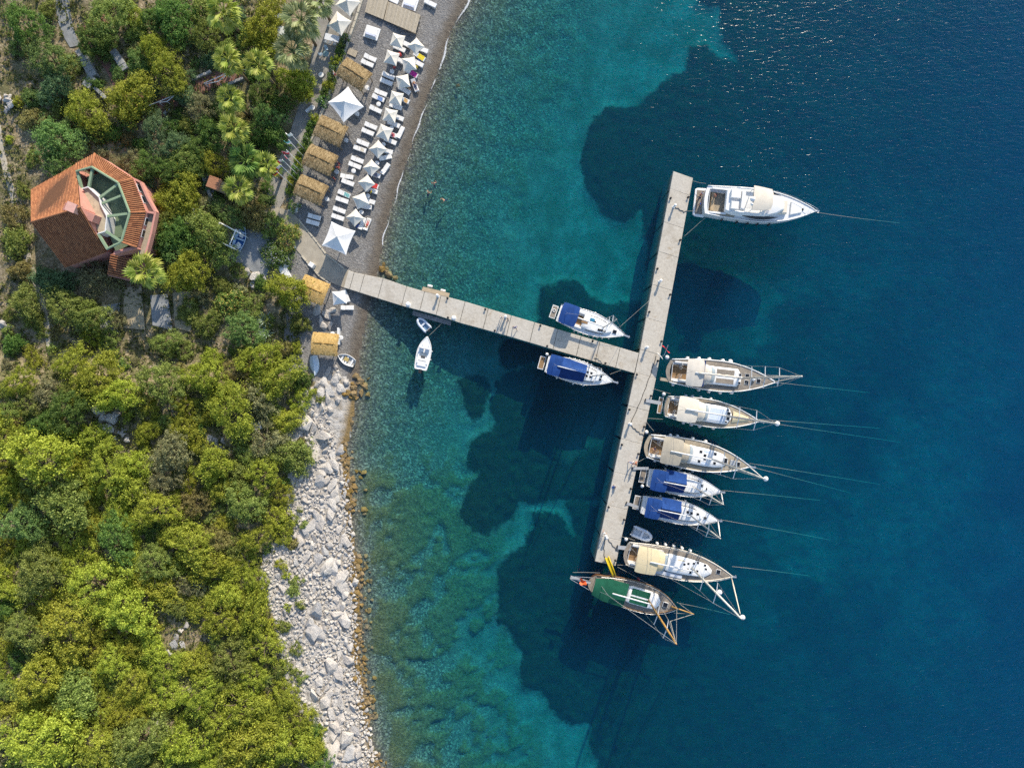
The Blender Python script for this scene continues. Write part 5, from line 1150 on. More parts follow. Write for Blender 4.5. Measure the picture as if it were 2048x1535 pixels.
# timber deck of single planks
DW = [planked('deck_plank_a', (.34, .29, .21), (.44, .38, .29), 1.0, 'X', 0), planked('deck_plank_b', (.30, .26, .20), (.40, .35, .27), 1.0, 'X', 0), planked('deck_plank_c', (.37, .32, .24), (.47, .41, .32), 1.0, 'X', 0)]
def plank_deck(name, label, c4, n, h, gap=.9):
    w = [G(x, y, h) for x, y in c4]; z = max(q.z for q in w); w = [P(x, y, z) for x, y in c4]; o = thing(name, label, 'deck', (w[0].x, w[0].y, z - h)); o0 = w[0]
    for i in range(n):
        a, b = i / n, (i + gap) / n; q = [w[0].lerp(w[1], a), w[0].lerp(w[1], b), w[3].lerp(w[2], b), w[3].lerp(w[2], a)]
        m = MB(); m.prism([(x.x - o0.x, x.y - o0.y) for x in q], h - .05, h + RNG.uniform(-.006, .006)); m.build('plank', DW[i % 3 if i % 5 else 0], o)
    m = MB()
    for f in (.08, .5, .92):
        a, b = w[0].lerp(w[3], f) - o0, w[1].lerp(w[2], f) - o0; d = (b - a).normalized(); nrm = Vector((-d.y, d.x, 0)) * .06
        m.prism([(q.x, q.y) for q in (a - nrm, b - nrm, b + nrm, a + nrm)], -.3, h - .055)
    m.build('joist', POSTW, o); o.children[-1]['kind'] = 'stuff'
plank_deck('timber_deck', 'broad timber deck of bleached planks across the upper beach, seaward part', [(768, 40), (831, 67), (841, 30), (776, 3)], 26, .35)
plank_deck('timber_deck', 'broad timber deck of bleached planks across the upper beach, landward part', [(730, 24), (766.5, 39), (782, -22), (745, -36)], 16, .33)
plank_deck('plank_platform', 'small square of bleached planks above the topmost thatched shelter', [(698, 95), (716, 103), (711, 115), (694, 107)], 7, .15)
# dining furniture on the promenade
def chair(px, py, deg, label, mat, name='garden_chair'):
    p = G(px, py, .45); r = thing(name, label, 'chair', (p.x, p.y, gz(p.x, p.y) + .06), math.radians(deg), 'garden chairs on the promenade')
    m = MB(); m.prism([(-.24, -.24), (.24, -.22), (.24, .22), (-.24, .24)], .42, .47, inset=.01); m.build('seat', mat, r)
    m = MB(); m.grid(lambda u, v: (-.22 - .06 * v - .05 * (1 - (2 * u - 1) ** 2), (u - .5) * .48, .47 + .42 * v), 6, 3); m.build('backrest', mat, r)
    for x in (-.2, .2):
        for y in (-.2, .2): m = MB(); m.box(x - .02, x + .02, y - .02, y + .02, 0, .42); m.build('leg', mat, r)
p = G(664, 76, .75); r = thing('dining_table', 'long white dining table on the promenade below the grey-white parasol', 'table', (p.x, p.y, gz(p.x, p.y) + .06), math.radians(-14))
m = MB(); m.prism([(-1.15, -.5), (1.15, -.5), (1.15, .5), (-1.15, .5)], .70, .75, inset=.02); m.build('table_top', plain('pale_table', (.62, .64, .68), .5, .05), r)
for x in (-1.0, 1.0):
    for y in (-.4, .4): m = MB(); m.box(x - .04, x + .04, y - .04, y + .04, 0, .7); m.build('leg', WPAINT, r)
for i, dx in enumerate((-11, -3, 6)):
    chair(663 + dx, 86 + dx * .25, 76, 'white chair pushed in at the long table on the promenade, %s from the left' % ordn(i), WPAINT)
p = G(652, 108, .7); r = thing('garden_table', 'round glass garden table on the promenade', 'table', (p.x, p.y, gz(p.x, p.y) + .06))
m = MB(); m.lathe([(.48, .68), (.48, .71), (.46, .72)], 18); m.build('table_top', plain('green_glass', (.20, .30, .32), .15, .05, 2, .6), r); m = MB(); m.lathe([(.25, 0), (.06, .05), (.05, .68)], 10); m.build('stem', STEEL, r)
chair(642, 109, 20, 'pale blue-grey chair left of the round glass table', plain('pale_chair', (.5, .6, .66), .5)); chair(653, 98, -80, 'pale blue-grey chair above the round glass table', plain('pale_chair', (.5, .6, .66), .5))
# white planters, boxes and benches
def white_box(px, py, deg, sx, sy, sz, label, name='white_box', cat='box', mat=None, lid=True):
    p = G(px, py, sz); r = thing(name, label, cat, (p.x, p.y, gz(p.x, p.y)), math.radians(deg))
    m = MB(); m.box(-sx / 2, sx / 2, -sy / 2, sy / 2, -.1, sz - .06); m.build('body', mat or WPAINT, r)
    m = MB(); m.prism([(-sx / 2 - .03, -sy / 2 - .03), (sx / 2 + .03, -sy / 2 - .03), (sx / 2 + .03, sy / 2 + .03), (-sx / 2 - .03, sy / 2 + .03)], sz - .06, sz, inset=.02); m.build('lid', mat or WPAINT, r)
white_box(622, 529, -35, .75, .65, 1.0, 'white box on the landward kerb of the walkway', 'switch_box')
white_box(616, 219, 40, .9, .35, .5, 'white box beside the round table on the promenade')
white_box(571, 529, 25, .9, .8, .45, 'white bench block, upper part of the seat at the edge of the trees', 'garden_bench', 'bench'); white_box(562, 538, -65, 1.5, .6, .45, 'white bench, long part of the seat at the edge of the trees', 'garden_bench', 'bench'); white_box(573, 546, -65, 1.6, .75, .5, 'white table beside the bench at the edge of the trees', 'garden_table', 'table')
white_box(556, 31, 0, .9, .6, .8, 'white cabinet beside the palms at the top of the promenade', 'cabinet', 'cabinet'); white_box(561, 64, 0, .9, 1.7, .75, 'pale counter between the two upper palms', 'counter', 'counter', plain('pale_counter', (.55, .58, .56), .6))
white_box(676, 672, 0, .22, 2.6, .9, 'narrow white screen on the seaward side of the lowest thatched shelter', 'screen_wall', 'screen')
m = MB()
# white L shaped planter with a bush below the fourth shelter
kerb('white L-shaped planter edge below the lowest of the three shelters', [(597, 407), (593, 425), (577, 420)], .35, .3, WPAINT, 'planter_edge', 'planter', 1.6)
kerb('white planter edge beside the oleander by the walkway', [(582, 483), (592, 497)], .3, .3, WPAINT, 'planter_edge', 'planter', 1.6)

# ---------------------------------------------------------------- flagpoles
def flag(i, bx, by, cols, label, vert=True):
    p = G(bx, by); h = 6.7; r = thing('flagpole', label, 'flagpole', p, 0, 'flagpoles along the hedge')
    m = MB(); m.tube([(0, 0, 0), (0, 0, h)], [.05, .035], 8); m.build('pole', WPAINT, r, True); m = MB(); m.ball((0, 0, h + .05), .07, 8, 6); m.build('finial', STEEL, r, True)
    n = len(cols); a0 = RNG.uniform(2.2, 3.6)
    for k, c in enumerate(cols):
        m = MB()
        def fn(u, v):
            s_ = (k + u) / n if vert else u; q = v if vert else (k + v) / n; x = 1.3 * s_
            return (math.cos(a0) * x * .75 + .12 * math.sin(x * 5 + q), math.sin(a0) * x * .75 + .16 * math.cos(x * 4 + i), h - .1 - .85 * q - .35 * s_)
        m.grid(fn, 6, 4); m.build('flag_stripe', c, r, True)
FW = plain('flag_white', (.75, .75, .75), .8, .03); FR = plain('flag_red', (.6, .02, .04), .8, .05); FB = plain('flag_blue', (.02, .06, .35), .8, .05); FG = plain('flag_green', (.02, .30, .16), .8, .05); FT = plain('flag_turquoise', (.12, .50, .52), .8, .05); FK = plain('flag_black', (.015, .015, .015), .8, .05); FY = plain('flag_yellow', (.75, .52, .02), .8, .05)
for i, (bx, by, cols, lb, vt) in enumerate(((613, 303, [FW], 'flagpole with a plain white flag, nearest the sea end of the row', True), (610, 316, [FT, FW], 'flagpole with a turquoise and white flag, second of the row', False), (606, 334, [FW, FR], 'flagpole with a white and red flag, third of the row', False),
        (602, 344, [FR], 'flagpole with a red flag, fourth of the row', True), (598, 352, [FG, FW, FR], 'flagpole with a green, white and red flag, fifth of the row', True), (594, 361, [FB, FW, FR], 'flagpole with a blue, white and red flag, sixth of the row', True), (588, 374, [FK, FR, FY], 'flagpole with a black, red and yellow flag, nearest the walkway', False))):
    flag(i, bx, by, cols, lb, vt)

# ---------------------------------------------------------------- white frame and arbours in the garden
def bar_frame(label, pts_list, z, r_, name='garden_pergola', cat='pergola'):
    o0 = G(*pts_list[0][0]); o = thing(name, label, cat, o0)
    for a, b in pts_list:
        w0, w1 = P(*a, o0.z + z), P(*b, o0.z + z); m = MB(); m.tube([w0 - o0, w1 - o0], r_, 4); m.build('rail', WPAINT, o)
    for a in {tuple(q) for pr in pts_list for q in pr}:
        w0 = P(*a, o0.z + z); m = MB(); m.tube([w0 - o0 - Vector((0, 0, z + .6)), w0 - o0], r_, 4); m.build('post', WPAINT, o)
    return o
bar_frame('open white timber frame beside the blue and white boat in the garden', [((439, 445), (481, 467)), ((439, 445), (427, 477)), ((427, 477), (466, 496)), ((472, 459), (459, 489))], 2.2, .09)
bar_frame('thin white frame among the bushes above the garden frame', [((354, 420), (362, 446)), ((366, 424), (373, 446)), ((387, 418), (392, 443)), ((366, 449), (392, 443))], 1.6, .05, 'garden_trellis', 'trellis')
bar_frame('pair of white handrails climbing the red steps in the trees', [((408, 167), (452, 147)), ((412, 168), (436, 163)), ((436, 163), (456, 148)), ((484, 139), (497, 140)), ((456, 148), (478, 143))], 1.0, .06, 'handrail', 'handrail')
bar_frame('white handrail beside the lower red steps in the trees', [((298, 211), (350, 190)), ((318, 205), (334, 203)), ((334, 203), (350, 190))], 1.0, .06, 'handrail', 'handrail')
REDP = plain('red_terrace', (0.20, 0.10, 0.075), 0.9, 0.2, 1.0); PATHG = plain('gravel_path', (0.40, 0.36, 0.29), 0.95, 0.25, 2.0, .1, .04); DGREY = plain('grey_terrace', (0.22, 0.23, 0.235), 0.9, 0.2, 1.0)
rib_strip('terrace_path', [(150, 60), (180, 100), (215, 145), (235, 190), (258, 230)], [(210, 20), (225, 100), (262, 150), (300, 200), (305, 235)], 10, .08, REDP)
rib_strip('stair_path', [(250, 215), (310, 200), (380, 165), (440, 140), (500, 120)], [(255, 250), (320, 235), (400, 190), (450, 165), (510, 150)], 12, .12, REDP)
rib_strip('upper_drive', [(108, -60), (112, 30), (125, 70), (140, 95)], [(135, -60), (140, 30), (150, 70), (162, 90)], 8, .06, DGREY)
rib_strip('gravel_path', [(-60, 150), (0, 240), (8, 300), (20, 350), (38, 410), (48, 470), (70, 540), (86, 590), (98, 640), (104, 700)], [(-60, 190), (-10, 245), (-3, 300), (8, 352), (26, 412), (37, 474), (58, 545), (75, 594), (88, 645), (94, 702)], 24, .07, PATHG)
rib_strip('garden_court', [(470, 455), (500, 460), (540, 470), (545, 520)], [(440, 500), (465, 520), (500, 540), (530, 560)], 8, .05, DGREY)
rib_strip('garden_path', [(405, 325), (420, 355), (432, 385), (436, 410)], [(392, 335), (408, 362), (420, 392), (424, 415)], 6, .06, DGREY)
def garden_wall(label, pts, w, h, mat):
    return kerb(label, pts, h, w, mat, 'garden_wall', 'wall', 1.0)
GWALL = plain('grey_wall_stone', (.27, .275, .27), .9, .2)
garden_wall('bent grey stone-capped wall among the trees above the house', [(163, 103), (173, 116), (182, 137), (192, 158), (177, 178)], 1.3, .8, GWALL); garden_wall('short grey wall between the trees right of the bent wall', [(230, 105), (243, 124), (256, 144)], 1.1, .7, GWALL); garden_wall('narrow grey wall behind the bright tree above the house', [(193, 178), (206, 190), (217, 202)], .5, .6, GWALL)
garden_wall('stone edging along the upper side of the red steps', [(386, 162), (425, 145)], .4, .5, GWALL); garden_wall('stone edging along the lower side of the red steps', [(458, 172), (490, 158)], .4, .5, GWALL); garden_wall('curved stone edging at the foot of the red steps', [(330, 230), (343, 220)], .4, .5, GWALL)
garden_wall('grey wall beside the garden path left of the palm', [(408, 352), (420, 385), (432, 412)], .5, .5, GWALL)
# stepped terraces below the house
for i, (a, b) in enumerate((([(205, 610), (240, 606)], [(200, 660), (236, 664)]), ([(248, 575), (283, 570)], [(246, 655), (290, 660)]), ([(300, 590), (335, 588)], [(305, 650), (345, 660)]), ([(345, 585), (385, 582)], [(350, 655), (382, 664)]))):
    rib_strip('terrace_bed', a, b, 8, .15 + .05 * i, DGREY if i % 2 == 0 else plain('dry_grass_bed', (.32, .27, .18), .95, .3, 2.0))
white_box(512, 851, 10, 1.5, 1.1, .5, 'small white slatted crate standing in the thicket near the rocks', 'crate', 'crate')
p = G(428, 366, 2.6); r = thing('garden_kiosk', 'small garden kiosk with flat terracotta roof among the trees by the palms', 'kiosk', (p.x, p.y, gz(p.x, p.y)), math.radians(-20))
m = MB(); m.prism([(-1.0, -.9), (1.0, -.9), (1.0, .9), (-1.0, .9)], 2.5, 2.7, inset=.05); m.build('roof', plain('terracotta_panel', (.32, .15, .08), .85, .15), r); m = MB(); m.box(-.85, .85, -.75, .75, -.3, 2.5); m.build('wall', plain('kiosk_wall', (.35, .28, .2), .9), r)

def bag(px, py, col, label, up=.0, sz=.32):
    p = G(px, py, up + .2); r = thing('beach_bag', label, 'bag', (p.x, p.y, gz(p.x, p.y) + up), RNG.uniform(0, 3), 'beach bags')
    m = MB(); m.prism([(-sz, -sz * .6), (sz, -sz * .6), (sz, sz * .6), (-sz, sz * .6)], 0, .34, inset=.10); m.build('body', col, r)
    m = MB(); m.tube([(-sz * .6, 0, .32), (-sz * .3, .05, .48), (sz * .3, .05, .48), (sz * .6, 0, .32)], .02, 5); m.build('handle', col, r)
BC = [plain('bag_%d' % i, c_, .85, .15, 5) for i, c_ in enumerate(((.5, .06, .06), (.05, .10, .32), (.55, .42, .06), (.06, .25, .18), (.45, .40, .33), (.03, .03, .035), (.5, .15, .3)))]
for i, (x, y, lb) in enumerate(((800, 108, 'dark red bag between the first and third parasols'), (838, 120, 'blue bag beside the seaward lounger with the yellow towel'), (832, 133, 'yellow-brown bag below the fourth parasol'), (812, 172, 'green bag beside the fifth parasol'), (797, 205, 'pale bag beside the sixth parasol'), (768, 292, 'black bag beside the ninth parasol'), (748, 342, 'pink bag beside the tenth parasol'), (741, 376, 'red bag beside the lounger with the red towel'), (716, 452, 'blue bag beside the lowest loungers'), (664, 338, 'yellow-brown bag beside the third thatched shelter'))):
    bag(x, y, BC[i % 7], lb)
for i, (x, y, a, c_, lb) in enumerate(((757, 196, -21, (.10, .20, .45), 'blue towel on the sixth lounger of the landward line'), (720, 298, -21, (.55, .50, .40), 'beige towel on the eleventh lounger of the landward line'), (688.5, 387.6, -21, (.12, .35, .35), 'teal towel on the sixteenth lounger of the landward line'), (807, 199, -25, (.5, .3, .1), 'orange-brown towel on the tenth lounger of the seaward line'), (783, 268.7, -18, (.45, .1, .12), 'dark red towel on the fifteenth lounger of the seaward line'), (748.7, 348.5, -18, (.15, .15, .2), 'dark grey towel on the twentieth lounger of the seaward line'))):
    p = G(x, y, .45); d = math.radians(a); m = MB(); w_ = RNG.uniform(.25, .34); l0, l1 = RNG.uniform(-.25, .1), RNG.uniform(.5, .9)
    m.grid(lambda u, v: (lerp(l0, l1, u) + .05 * math.sin(v * 5), lerp(-w_, w_, v) + .04 * math.sin(u * 6), .435 + .015 * math.sin(u * 11 + v * 7)), 8, 6)
    tag(m.build('towel', plain('towel_%d' % i, c_, .9, .25, 7), None, True, (p.x, p.y, gz(p.x, p.y)), d), lb, 'towel')
# ---------------------------------------------------------------- the house
HG = G(185, 430).z - 0.3
house = thing('pink_house', 'pink house with terracotta roofs around an eight-sided green-beamed terrace, among the trees', 'house', (P(185, 430, HG).x, P(185, 430, HG).y, HG))
HO = Vector(house.location)
def hp(px, py, up): return P(px, py, HG + up) - HO
PINK = plain('pink_render', (0.52, 0.25, 0.20), 0.85, 0.1, 1.2, .2, .01); GREENF = plain('green_frame', (0.22, 0.30, 0.19), 0.6, 0.1)
t = NT('terracotta'); v = t.coord('Object'); f = t.noise(v, 2.5, 6, 0.7); isl = t.n('NewGeometry').outputs['Random Per Island']
c = t.ramp(f, [(0.3, (0.21, 0.078, 0.042)), (0.55, (0.37, 0.15, 0.072)), (0.75, (0.48, 0.225, 0.12))])
c = t.mixc(t.ramp(t.noise(v, 0.5, 5, 0.7), [(0.45, 0.0), (0.7, 0.6)]), c, (0.20, 0.10, 0.06)); c = t.mixc(0.45, c, t.ramp(isl, [(0, (0.17, 0.065, 0.032)), (1, (0.46, 0.215, 0.10))]))
t.principled(c, 0.9, None, 0.2); TERRA = t.m
UNDER = plain('roof_underlay', (0.10, 0.045, 0.022), 0.9, 0.2)
def roof_plane(name, e0, e1, r1, r0, step=0.26, mat=None):
    """tiled slope: eave e0-e1, ridge r0-r1; half-round rows run down the slope"""
    n = (e1 - e0).cross(r0 - e0).normalized(); n = n if n.z > 0 else -n
    m = MB(); m.add([e0, e1, r1, r0, e0 - n * .12, e1 - n * .12, r1 - n * .12, r0 - n * .12], [(0, 1, 2, 3), (7, 6, 5, 4), (0, 4, 5, 1), (1, 5, 6, 2), (2, 6, 7, 3), (3, 7, 4, 0)])
    s = m.build(name, UNDER, house)
    k = max(4, int((e1 - e0).length / step)); t_ = MB()
    for i in range(k):
        f = (i + .5) / k; a = e0.lerp(e1, f); b = r0.lerp(r1, f); nseg = max(2, int((a - b).length / .5)); w = (e1 - e0).normalized() * ((r1 - r0).length / (e1 - e0).length * .2 + .8) * step * .36
        for j in range(nseg):
            p, q = a.lerp(b, j / nseg), a.lerp(b, (j + 1.02) / nseg); lift = n * (.02 + RNG.uniform(0, .012))
            vs = []
            for c_, sc_ in ((p, 1.0), (q, .86)):
                for ang in (0, 45, 90, 135, 180): vs.append(c_ + w * sc_ * math.cos(math.radians(ang)) + n * math.sin(math.radians(ang)) * .10 * sc_ + lift)
            t_.add(vs, [(g_, g_ + 1, g_ + 6, g_ + 5) for g_ in range(4)] + [(0, 1, 2, 3, 4)])
    o = t_.build('tile_rows', mat or TERRA, s); o['kind'] = 'stuff'
    return s
EV, RG = 3.2, 7.9
A0, A1 = hp(62, 380, EV), hp(152, 329, EV); R0, R1 = hp(62, 445, RG), hp(160, 414, RG); D0, D1 = hp(130, 535, EV), hp(213, 504, EV)
roof_plane('roof_slope', A1, A0, R0, R1, .22); roof_plane('roof_slope', D0, D1, R1, R0, .22)
m = MB(); m.tube([R0, R1], .14, 7); m.build('ridge_cap', TERRA, house, True)
def wall(name, p, q, z0, z1a, z1b, mat=PINK, th=.25):
    a, b = Vector((p.x, p.y, 0)), Vector((q.x, q.y, 0)); d = (b - a).normalized(); n = Vector((-d.y, d.x, 0)) * th / 2
    m = MB(); m.prism([(x.x, x.y) for x in (a - n, b - n, b + n, a + n)], z0, [z1a, z1b, z1b, z1a]); return m.build(name, mat, house)
def ins(p, k=.93): c = (A0 + A1 + D0 + D1) / 4; return Vector((c.x + (p.x - c.x) * k, c.y + (p.y - c.y) * k, p.z))
wall('wall', ins(A0), ins(A1), -1, EV - .15, EV - .15); wall('wall', ins(D0), ins(D1), -1, EV - .15, EV - .15)
mid0 = (ins(A0) + ins(D0)) / 2; mid1 = (ins(A1) + ins(D1)) / 2
wall('gable_wall', ins(A0), ins(R0, .95), -1, EV - .2, RG - .3); wall('gable_wall', ins(R0, .95), ins(D0), -1, RG - .3, EV - .2)
wall('gable_wall', ins(A1), ins(R1, .95), -1, EV - .2, RG - .3); wall('gable_wall', ins(R1, .95), ins(D1), -1, RG - .3, EV - .2)
# octagonal wing: tiled ring, falling outward
IN = [(153, 343), (184, 334), (237, 366), (260, 426), (243, 484), (214, 498)]; OUT = [(151, 328), (190, 307), (266, 357), (292, 424), (274, 495), (226, 507)]
ZI, ZO = 5.1, 4.1
I3 = [hp(*p, ZI) for p in IN]; O3 = [hp(*p, ZO) for p in OUT]
for i in range(4): roof_plane('ring_roof', O3[i + 1], O3[i], I3[i], I3[i + 1], .30)
wall('wall', O3[4], O3[5], -1, 4.0, 4.0)
for i in range(5):
    k = .965; c0 = sum((Vector((p.x, p.y, 0)) for p in O3), Vector()) / 6
    a, b = c0 + (Vector((O3[i].x, O3[i].y, 0)) - c0) * k, c0 + (Vector((O3[i + 1].x, O3[i + 1].y, 0)) - c0) * k
    wall('ring_wall', a, b, -1.0, 3.95, 3.95)
for i in range(5):
    m = MB(); m.tube([I3[i] + Vector((0, 0, .06)), I3[i + 1] + Vector((0, 0, .06))], .17, 6); m.build('ring_beam', GREENF, house)
for i in (1, 2, 3, 4): m = MB(); m.tube([I3[i] + Vector((0, 0, .1)), O3[i] + Vector((0, 0, .1))], .12, 6); m.build('hip_cap', TERRA, house, True)
# terrace inside the ring with its white parapet
TP = [(165, 379), (179, 375), (201, 396), (204, 410), (216, 433), (213, 463), (198, 468), (186, 441), (174, 409)]
ZT = 4.7; T3 = [hp(*p, ZT) for p in TP]
m = MB(); m.prism([(p.x, p.y) for p in T3], ZT - .4, ZT - .02); m.build('terrace_floor', plain('terrace_screed', (.42, .36, .26), .9, .2, 1.5), house)
for i in range(6): wall('parapet', T3[i], T3[i + 1], ZT - 1.6, ZT + .3, ZT + .3, WPAINT, .13)
wall('parapet', T3[7], T3[8], ZT - .6, ZT + .5, ZT + .5, PINK, .2)
# green beams radiating from the terrace to the ring, over a sunken green floor
MAP = [(0, 0), (1, 1), (2, 2), (3, 4), (4, 5), (5, 6)]
def beam(p, q, w_, h_):
    d = (q - p).normalized(); n_ = Vector((-d.y, d.x, 0)).normalized() * w_ / 2; up = Vector((0, 0, h_))
    m = MB(); m.add([p - n_, q - n_, q + n_, p + n_, p - n_ - up, q - n_ - up, q + n_ - up, p + n_ - up], [(0, 1, 2, 3), (7, 6, 5, 4), (0, 4, 5, 1), (1, 5, 6, 2), (2, 6, 7, 3), (3, 7, 4, 0)]); return m.build('green_beam', GREENF, house)
for i, j in MAP: beam(I3[i] - Vector((0, 0, .05)), T3[j] + Vector((0, 0, .25)), .34, .30)
beam(I3[2].lerp(I3[3], .38) - Vector((0, 0, .05)), T3[2].lerp(T3[4], .30) + Vector((0, 0, .2)), .30, .25)
m = MB(); m.prism([(p.x * .985, p.y * .985) for p in I3], ZT - 1.75, ZT - 1.6); m.build('sunken_floor', plain('green_floor', (.13, .18, .11), .75, .25, .6), house)
# broad pink chimney slab
a, b = hp(131, 413, 7.9), hp(188, 437, 6.0); wall('chimney_slab', a, b, 3.5, 8.2, 6.1, PINK, 1.1); m = MB()
wall('chimney_cap', hp(134, 411, 8.3), hp(154, 419, 7.9), 7.0, 8.5, 8.25, plain('pale_pink', (.60, .34, .28), .85, .1), 1.3)
wall('fin_wall', hp(156, 400, 5.4), hp(171, 407, 5.4), 3.0, 5.7, 5.2, PINK, .4); wall('fin_wall', hp(155, 384, 5.2), hp(165, 379, 5.0), 3.0, 5.6, 5.0, PINK, .5)
# balcony on the seaward side
BP = [(268, 358), (285, 366), (300, 400), (315, 426), (306, 470), (292, 522), (278, 505), (276, 495), (292, 425)]
B3 = [hp(*p, 3.2) for p in BP]; m = MB(); m.prism([(p.x * .995, p.y * .995) for p in B3], 2.8, 3.2); m.build('balcony_floor', plain('balcony_screed', (.36, .30, .22), .9, .15), house)
for i in range(5): wall('balcony_wall', B3[i], B3[i + 1], 2.95, 3.75, 3.75, PINK, .28)
wall('balcony_wall', hp(294, 425, 3.2), hp(313, 428, 3.2), 2.8, 3.8, 3.8, PINK, .3)
# lower lean-to roof on the south side
e0, e1, r1, r0 = hp(215, 549, 1.9), hp(265, 561, 1.9), hp(270, 519, 2.7), hp(222, 508, 2.7)
roof_plane('lean_to_roof', e0, r0, r1, e1, .32)
wall('lean_to_wall', e0, e1, -1.2, 1.75, 1.75); wall('lean_to_wall', r0, r1, -1.2, 2.55, 2.55); wall('lean_to_wall', e0, r0, -1.2, 1.75, 2.55); wall('lean_to_wall', e1, r1, -1.2, 1.75, 2.55)
# windows and a door in the seaward walls
for i, (f, w_) in enumerate(((.25, 1.2), (.6, 1.2))):
    for k in (2, 3):
        c0 = sum((Vector((p.x, p.y, 0)) for p in O3), Vector()) / 6; a, b = [c0 + (Vector((O3[q].x, O3[q].y, 0)) - c0) * .965 for q in (k, k + 1)]
        d = (b - a).normalized(); n_ = Vector((d.y, -d.x, 0)); n_ = n_ if (a + n_ - c0).length > (a - c0).length else -n_; q = a.lerp(b, f) + n_ * .14
        m = MB(); m.prism([(x.x, x.y) for x in (q - d * w_ / 2, q + d * w_ / 2, q + d * w_ / 2 + n_ * .06, q - d * w_ / 2 + n_ * .06)], 3.22, 3.85); wn = m.build('window', WPAINT, house)
        m = MB(); q2 = q + n_ * .05; m.prism([(x.x, x.y) for x in (q2 - d * (w_ / 2 - .1), q2 + d * (w_ / 2 - .1), q2 + d * (w_ / 2 - .1) + n_ * .03, q2 - d * (w_ / 2 - .1) + n_ * .03)], 3.28, 3.80); m.build('pane', DARKGL, wn)
# ---------------------------------------------------------------- plants
def leaf_mat(name, lo, mid, hi, accent=None, af=0.0):
    t = NT(name); isl = t.n('NewGeometry').outputs['Random Per Island']; v = t.coord('Object'); rnd = t.n('ObjectInfo').outputs['Random']
    f = t.math('ADD', t.math('MULTIPLY', isl, 0.55), t.math('MULTIPLY', t.noise(v, 2.2, 3, 0.6), 0.6))
    c = t.ramp(f, [(0.28, lo), (0.58, mid), (0.88, hi)])
    if accent: c = t.mixc(t.math('GREATER_THAN', isl, 1 - af), c, accent)
    hs = t.n('HueSaturation'); t.l(t.math('MULTIPLY_ADD', rnd, 0.03, 0.50), hs.inputs['Hue']); t.l(t.math('MULTIPLY_ADD', rnd, 0.32, 0.9), hs.inputs['Value']); t.l(c, hs.inputs['Color'])
    d = t.n('BsdfPrincipled'); t.l(hs.outputs[0], d.inputs['Base Color']); d.inputs['Roughness'].default_value = 0.6; d.inputs['Specular IOR Level'].default_value = 0.25
    tl = t.n('BsdfTranslucent'); t.l(hs.outputs[0], tl.inputs['Color'])
    mx = t.n('MixShader'); mx.inputs[0].default_value = 0.42; t.l(d.outputs[0], mx.inputs[1]); t.l(tl.outputs[0], mx.inputs[2]); t.l(mx.outputs[0], t.out.inputs[0])
    return t.m
LM = {'bright': leaf_mat('leaf_bright', (0.185, 0.198, 0.024), (0.344, 0.357, 0.044), (0.544, 0.531, 0.083)), 'yellow': leaf_mat('leaf_yellow', (0.236, 0.247, 0.030), (0.424, 0.427, 0.053), (0.618, 0.615, 0.103)), 'olive': leaf_mat('leaf_olive', (0.137, 0.164, 0.035), (0.264, 0.299, 0.066), (0.442, 0.470, 0.138)),
      'dark': leaf_mat('leaf_dark', (0.068, 0.113, 0.027), (0.149, 0.222, 0.047), (0.273, 0.360, 0.081)), 'pine': leaf_mat('leaf_pine', (0.102, 0.164, 0.045), (0.196, 0.283, 0.079), (0.346, 0.437, 0.135)), 'grey': leaf_mat('leaf_grey', (0.168, 0.163, 0.076), (0.289, 0.280, 0.138), (0.442, 0.415, 0.227)),
      'brown': leaf_mat('leaf_brown', (0.160, 0.126, 0.048), (0.290, 0.238, 0.089), (0.435, 0.364, 0.152)), 'teal': leaf_mat('leaf_teal', (0.079, 0.138, 0.062), (0.158, 0.247, 0.109), (0.280, 0.385, 0.180)), 'oleander': leaf_mat('leaf_oleander', (0.123, 0.183, 0.039), (0.249, 0.320, 0.067), (0.415, 0.457, 0.116), (0.600, 0.393, 0.138), .22),
      'white_flower': leaf_mat('leaf_white_flower', (0.089, 0.158, 0.037), (0.177, 0.269, 0.062), (0.311, 0.415, 0.123), (0.600, 0.600, 0.715), .10), 'palm': leaf_mat('leaf_palm', (.17, .21, .03), (.34, .37, .06), (.50, .50, .13)), 'palm_grey': leaf_mat('leaf_palm_grey', (.12, .145, .055), (.25, .275, .11), (.44, .45, .23))}
BARK = plain('bark', (0.15, 0.115, 0.08), 0.95, 0.3, 4.0, .1, .03); PBARK = plain('palm_bark', (0.20, 0.15, 0.10), 0.95, 0.3, 6.0, .1, .03)

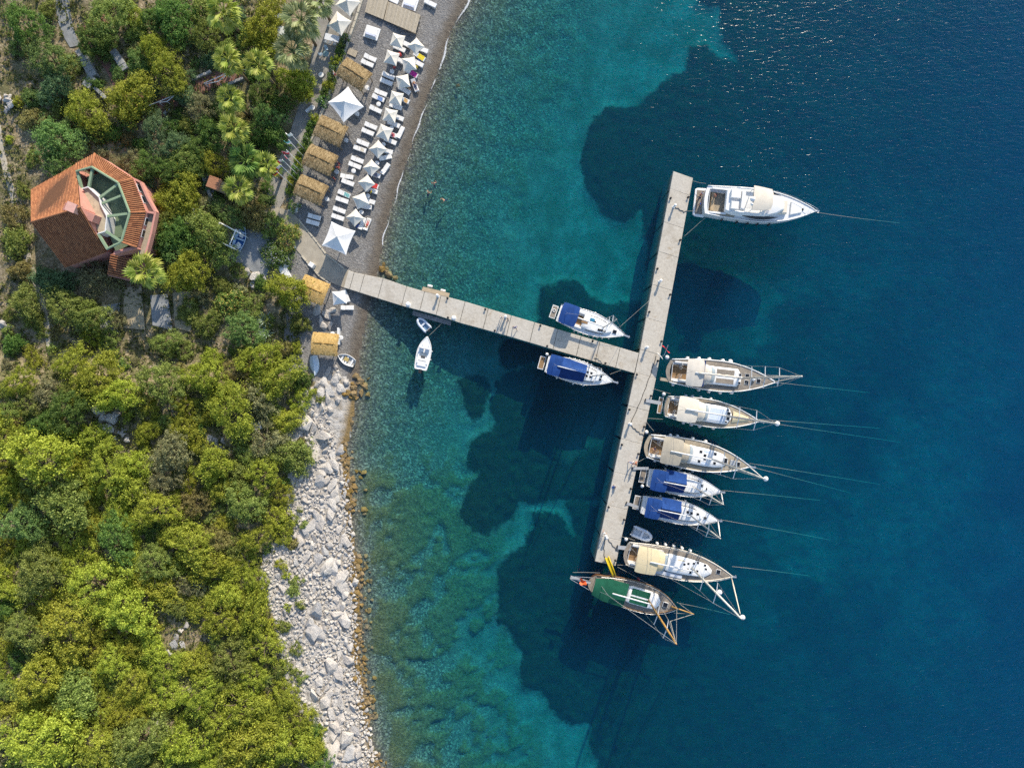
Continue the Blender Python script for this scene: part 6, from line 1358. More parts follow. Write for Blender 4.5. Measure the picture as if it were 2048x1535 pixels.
def crown_mesh(seed, n_leaf, leaf, zf=0.7, clumps=26, spread=0.30, fine=1.0):
    """leaf quads spread over many clumps that together make an uneven dome of radius about 1"""
    r = np.random.RandomState(seed)
    th = r.uniform(0, 2 * math.pi, clumps); zz = r.uniform(-0.15, 1.0, clumps); rr = np.sqrt(np.maximum(0, 1 - zz ** 2)) 
    lob = 1 + 0.20 * np.sin(th * 2 + seed) + 0.16 * np.sin(th * 3 + seed * 1.7) + 0.12 * np.sin(th * 7 + seed * 2.3)
    k = r.uniform(0.60, 1.02, clumps) * lob * (0.92 + 0.0 * th)
    C = np.stack([np.cos(th) * rr * k, np.sin(th) * rr * k, zz * zf * r.uniform(.5, 1.05, clumps)], 1); R = r.uniform(0.6, 1.25, clumps) * spread
    ci = r.choice(clumps, n_leaf, p=R ** 2 / (R ** 2).sum())
    d = r.normal(size=(n_leaf, 3)); d[:, 2] = np.abs(d[:, 2]) * 1.0 - 0.25; d /= np.linalg.norm(d, axis=1)[:, None]
    q = r.uniform(0.50, 1.05, n_leaf)[:, None]
    pos = C[ci] + d * R[ci][:, None] * q * np.array([1, 1, 0.85])
    far = r.rand(n_leaf) < 0.17; e = r.normal(size=(n_leaf, 3)); e[:, 2] = np.abs(e[:, 2]) - 0.1; e /= np.linalg.norm(e, axis=1)[:, None]; az = np.arctan2(e[:, 1], e[:, 0])
    el = 1 + 0.20 * np.sin(az * 2 + seed) + 0.16 * np.sin(az * 3 + seed * 1.7) + 0.12 * np.sin(az * 7 + seed * 2.3)
    pos[far] = (e * (r.uniform(0.55, 1.08, n_leaf) * el)[:, None] * np.array([1, 1, zf * 1.1]))[far]
    nrm = d + r.normal(scale=0.55, size=(n_leaf, 3)); nrm /= np.linalg.norm(nrm, axis=1)[:, None]
    a = np.cross(nrm, r.normal(size=(n_leaf, 3))); a /= np.linalg.norm(a, axis=1)[:, None]; b = np.cross(nrm, a)
    sz = leaf * r.uniform(0.6, 1.35, n_leaf)[:, None]
    V = np.stack([pos - a * sz, pos + b * sz * 0.62, pos + a * sz, pos - b * sz * 0.62], 1).reshape(-1, 3)
    me = bpy.data.meshes.new('crown'); n = n_leaf
    me.vertices.add(4 * n); me.vertices.foreach_set('co', V.ravel()); me.loops.add(4 * n); me.loops.foreach_set('vertex_index', np.arange(4 * n, dtype=np.int32))
    me.polygons.add(n); me.polygons.foreach_set('loop_start', np.arange(0, 4 * n, 4, dtype=np.int32)); me.materials.append(LM['olive']); me.update(); return me
SHRUB = [crown_mesh(10 + i, 5200, 0.036 + .004 * (i % 4), 0.60, 50 + 14 * (i % 4), 0.17 + .012 * (i % 3)) for i in range(10)]
TREE = [crown_mesh(40 + i, 11500, 0.025 + .004 * (i % 3), 0.62, 100 + 30 * (i % 3), 0.12 + .012 * (i % 3)) for i in range(8)]
PINE = [crown_mesh(70 + i, 10500, 0.028, 0.56, 170, 0.105) for i in range(4)]
SMALL = [crown_mesh(90 + i, 700, 0.10, 0.75, 14, 0.36) for i in range(4)]
def trunk_mesh(seed):
    r = random.Random(seed); m = MB(); m.tube([(0, 0, -.25), (.02, .01, .25), (.04, -.02, .6)], [.085, .06, .045], 7)
    for i in range(6):
        a = i * 1.05 + r.uniform(0, .5); l = r.uniform(.45, .7); z0 = r.uniform(.3, .55)
        m.tube([(.03, 0, z0), (math.cos(a) * l * .5, math.sin(a) * l * .5, z0 + .22), (math.cos(a) * l, math.sin(a) * l, z0 + .30 + r.uniform(0, .15))], [.035, .024, .01], 5)
    return m.mesh('trunk', BARK, True)
TRK = [trunk_mesh(i) for i in range(4)]
COLN = {'bright': 'bright green', 'yellow': 'yellow-green', 'olive': 'olive-green', 'dark': 'dark green', 'pine': 'soft green', 'grey': 'grey-green', 'brown': 'brownish', 'teal': 'bluish-green', 'oleander': 'orange-flowering', 'white_flower': 'white-flowering'}
PLANTS = []       # (px, py, rpx, colour, kind) in picture order
def plant(px, py, rp, col, kind='shrub'):
    PLANTS.append((px, py, rp, col, kind))
T, SH, PN_ = 'tree', 'shrub', 'pine_tree'
for q in [(35, 35, 48, 'dark', T), (82, 104, 46, 'pine', PN_), (97, 165, 36, 'teal', T), (60, 190, 26, 'pine', SH), (164, 216, 38, 'bright', T), (250, 190, 46, 'bright', T), (216, 262, 24, 'dark', SH), (301, 88, 34, 'bright', T), (328, 131, 44, 'bright', T), (342, 165, 34, 'olive', T),
          (178, 71, 40, 'dark', T), (254, 25, 28, 'bright', T), (205, 22, 46, 'olive', T), (265, 60, 24, 'olive', SH), (405, 62, 34, 'olive', T), (342, 27, 44, 'dark', T), (300, 30, 30, 'dark', T), (400, 15, 30, 'olive', T), (520, 38, 46, 'bright', T), (530, 85, 30, 'bright', T), (488, 70, 30, 'dark', T), (530, 228, 36, 'pine', T), (400, 208, 32, 'grey', T), (370, 190, 24, 'teal', T), (302, 256, 36, 'teal', T),
          (345, 285, 34, 'teal', T), (101, 273, 46, 'pine', PN_), (58, 232, 28, 'brown', SH), (135, 245, 26, 'pine', SH), (33, 202, 12, 'yellow', SH), (17, 278, 10, 'yellow', SH), (150, 285, 24, 'teal', SH), (265, 225, 18, 'dark', SH), (420, 265, 34, 'dark', T), (390, 300, 32, 'dark', T), (430, 215, 24, 'dark', T), (500, 265, 30, 'dark', T), (550, 272, 26, 'dark', T), (520, 180, 30, 'dark', T), (560, 205, 26, 'dark', T),
          (423, 322, 34, 'bright', T), (359, 380, 42, 'bright', T), (367, 311, 36, 'olive', T), (409, 409, 24, 'grey', SH), (352, 468, 44, 'dark', T), (409, 461, 48, 'olive', T), (440, 509, 30, 'olive', T), (367, 541, 54, 'bright', T), (452, 426, 32, 'pine', T), (498, 424, 38, 'brown', SH), (540, 447, 28, 'olive', SH), (569, 470, 30, 'oleander', SH), (548, 509, 28, 'white_flower', SH), (576, 580, 44, 'bright', T), (473, 540, 22, 'olive', SH),
          (111, 322, 42, 'pine', T), (58, 316, 20, 'olive', SH), (196, 302, 16, 'grey', SH), (248, 318, 28, 'grey', SH), (288, 325, 38, 'dark', T), (336, 342, 34, 'dark', T), (335, 400, 36, 'bright', T), (330, 440, 34, 'olive', T), (336, 490, 40, 'pine', T), (175, 547, 42, 'grey', SH), (286, 362, 20, 'teal', SH), (328, 372, 24, 'bright', SH), (322, 455, 26, 'olive', SH), (318, 492, 24, 'bright', SH), (90, 560, 38, 'teal', SH), (130, 560, 28, 'teal', SH), (20, 430, 26, 'brown', SH), (22, 480, 30, 'olive', SH), (30, 540, 28, 'brown', SH), (40, 380, 18, 'olive', SH), (300, 520, 20, 'dark', SH), (320, 560, 22, 'olive', SH),
          (42, 604, 36, 'olive', T), (112, 611, 50, 'olive', T), (167, 630, 40, 'olive', T), (176, 668, 28, 'bright', SH), (61, 717, 24, 'bright', SH), (17, 688, 26, 'dark', SH), (132, 726, 44, 'yellow', T), (187, 756, 50, 'bright', T), (225, 790, 46, 'yellow', T), (26, 764, 36, 'bright', T), (82, 787, 28, 'grey', SH), (308, 764, 56, 'olive', T), (325, 685, 32, 'olive', T), (211, 676, 22, 'olive', SH), (232, 640, 18, 'grey', SH), (123, 826, 44, 'dark', T),
          (410, 645, 32, 'olive', SH), (483, 660, 44, 'pine', PN_), (594, 646, 26, 'olive', SH), (452, 602, 30, 'oleander', SH), (373, 623, 26, 'olive', SH), (496, 615, 28, 'olive', SH), (589, 695, 17, 'bright', SH), (513, 720, 46, 'bright', T), (545, 760, 44, 'bright', T), (469, 738, 40, 'brown', SH), (400, 755, 46, 'bright', T), (355, 700, 24, 'olive', SH), (560, 700, 22, 'brown', SH), (440, 570, 22, 'olive', SH), (400, 590, 18, 'grey', SH),
          (60, 915, 72, 'yellow', T), (110, 1010, 58, 'olive', T), (300, 1020, 46, 'yellow', T), (330, 905, 46, 'grey', T), (525, 880, 46, 'grey', SH), (30, 1050, 46, 'pine', T), (196, 1002, 12, 'yellow', SH), (200, 940, 48, 'bright', T), (455, 820, 48, 'bright', T), (420, 930, 44, 'bright', T), (520, 950, 44, 'bright', T), (480, 1010, 44, 'olive', T), (505, 1080, 36, 'bright', T), (545, 1035, 28, 'yellow', SH),
          (450, 1145, 26, 'yellow', SH), (500, 1160, 32, 'bright', SH), (430, 1240, 46, 'bright', SH), (500, 1235, 44, 'bright', SH), (520, 1300, 46, 'bright', SH), (560, 1400, 34, 'bright', SH), (600, 1440, 34, 'bright', SH), (560, 1500, 46, 'bright', SH), (615, 1505, 34, 'bright', SH), (450, 1330, 50, 'olive', SH), (470, 1420, 52, 'bright', SH), (480, 1505, 50, 'bright', SH),
          (170, 1180, 56, 'yellow', T), (60, 1150, 54, 'olive', T), (120, 1260, 56, 'yellow', T), (30, 1270, 48, 'olive', T), (240, 1230, 52, 'yellow', T), (215, 1330, 40, 'yellow', T), (60, 1370, 56, 'yellow', T), (140, 1400, 46, 'olive', T), (250, 1380, 38, 'yellow', T), (60, 1500, 72, 'yellow', T), (170, 1500, 54, 'bright', T), (260, 1500, 56, 'olive', T), (350, 1500, 46, 'bright', T), (390, 1400, 44, 'bright', T), (330, 1390, 30, 'yellow', SH), (370, 1330, 28, 'yellow', SH), (300, 1130, 44, 'olive', T), (370, 1090, 46, 'bright', T), (220, 1080, 46, 'dark', T)]:
    plant(*q)
# bushes that fill the thicket, seeded by hand-set crowns
FILL = [(-30, 780), (330, 800), (430, 700), (610, 760), (600, 800), (570, 860), (580, 930), (572, 1000), (585, 1050), (535, 1100), (520, 1170), (540, 1230), (555, 1300), (565, 1370), (600, 1420), (640, 1480), (650, 1560), (-30, 1560)]
OPENS = [(212, 832, 26), (245, 870, 14), (430, 882, 26), (352, 1285, 30), (322, 1462, 26), (385, 1255, 18), (370, 1240, 12), (512, 851, 14), (560, 1110, 16), (330, 1500, 14)]
rr_ = random.Random(11); tries = 0
def fits(x, y, r, k):
    return all(math.hypot(x - a, y - b) > k * (r + c) for a, b, c, *_ in PLANTS) and all(math.hypot(x - a, y - b) > r * .75 + c for a, b, c in OPENS)
for lim, rmin, rmax, k in ((1200, 30, 46, .60), (2200, 20, 30, .60), (1500, 12, 18, .62)):
    for _ in range(lim):
        x, y = rr_.uniform(-20, 650), rr_.uniform(690, 1550)
        if not in_poly(np.array([x]), np.array([y]), FILL)[0]: continue
        r = rr_.uniform(rmin, rmax)
        if not fits(x, y, r, k): continue
        lf = x < 330 and y > 850
        col = rr_.choices(['yellow', 'bright', 'olive', 'dark', 'grey', 'brown'], [5, 6, 2, 1, .4, .2] if lf else [2, 7, 3, 1.5, 1.0, .7])[0]
        plant(x, y, r, col, SH)
# low bushes around the garden and among the rocks
for (x0, y0, x1, y1), n, k, rmin, rmax in (((0, 0, 560, 330), 260, .68, 14, 26), ((330, 330, 560, 420), 60, .74, 10, 16), ((0, 560, 600, 800), 420, .70, 12, 24), ((60, 20, 560, 300), 300, .62, 14, 26)):
    for _ in range(n):
        x, y = rr_.uniform(x0, x1), rr_.uniform(y0, y1); r = rr_.uniform(rmin, rmax)
        if x > 545 or (62 < x < 320 and 300 < y < 560) or (430 < x < 545 and 440 < y < 560) or (x < 55 and 90 < y < 600) or (180 < x < 440 and 565 < y < 700) or in_poly(np.array([x]), np.array([y]), PROM)[0]: continue
        if (100 < x < 165 and y < 100) or (150 < x < 262 and 60 < y < 240 and rr_.random() < .8) or (380 < x < 500 and 125 < y < 185): continue
        if fits(x, y, r, k): plant(x, y, r, rr_.choices(['teal', 'dark', 'olive', 'pine', 'grey', 'brown'], [3, 3, 3, 2, 1, 1] if y < 400 else [0, 2, 4, 1, 2, 2])[0], SH)
for x, y, r, c in ((560, 1130, 14, 'yellow'), (585, 1185, 13, 'olive'), (600, 1210, 11, 'olive'), (575, 1215, 10, 'bright'), (592, 1165, 12, 'olive'), (563, 1255, 16, 'olive'), (590, 1300, 14, 'olive'), (570, 1150, 10, 'yellow'), (602, 1355, 11, 'olive'), (588, 1345, 12, 'olive'), (606, 1050, 10, 'olive'), (640, 800, 9, 'olive'), (590, 900, 13, 'olive'), (600, 880, 10, 'brown'), (625, 785, 9, 'bright'), (583, 1090, 14, 'brown'), (640, 1460, 13, 'bright'), (575, 1060, 12, 'olive'), (600, 915, 9, 'brown'), (598, 1020, 8, 'olive')):
    plant(x, y, r, c, SH)
HEDGE = [(689, 74), (683, 90), (679, 104), (673, 122), (668, 137), (662, 156), (656, 170), (651, 184), (645, 200), (628, 234), (624, 247), (619, 262), (614, 276), (608, 290), (602, 305), (597, 321), (592, 335), (587, 349), (582, 362), (580, 381), (586, 412)]

LAND = [('pink house', 185, 430), ('white garden pergola', 455, 470), ('red steps', 420, 160), ('bent grey wall', 180, 140), ('flagpoles', 575, 320), ('golden thatched shelter', 625, 580), ('lowest thatched shelter', 650, 688), ('white crate', 512, 851),
        ('bluish rock face', 212, 832), ('boulders amid the thicket', 430, 882), ('long rock cleft', 352, 1285), ('rock slabs in the thicket', 322, 1462), ('lower left corner', 0, 1535), ('upper left corner', 0, 0), ('stepped beds below the house', 290, 620), ('upper palms of the promenade', 595, 70),
        ('rocky shore by the green boat', 600, 1190), ('rocky shore below the boats', 600, 830), ('lower end of the rocky shore', 650, 1500), ('left edge beside the thicket', 0, 1100), ('left edge level with pier', 0, 700)]
def where(px, py):
    n, lx, ly = min(LAND, key=lambda q: math.hypot(px - q[1], py - q[2])); dx, dy = px - lx, py - ly; d = math.hypot(dx, dy)
    if d < 34: return 'beside the ' + n, n
    v = 'above' if dy < -abs(dx) * .4 else 'below' if dy > abs(dx) * .4 else ''; h = 'left of' if dx < -abs(dy) * .4 else 'right of' if dx > abs(dy) * .4 else ''
    w = (v + ' and ' + h) if v and h else (v or h)
    return w + ' the ' + n, n
from collections import defaultdict
buck = defaultdict(list)
for i, (px, py, rp, col, kind) in enumerate(PLANTS):
    sz = 'small ' if rp < 17 else 'large ' if rp > 44 else ''
    wh, _ = where(px, py); buck['%s%s %s %s' % (sz, COLN[col], {'tree': 'tree', 'shrub': 'bush', 'pine_tree': 'pine'}[kind], wh)].append(i)
PLAB = {}
for lb, ids in buck.items():
    if len(ids) == 1: PLAB[ids[0]] = lb; continue
    ln = min(LAND, key=lambda q: math.hypot(PLANTS[ids[0]][0] - q[1], PLANTS[ids[0]][1] - q[2]))
    ids.sort(key=lambda i: math.hypot(PLANTS[i][0] - ln[1], PLANTS[i][1] - ln[2]))
    for k, i in enumerate(ids):
        PLAB[i] = lb + (', %s nearest' % ordn(k) if k else ', nearest')
        if len(PLAB[i].split()) > 16: PLAB[i] = PLAB[i].replace(' and ', '-').replace(' of the ', ' of ')
for i, (px, py, rp, col, kind) in enumerate(PLANTS):
    r_ = rp * S * .95; tall = {'tree': 1.35, 'shrub': .95, 'pine_tree': 1.5}[kind] * r_
    p = G(px, py, tall * .75); g = gz(p.x, p.y); sc = r_ * (H - p.z) / H
    o = thing('garden_shrub' if kind == 'shrub' and (py < 690) else kind, PLAB[i], {'tree': 'tree', 'shrub': 'bush', 'pine_tree': 'tree'}[kind], (p.x, p.y, g), rr_.uniform(0, 6.28), {'tree': 'trees on the hillside', 'shrub': 'bushes on the hillside', 'pine_tree': 'pines by the house and the path'}[kind])
    lib = SMALL if rp < 14 else PINE if kind == PN_ or (kind == T and col in ('pine', 'grey') and i % 2) else TREE if rp > 30 else SHRUB
    zb = {'tree': .50, 'shrub': .12, 'pine_tree': .6}[kind] * r_
    c = link_obj('crown', lib[i % len(lib)], o, (0, 0, zb), (0, 0, 0), (sc * rr_.uniform(.82, 1.3), sc * rr_.uniform(.82, 1.2), sc * rr_.uniform(.85, 1.25)))
    c.material_slots[0].link = 'OBJECT'; c.material_slots[0].material = LM[col]
    link_obj('trunk', TRK[i % 4], o, (0, 0, 0), (0, 0, 0), (sc, sc, max(zb * 1.35, sc * .7)))
for i, (x, y) in enumerate(HEDGE):
    p = G(x, y, .7); g = gz(p.x, p.y); o = thing('hedge_bush', 'glossy green bush, %s down the hedge between promenade and beach' % ordn(i), 'bush', (p.x, p.y, g), i * 1.7, 'bushes of the promenade hedge')
    s_ = rr_.uniform(.75, 1.0); c = link_obj('crown', SMALL[i % 4], o, (0, 0, .25), (0, 0, 0), (s_, s_, s_ * 1.2)); c.material_slots[0].link = 'OBJECT'; c.material_slots[0].material = LM['white_flower'] if i % 4 == 0 else LM['dark' if i % 3 else 'bright']
    link_obj('trunk', TRK[i % 4], o, (0, 0, 0), (0, 0, 0), (s_, s_, s_ * .7))
# low undergrowth carpet
rn = np.random.RandomState(5); m = MB(); cnt = 0
UG = [(-40, -40), (560, -40), (560, 300), (530, 420), (560, 560), (600, 640), (610, 750), (575, 860), (575, 1050), (530, 1150), (560, 1350), (650, 1560), (-40, 1560)]
px_ = rn.uniform(-40, 650, 16000); py_ = rn.uniform(-40, 1560, 16000); ok = in_poly(px_, py_, UG) & ~in_poly(px_, py_, PROM) & ~((px_ > 62) & (px_ < 315) & (py_ > 305) & (py_ < 560)) & ~((px_ > 435) & (px_ < 545) & (py_ > 440) & (py_ < 560)) & ((vnoise(px_ / 45, py_ / 45, 9) > .32) | (py_ > 800))
def undergrowth():
    V = []; n = 0
    for x, y in zip(px_[ok], py_[ok]):
        p = G(x, y)
        for k in range(7):
            a = rn.uniform(0, 6.28); d = rn.uniform(0, .45); s_ = rn.uniform(.10, .24); c = Vector((p.x + math.cos(a) * d, p.y + math.sin(a) * d, p.z + rn.uniform(.02, .4))); u = Vector(rn.normal(size=3)).normalized() * s_; w = u.cross(Vector(rn.normal(size=3))).normalized() * s_ * .6
            V += [c - u, c + w, c + u, c - w]; n += 1
    me = bpy.data.meshes.new('undergrowth'); me.from_pydata(V, [], [(4 * i, 4 * i + 1, 4 * i + 2, 4 * i + 3) for i in range(n)]); me.materials.append(leaf_mat('leaf_undergrowth', (.06, .065, .02), (.13, .145, .035), (.25, .23, .08))); me.update()
    o = bpy.data.objects.new('undergrowth', me); COL.objects.link(o); tag(o, 'low dry undergrowth covering the soil between the bushes', 'undergrowth', None, 'stuff')
undergrowth()

# ---------------------------------------------------------------- fan palms
def frond_mesh(seed, droop):
    r = random.Random(seed); m = MB(); L0 = .46
    m.tube([(0, 0, 0), (L0 * .5, 0, .10), (L0, 0, .10)], [.03, .02, .015], 4)
    n = 9
    for k in range(n):
        a = math.radians(lerp(-62, 62, k / (n - 1))); l = (.56 - .16 * abs(a)) * r.uniform(.92, 1.06); w = .062
        b0 = Vector((L0 - .05, 0, .10)); d = Vector((math.cos(a), math.sin(a), 0)); s_ = Vector((-d.y, d.x, 0)) * w
        p1 = b0 + d * l * .6 + Vector((0, 0, -.02 * droop)); p2 = b0 + d * l + Vector((0, 0, -.20 * droop * r.uniform(.7, 1.3)))
        m.add([b0, p1 + s_ + Vector((0, 0, -.02)), p2, p1 - s_ + Vector((0, 0, .02))], [(0, 1, 2, 3)])
    return m.mesh('frond', LM['palm'])
FRD = [frond_mesh(i, d_) for i, d_ in enumerate((.4, .6, .9, 1.2))]
def palm(px, py, rp, hgt, label, mat='palm', n=19):
    p = G(px, py, hgt); g = gz(p.x, p.y); R_ = rp * S * 1.12; o = thing('fan_palm', label, 'palm', (p.x, p.y, g), 0, 'fan palms')
    m = MB(); m.tube([(0, 0, -.3), (.05, .03, hgt * .5), (0, 0, hgt)], [.24, .19, .20], 9); m.build('trunk', PBARK, o, True)
    for k in range(n):
        q = k / n; fs = R_ * rr_.uniform(.88, 1.12); f = link_obj('frond', FRD[min(3, int(q * 4))], o, (0, 0, hgt - q * .35), (0, 0, 0), (fs, fs, fs)); a = k * 2.39996
        f.rotation_euler = (rr_.uniform(-.25, .25), lerp(-.75, .42, q) + rr_.uniform(-.15, .15), a + rr_.uniform(-.25, .25))
        f.material_slots[0].link = 'OBJECT'; f.material_slots[0].material = LM[mat]
for x, y, r, h, lb, mt in ((602, 40, 36, 6.5, 'large grey-green fan palm at the top of the promenade', 'palm_grey'), (585, 103, 35, 6, 'large grey-green fan palm beside the pale counter on the promenade', 'palm_grey'), (448, 25, 34, 6, 'fan palm in shade near the upper edge of the garden', 'palm'), (456, 118, 28, 7, 'fan palm above the red steps, left of a pair', 'palm'), (517, 130, 29, 7, 'fan palm at the upper end of the red steps, right of a pair', 'palm'),
        (461, 196, 27, 6, 'fan palm just below the red steps', 'palm'), (468, 259, 28, 6, 'fan palm midway between the red steps and the flagpoles', 'palm'), (493, 322, 36, 5, 'dark fan palm between two bright palms left of the flagpoles', 'dark'), (534, 331, 27, 5.5, 'bright fan palm beside the flags', 'palm'), (479, 378, 28, 5.5, 'bright fan palm beside the terracotta kiosk', 'palm'), (292, 541, 34, 5, 'bright fan palm at the lower corner of the pink house', 'palm'), (640, 2, 30, 5, 'fan palm cut by the upper edge beside the promenade parasols', 'palm_grey')):
    palm(x, y, r, h, lb, mt)
parasol_bush = G(593, 166, 2.5); g = gz(parasol_bush.x, parasol_bush.y)
for (x, y, r_, lb) in ((593, 160, 34, 'rounded bright green tree overhanging the promenade'), (600, 180, 22, 'smaller bright green tree beside the promenade, below the rounded one')):
    p = G(x, y, 2.4); o = thing('tree', lb, 'tree', (p.x, p.y, gz(p.x, p.y)), 1.0, 'trees on the hillside'); c = link_obj('crown', TREE[2], o, (0, 0, 1.4), (0, 0, 0), (r_ * S, r_ * S, r_ * S)); c.material_slots[0].link = 'OBJECT'; c.material_slots[0].material = LM['bright']; link_obj('trunk', TRK[1], o, (0, 0, 0), (0, 0, 0), (r_ * S, r_ * S, 2.4))
# agaves
def agave(px, py, s_, label):
    p = G(px, py, .4); o = thing('agave', label, 'agave', (p.x, p.y, gz(p.x, p.y)), 0, 'agaves')
    m = MB()
    for k in range(22):
        a = k * 2.4; e = lerp(.2, 1.2, k / 22); l = s_ * lerp(1.1, .7, k / 22); d = Vector((math.cos(a) * math.cos(e), math.sin(a) * math.cos(e), math.sin(e))); w = Vector((-math.sin(a), math.cos(a), 0)) * .10 * s_
        m.add([Vector((0, 0, .1)) - w * .6, Vector((0, 0, .1)) + w * .6, d * l * .5 + w + Vector((0, 0, .1)), d * l + Vector((0, 0, .05)), d * l * .5 - w + Vector((0, 0, .1))], [(0, 1, 2, 3, 4)])
    m.build('leaf_rosette', plain('agave_leaf', (.22, .28, .22), .6, .25), o); m = MB(); m.lathe([(.12, -.1), (.14, .12), (.05, .25)], 8); m.build('core', plain('agave_leaf', (.22, .28, .22), .6, .25), o)
agave(528, 640, 1.7, 'upper of two spiky agaves right of the soft green pine'); agave(530, 665, 1.5, 'lower of two spiky agaves right of the soft green pine')

# ---------------------------------------------------------------- stones
import bmesh
def stone_mesh(seed, flat=.6, n=13):
    r = random.Random(seed); bm = bmesh.new()
    for i in range(n):
        v = Vector((r.gauss(0, 1), r.gauss(0, 1), r.gauss(0, 1))).normalized(); v = Vector((v.x * r.uniform(.75, 1.1), v.y * r.uniform(.55, .95), v.z * flat * r.uniform(.8, 1.1))); bm.verts.new(v)
    res = bmesh.ops.convex_hull(bm, input=bm.verts); bmesh.ops.delete(bm, geom=[e for e in res['geom_interior'] if isinstance(e, bmesh.types.BMVert)], context='VERTS')
    me = bpy.data.meshes.new('stone'); bm.to_mesh(me); bm.free(); return me
t = NT('limestone'); v = t.coord('Object'); rnd = t.n('ObjectInfo').outputs['Random']; isl = t.n('NewGeometry').outputs['Random Per Island']; f = t.noise(v, 2.0, 7, 0.72)
c = t.ramp(f, [(0.28, (.20, .18, .155)), (0.42, (.56, .525, .48)), (0.7, (.76, .725, .68))]); c = t.mixc(t.ramp(rnd, [(0.0, 0.0), (1.0, .35)]), c, (.44, .36, .29)); c = t.mixc(t.ramp(isl, [(0.0, 0.0), (1.0, .3)]), c, (.38, .36, .34))
t.principled(c, .9, t.bump(t.noise(v, 3.5, 7, .8), 1.0, .35), .15); LIME = t.m
t = NT('weedy_rock'); v = t.coord('Object'); f = t.noise(v, 2.5, 6, .7); rnd = t.n('ObjectInfo').outputs['Random']
c = t.ramp(f, [(0.3, (.07, .045, .014)), (0.52, (.22, .135, .028)), (0.75, (.38, .25, .06))]); c = t.mixc(t.math('MULTIPLY', rnd, .6), c, (.24, .20, .15)); t.principled(c, .7, t.bump(t.noise(v, 6, 5, .75), .9, .12), .3); WEED = t.m
STN = [stone_mesh(i, .55 + .05 * (i % 4), 11 + i % 7) for i in range(16)]
for me in STN: me.materials.append(LIME)
ROCKP = VEG_EDGE[:-1] + [(765, 1560), (738, 1450), (722, 1360), (715, 1300), (715, 1200), (708, 1100), (700, 1010), (698, 960), (675, 900), (660, 850), (650, 800)]
rs = random.Random(3); stones = [(632, 905, 17), (660, 930, 18), (641, 965, 16), (668, 985, 15), (605, 845, 24), (640, 872, 20), (620, 1050, 18), (630, 1225, 22), (622, 1270, 24), (640, 1040, 16), (672, 1230, 13), (690, 1480, 22), (670, 1455, 18), (660, 1500, 20), (700, 1510, 20), (680, 1405, 16), (675, 1345, 16), (655, 1395, 14), (600, 1080, 14), (648, 1135, 15), (612, 1115, 12)]
stones += [(rs.uniform(590, 680) + (y_ - 900) * .06, y_, rs.uniform(8, 18)) for y_ in range(840, 1540, 12)]
stones += [(634, 622, 11), (652, 628, 12), (664, 622, 9), (641, 642, 10), (648, 655, 11), (660, 653, 9), (622, 655, 7), (618, 640, 6), (603, 700, 5), (606, 742, 6), (655, 745, 11), (668, 760, 14), (678, 752, 9), (645, 765, 12), (632, 770, 10), (660, 780, 15), (680, 778, 12), (640, 788, 12), (625, 800, 10), (692, 765, 8), (655, 800, 12), (640, 815, 13), (620, 825, 12), (660, 820, 9), (676, 800, 8), (604, 815, 10), (590, 830, 10), (612, 785, 8), (672, 735, 6), (676, 744, 5)]
stones += [(495, 545, 9), (510, 553, 14), (525, 560, 10), (505, 570, 8), (418, 876, 8), (430, 884, 9), (444, 880, 7), (408, 870, 6), (440, 892, 6), (322, 1455, 12), (330, 1470, 10), (312, 1448, 8), (310, 1470, 7), (338, 1488, 8), (318, 1495, 7), (300, 1462, 6), (352, 1275, 11), (344, 1292, 12), (365, 1290, 9), (360, 1262, 8), (372, 1250, 7), (338, 1305, 9), (378, 1380, 6), (375, 1392, 6), (480, 895, 6), (560, 1045, 6), (497, 1120, 5)]
allst = list(stones)
cell = defaultdict(list)
for q in allst: cell[(int(q[0] // 30), int(q[1] // 30))].append(q)
def sfit(x, y, r, k=.66):
    i, j = int(x // 30), int(y // 30)
    return all(math.hypot(x - a, y - b) > k * (r + c_) for di in (-1, 0, 1) for dj in (-1, 0, 1) for a, b, c_ in cell[(i + di, j + dj)])
for lim, r0, r1 in ((220, 6.5, 9.5), (2400, 4.2, 6.5), (8000, 2.4, 4.2), (9000, 1.4, 2.4)):
    for _ in range(lim):
        x, y = rs.uniform(515, 770), rs.uniform(745, 1560)
        if not in_poly(np.array([x]), np.array([y]), ROCKP)[0]: continue
        r = rs.uniform(r0, r1)
        if sfit(x, y, r): allst.append((x, y, r)); cell[(int(x // 30), int(y // 30))].append((x, y, r))
allst.sort(key=lambda q: -q[2])
RS = TER['rocky_shore']
for i, (x, y, r) in enumerate(allst[:290]):
    p = G(x, y, r * S * .3); o = link_obj('stone', STN[i % 16], RS, (p.x, p.y, gz(p.x, p.y) + r * S * .12), (rs.uniform(-.4, .4), rs.uniform(-.4, .4), rs.choice((1.2, 1.5, 1.9, rs.uniform(0, 6.28)))), (r * S * rs.uniform(1.1, 1.45), r * S * rs.uniform(.85, 1.1), r * S * (rs.uniform(.4, .65) if r > 9.5 else rs.uniform(.65, 1.2))))
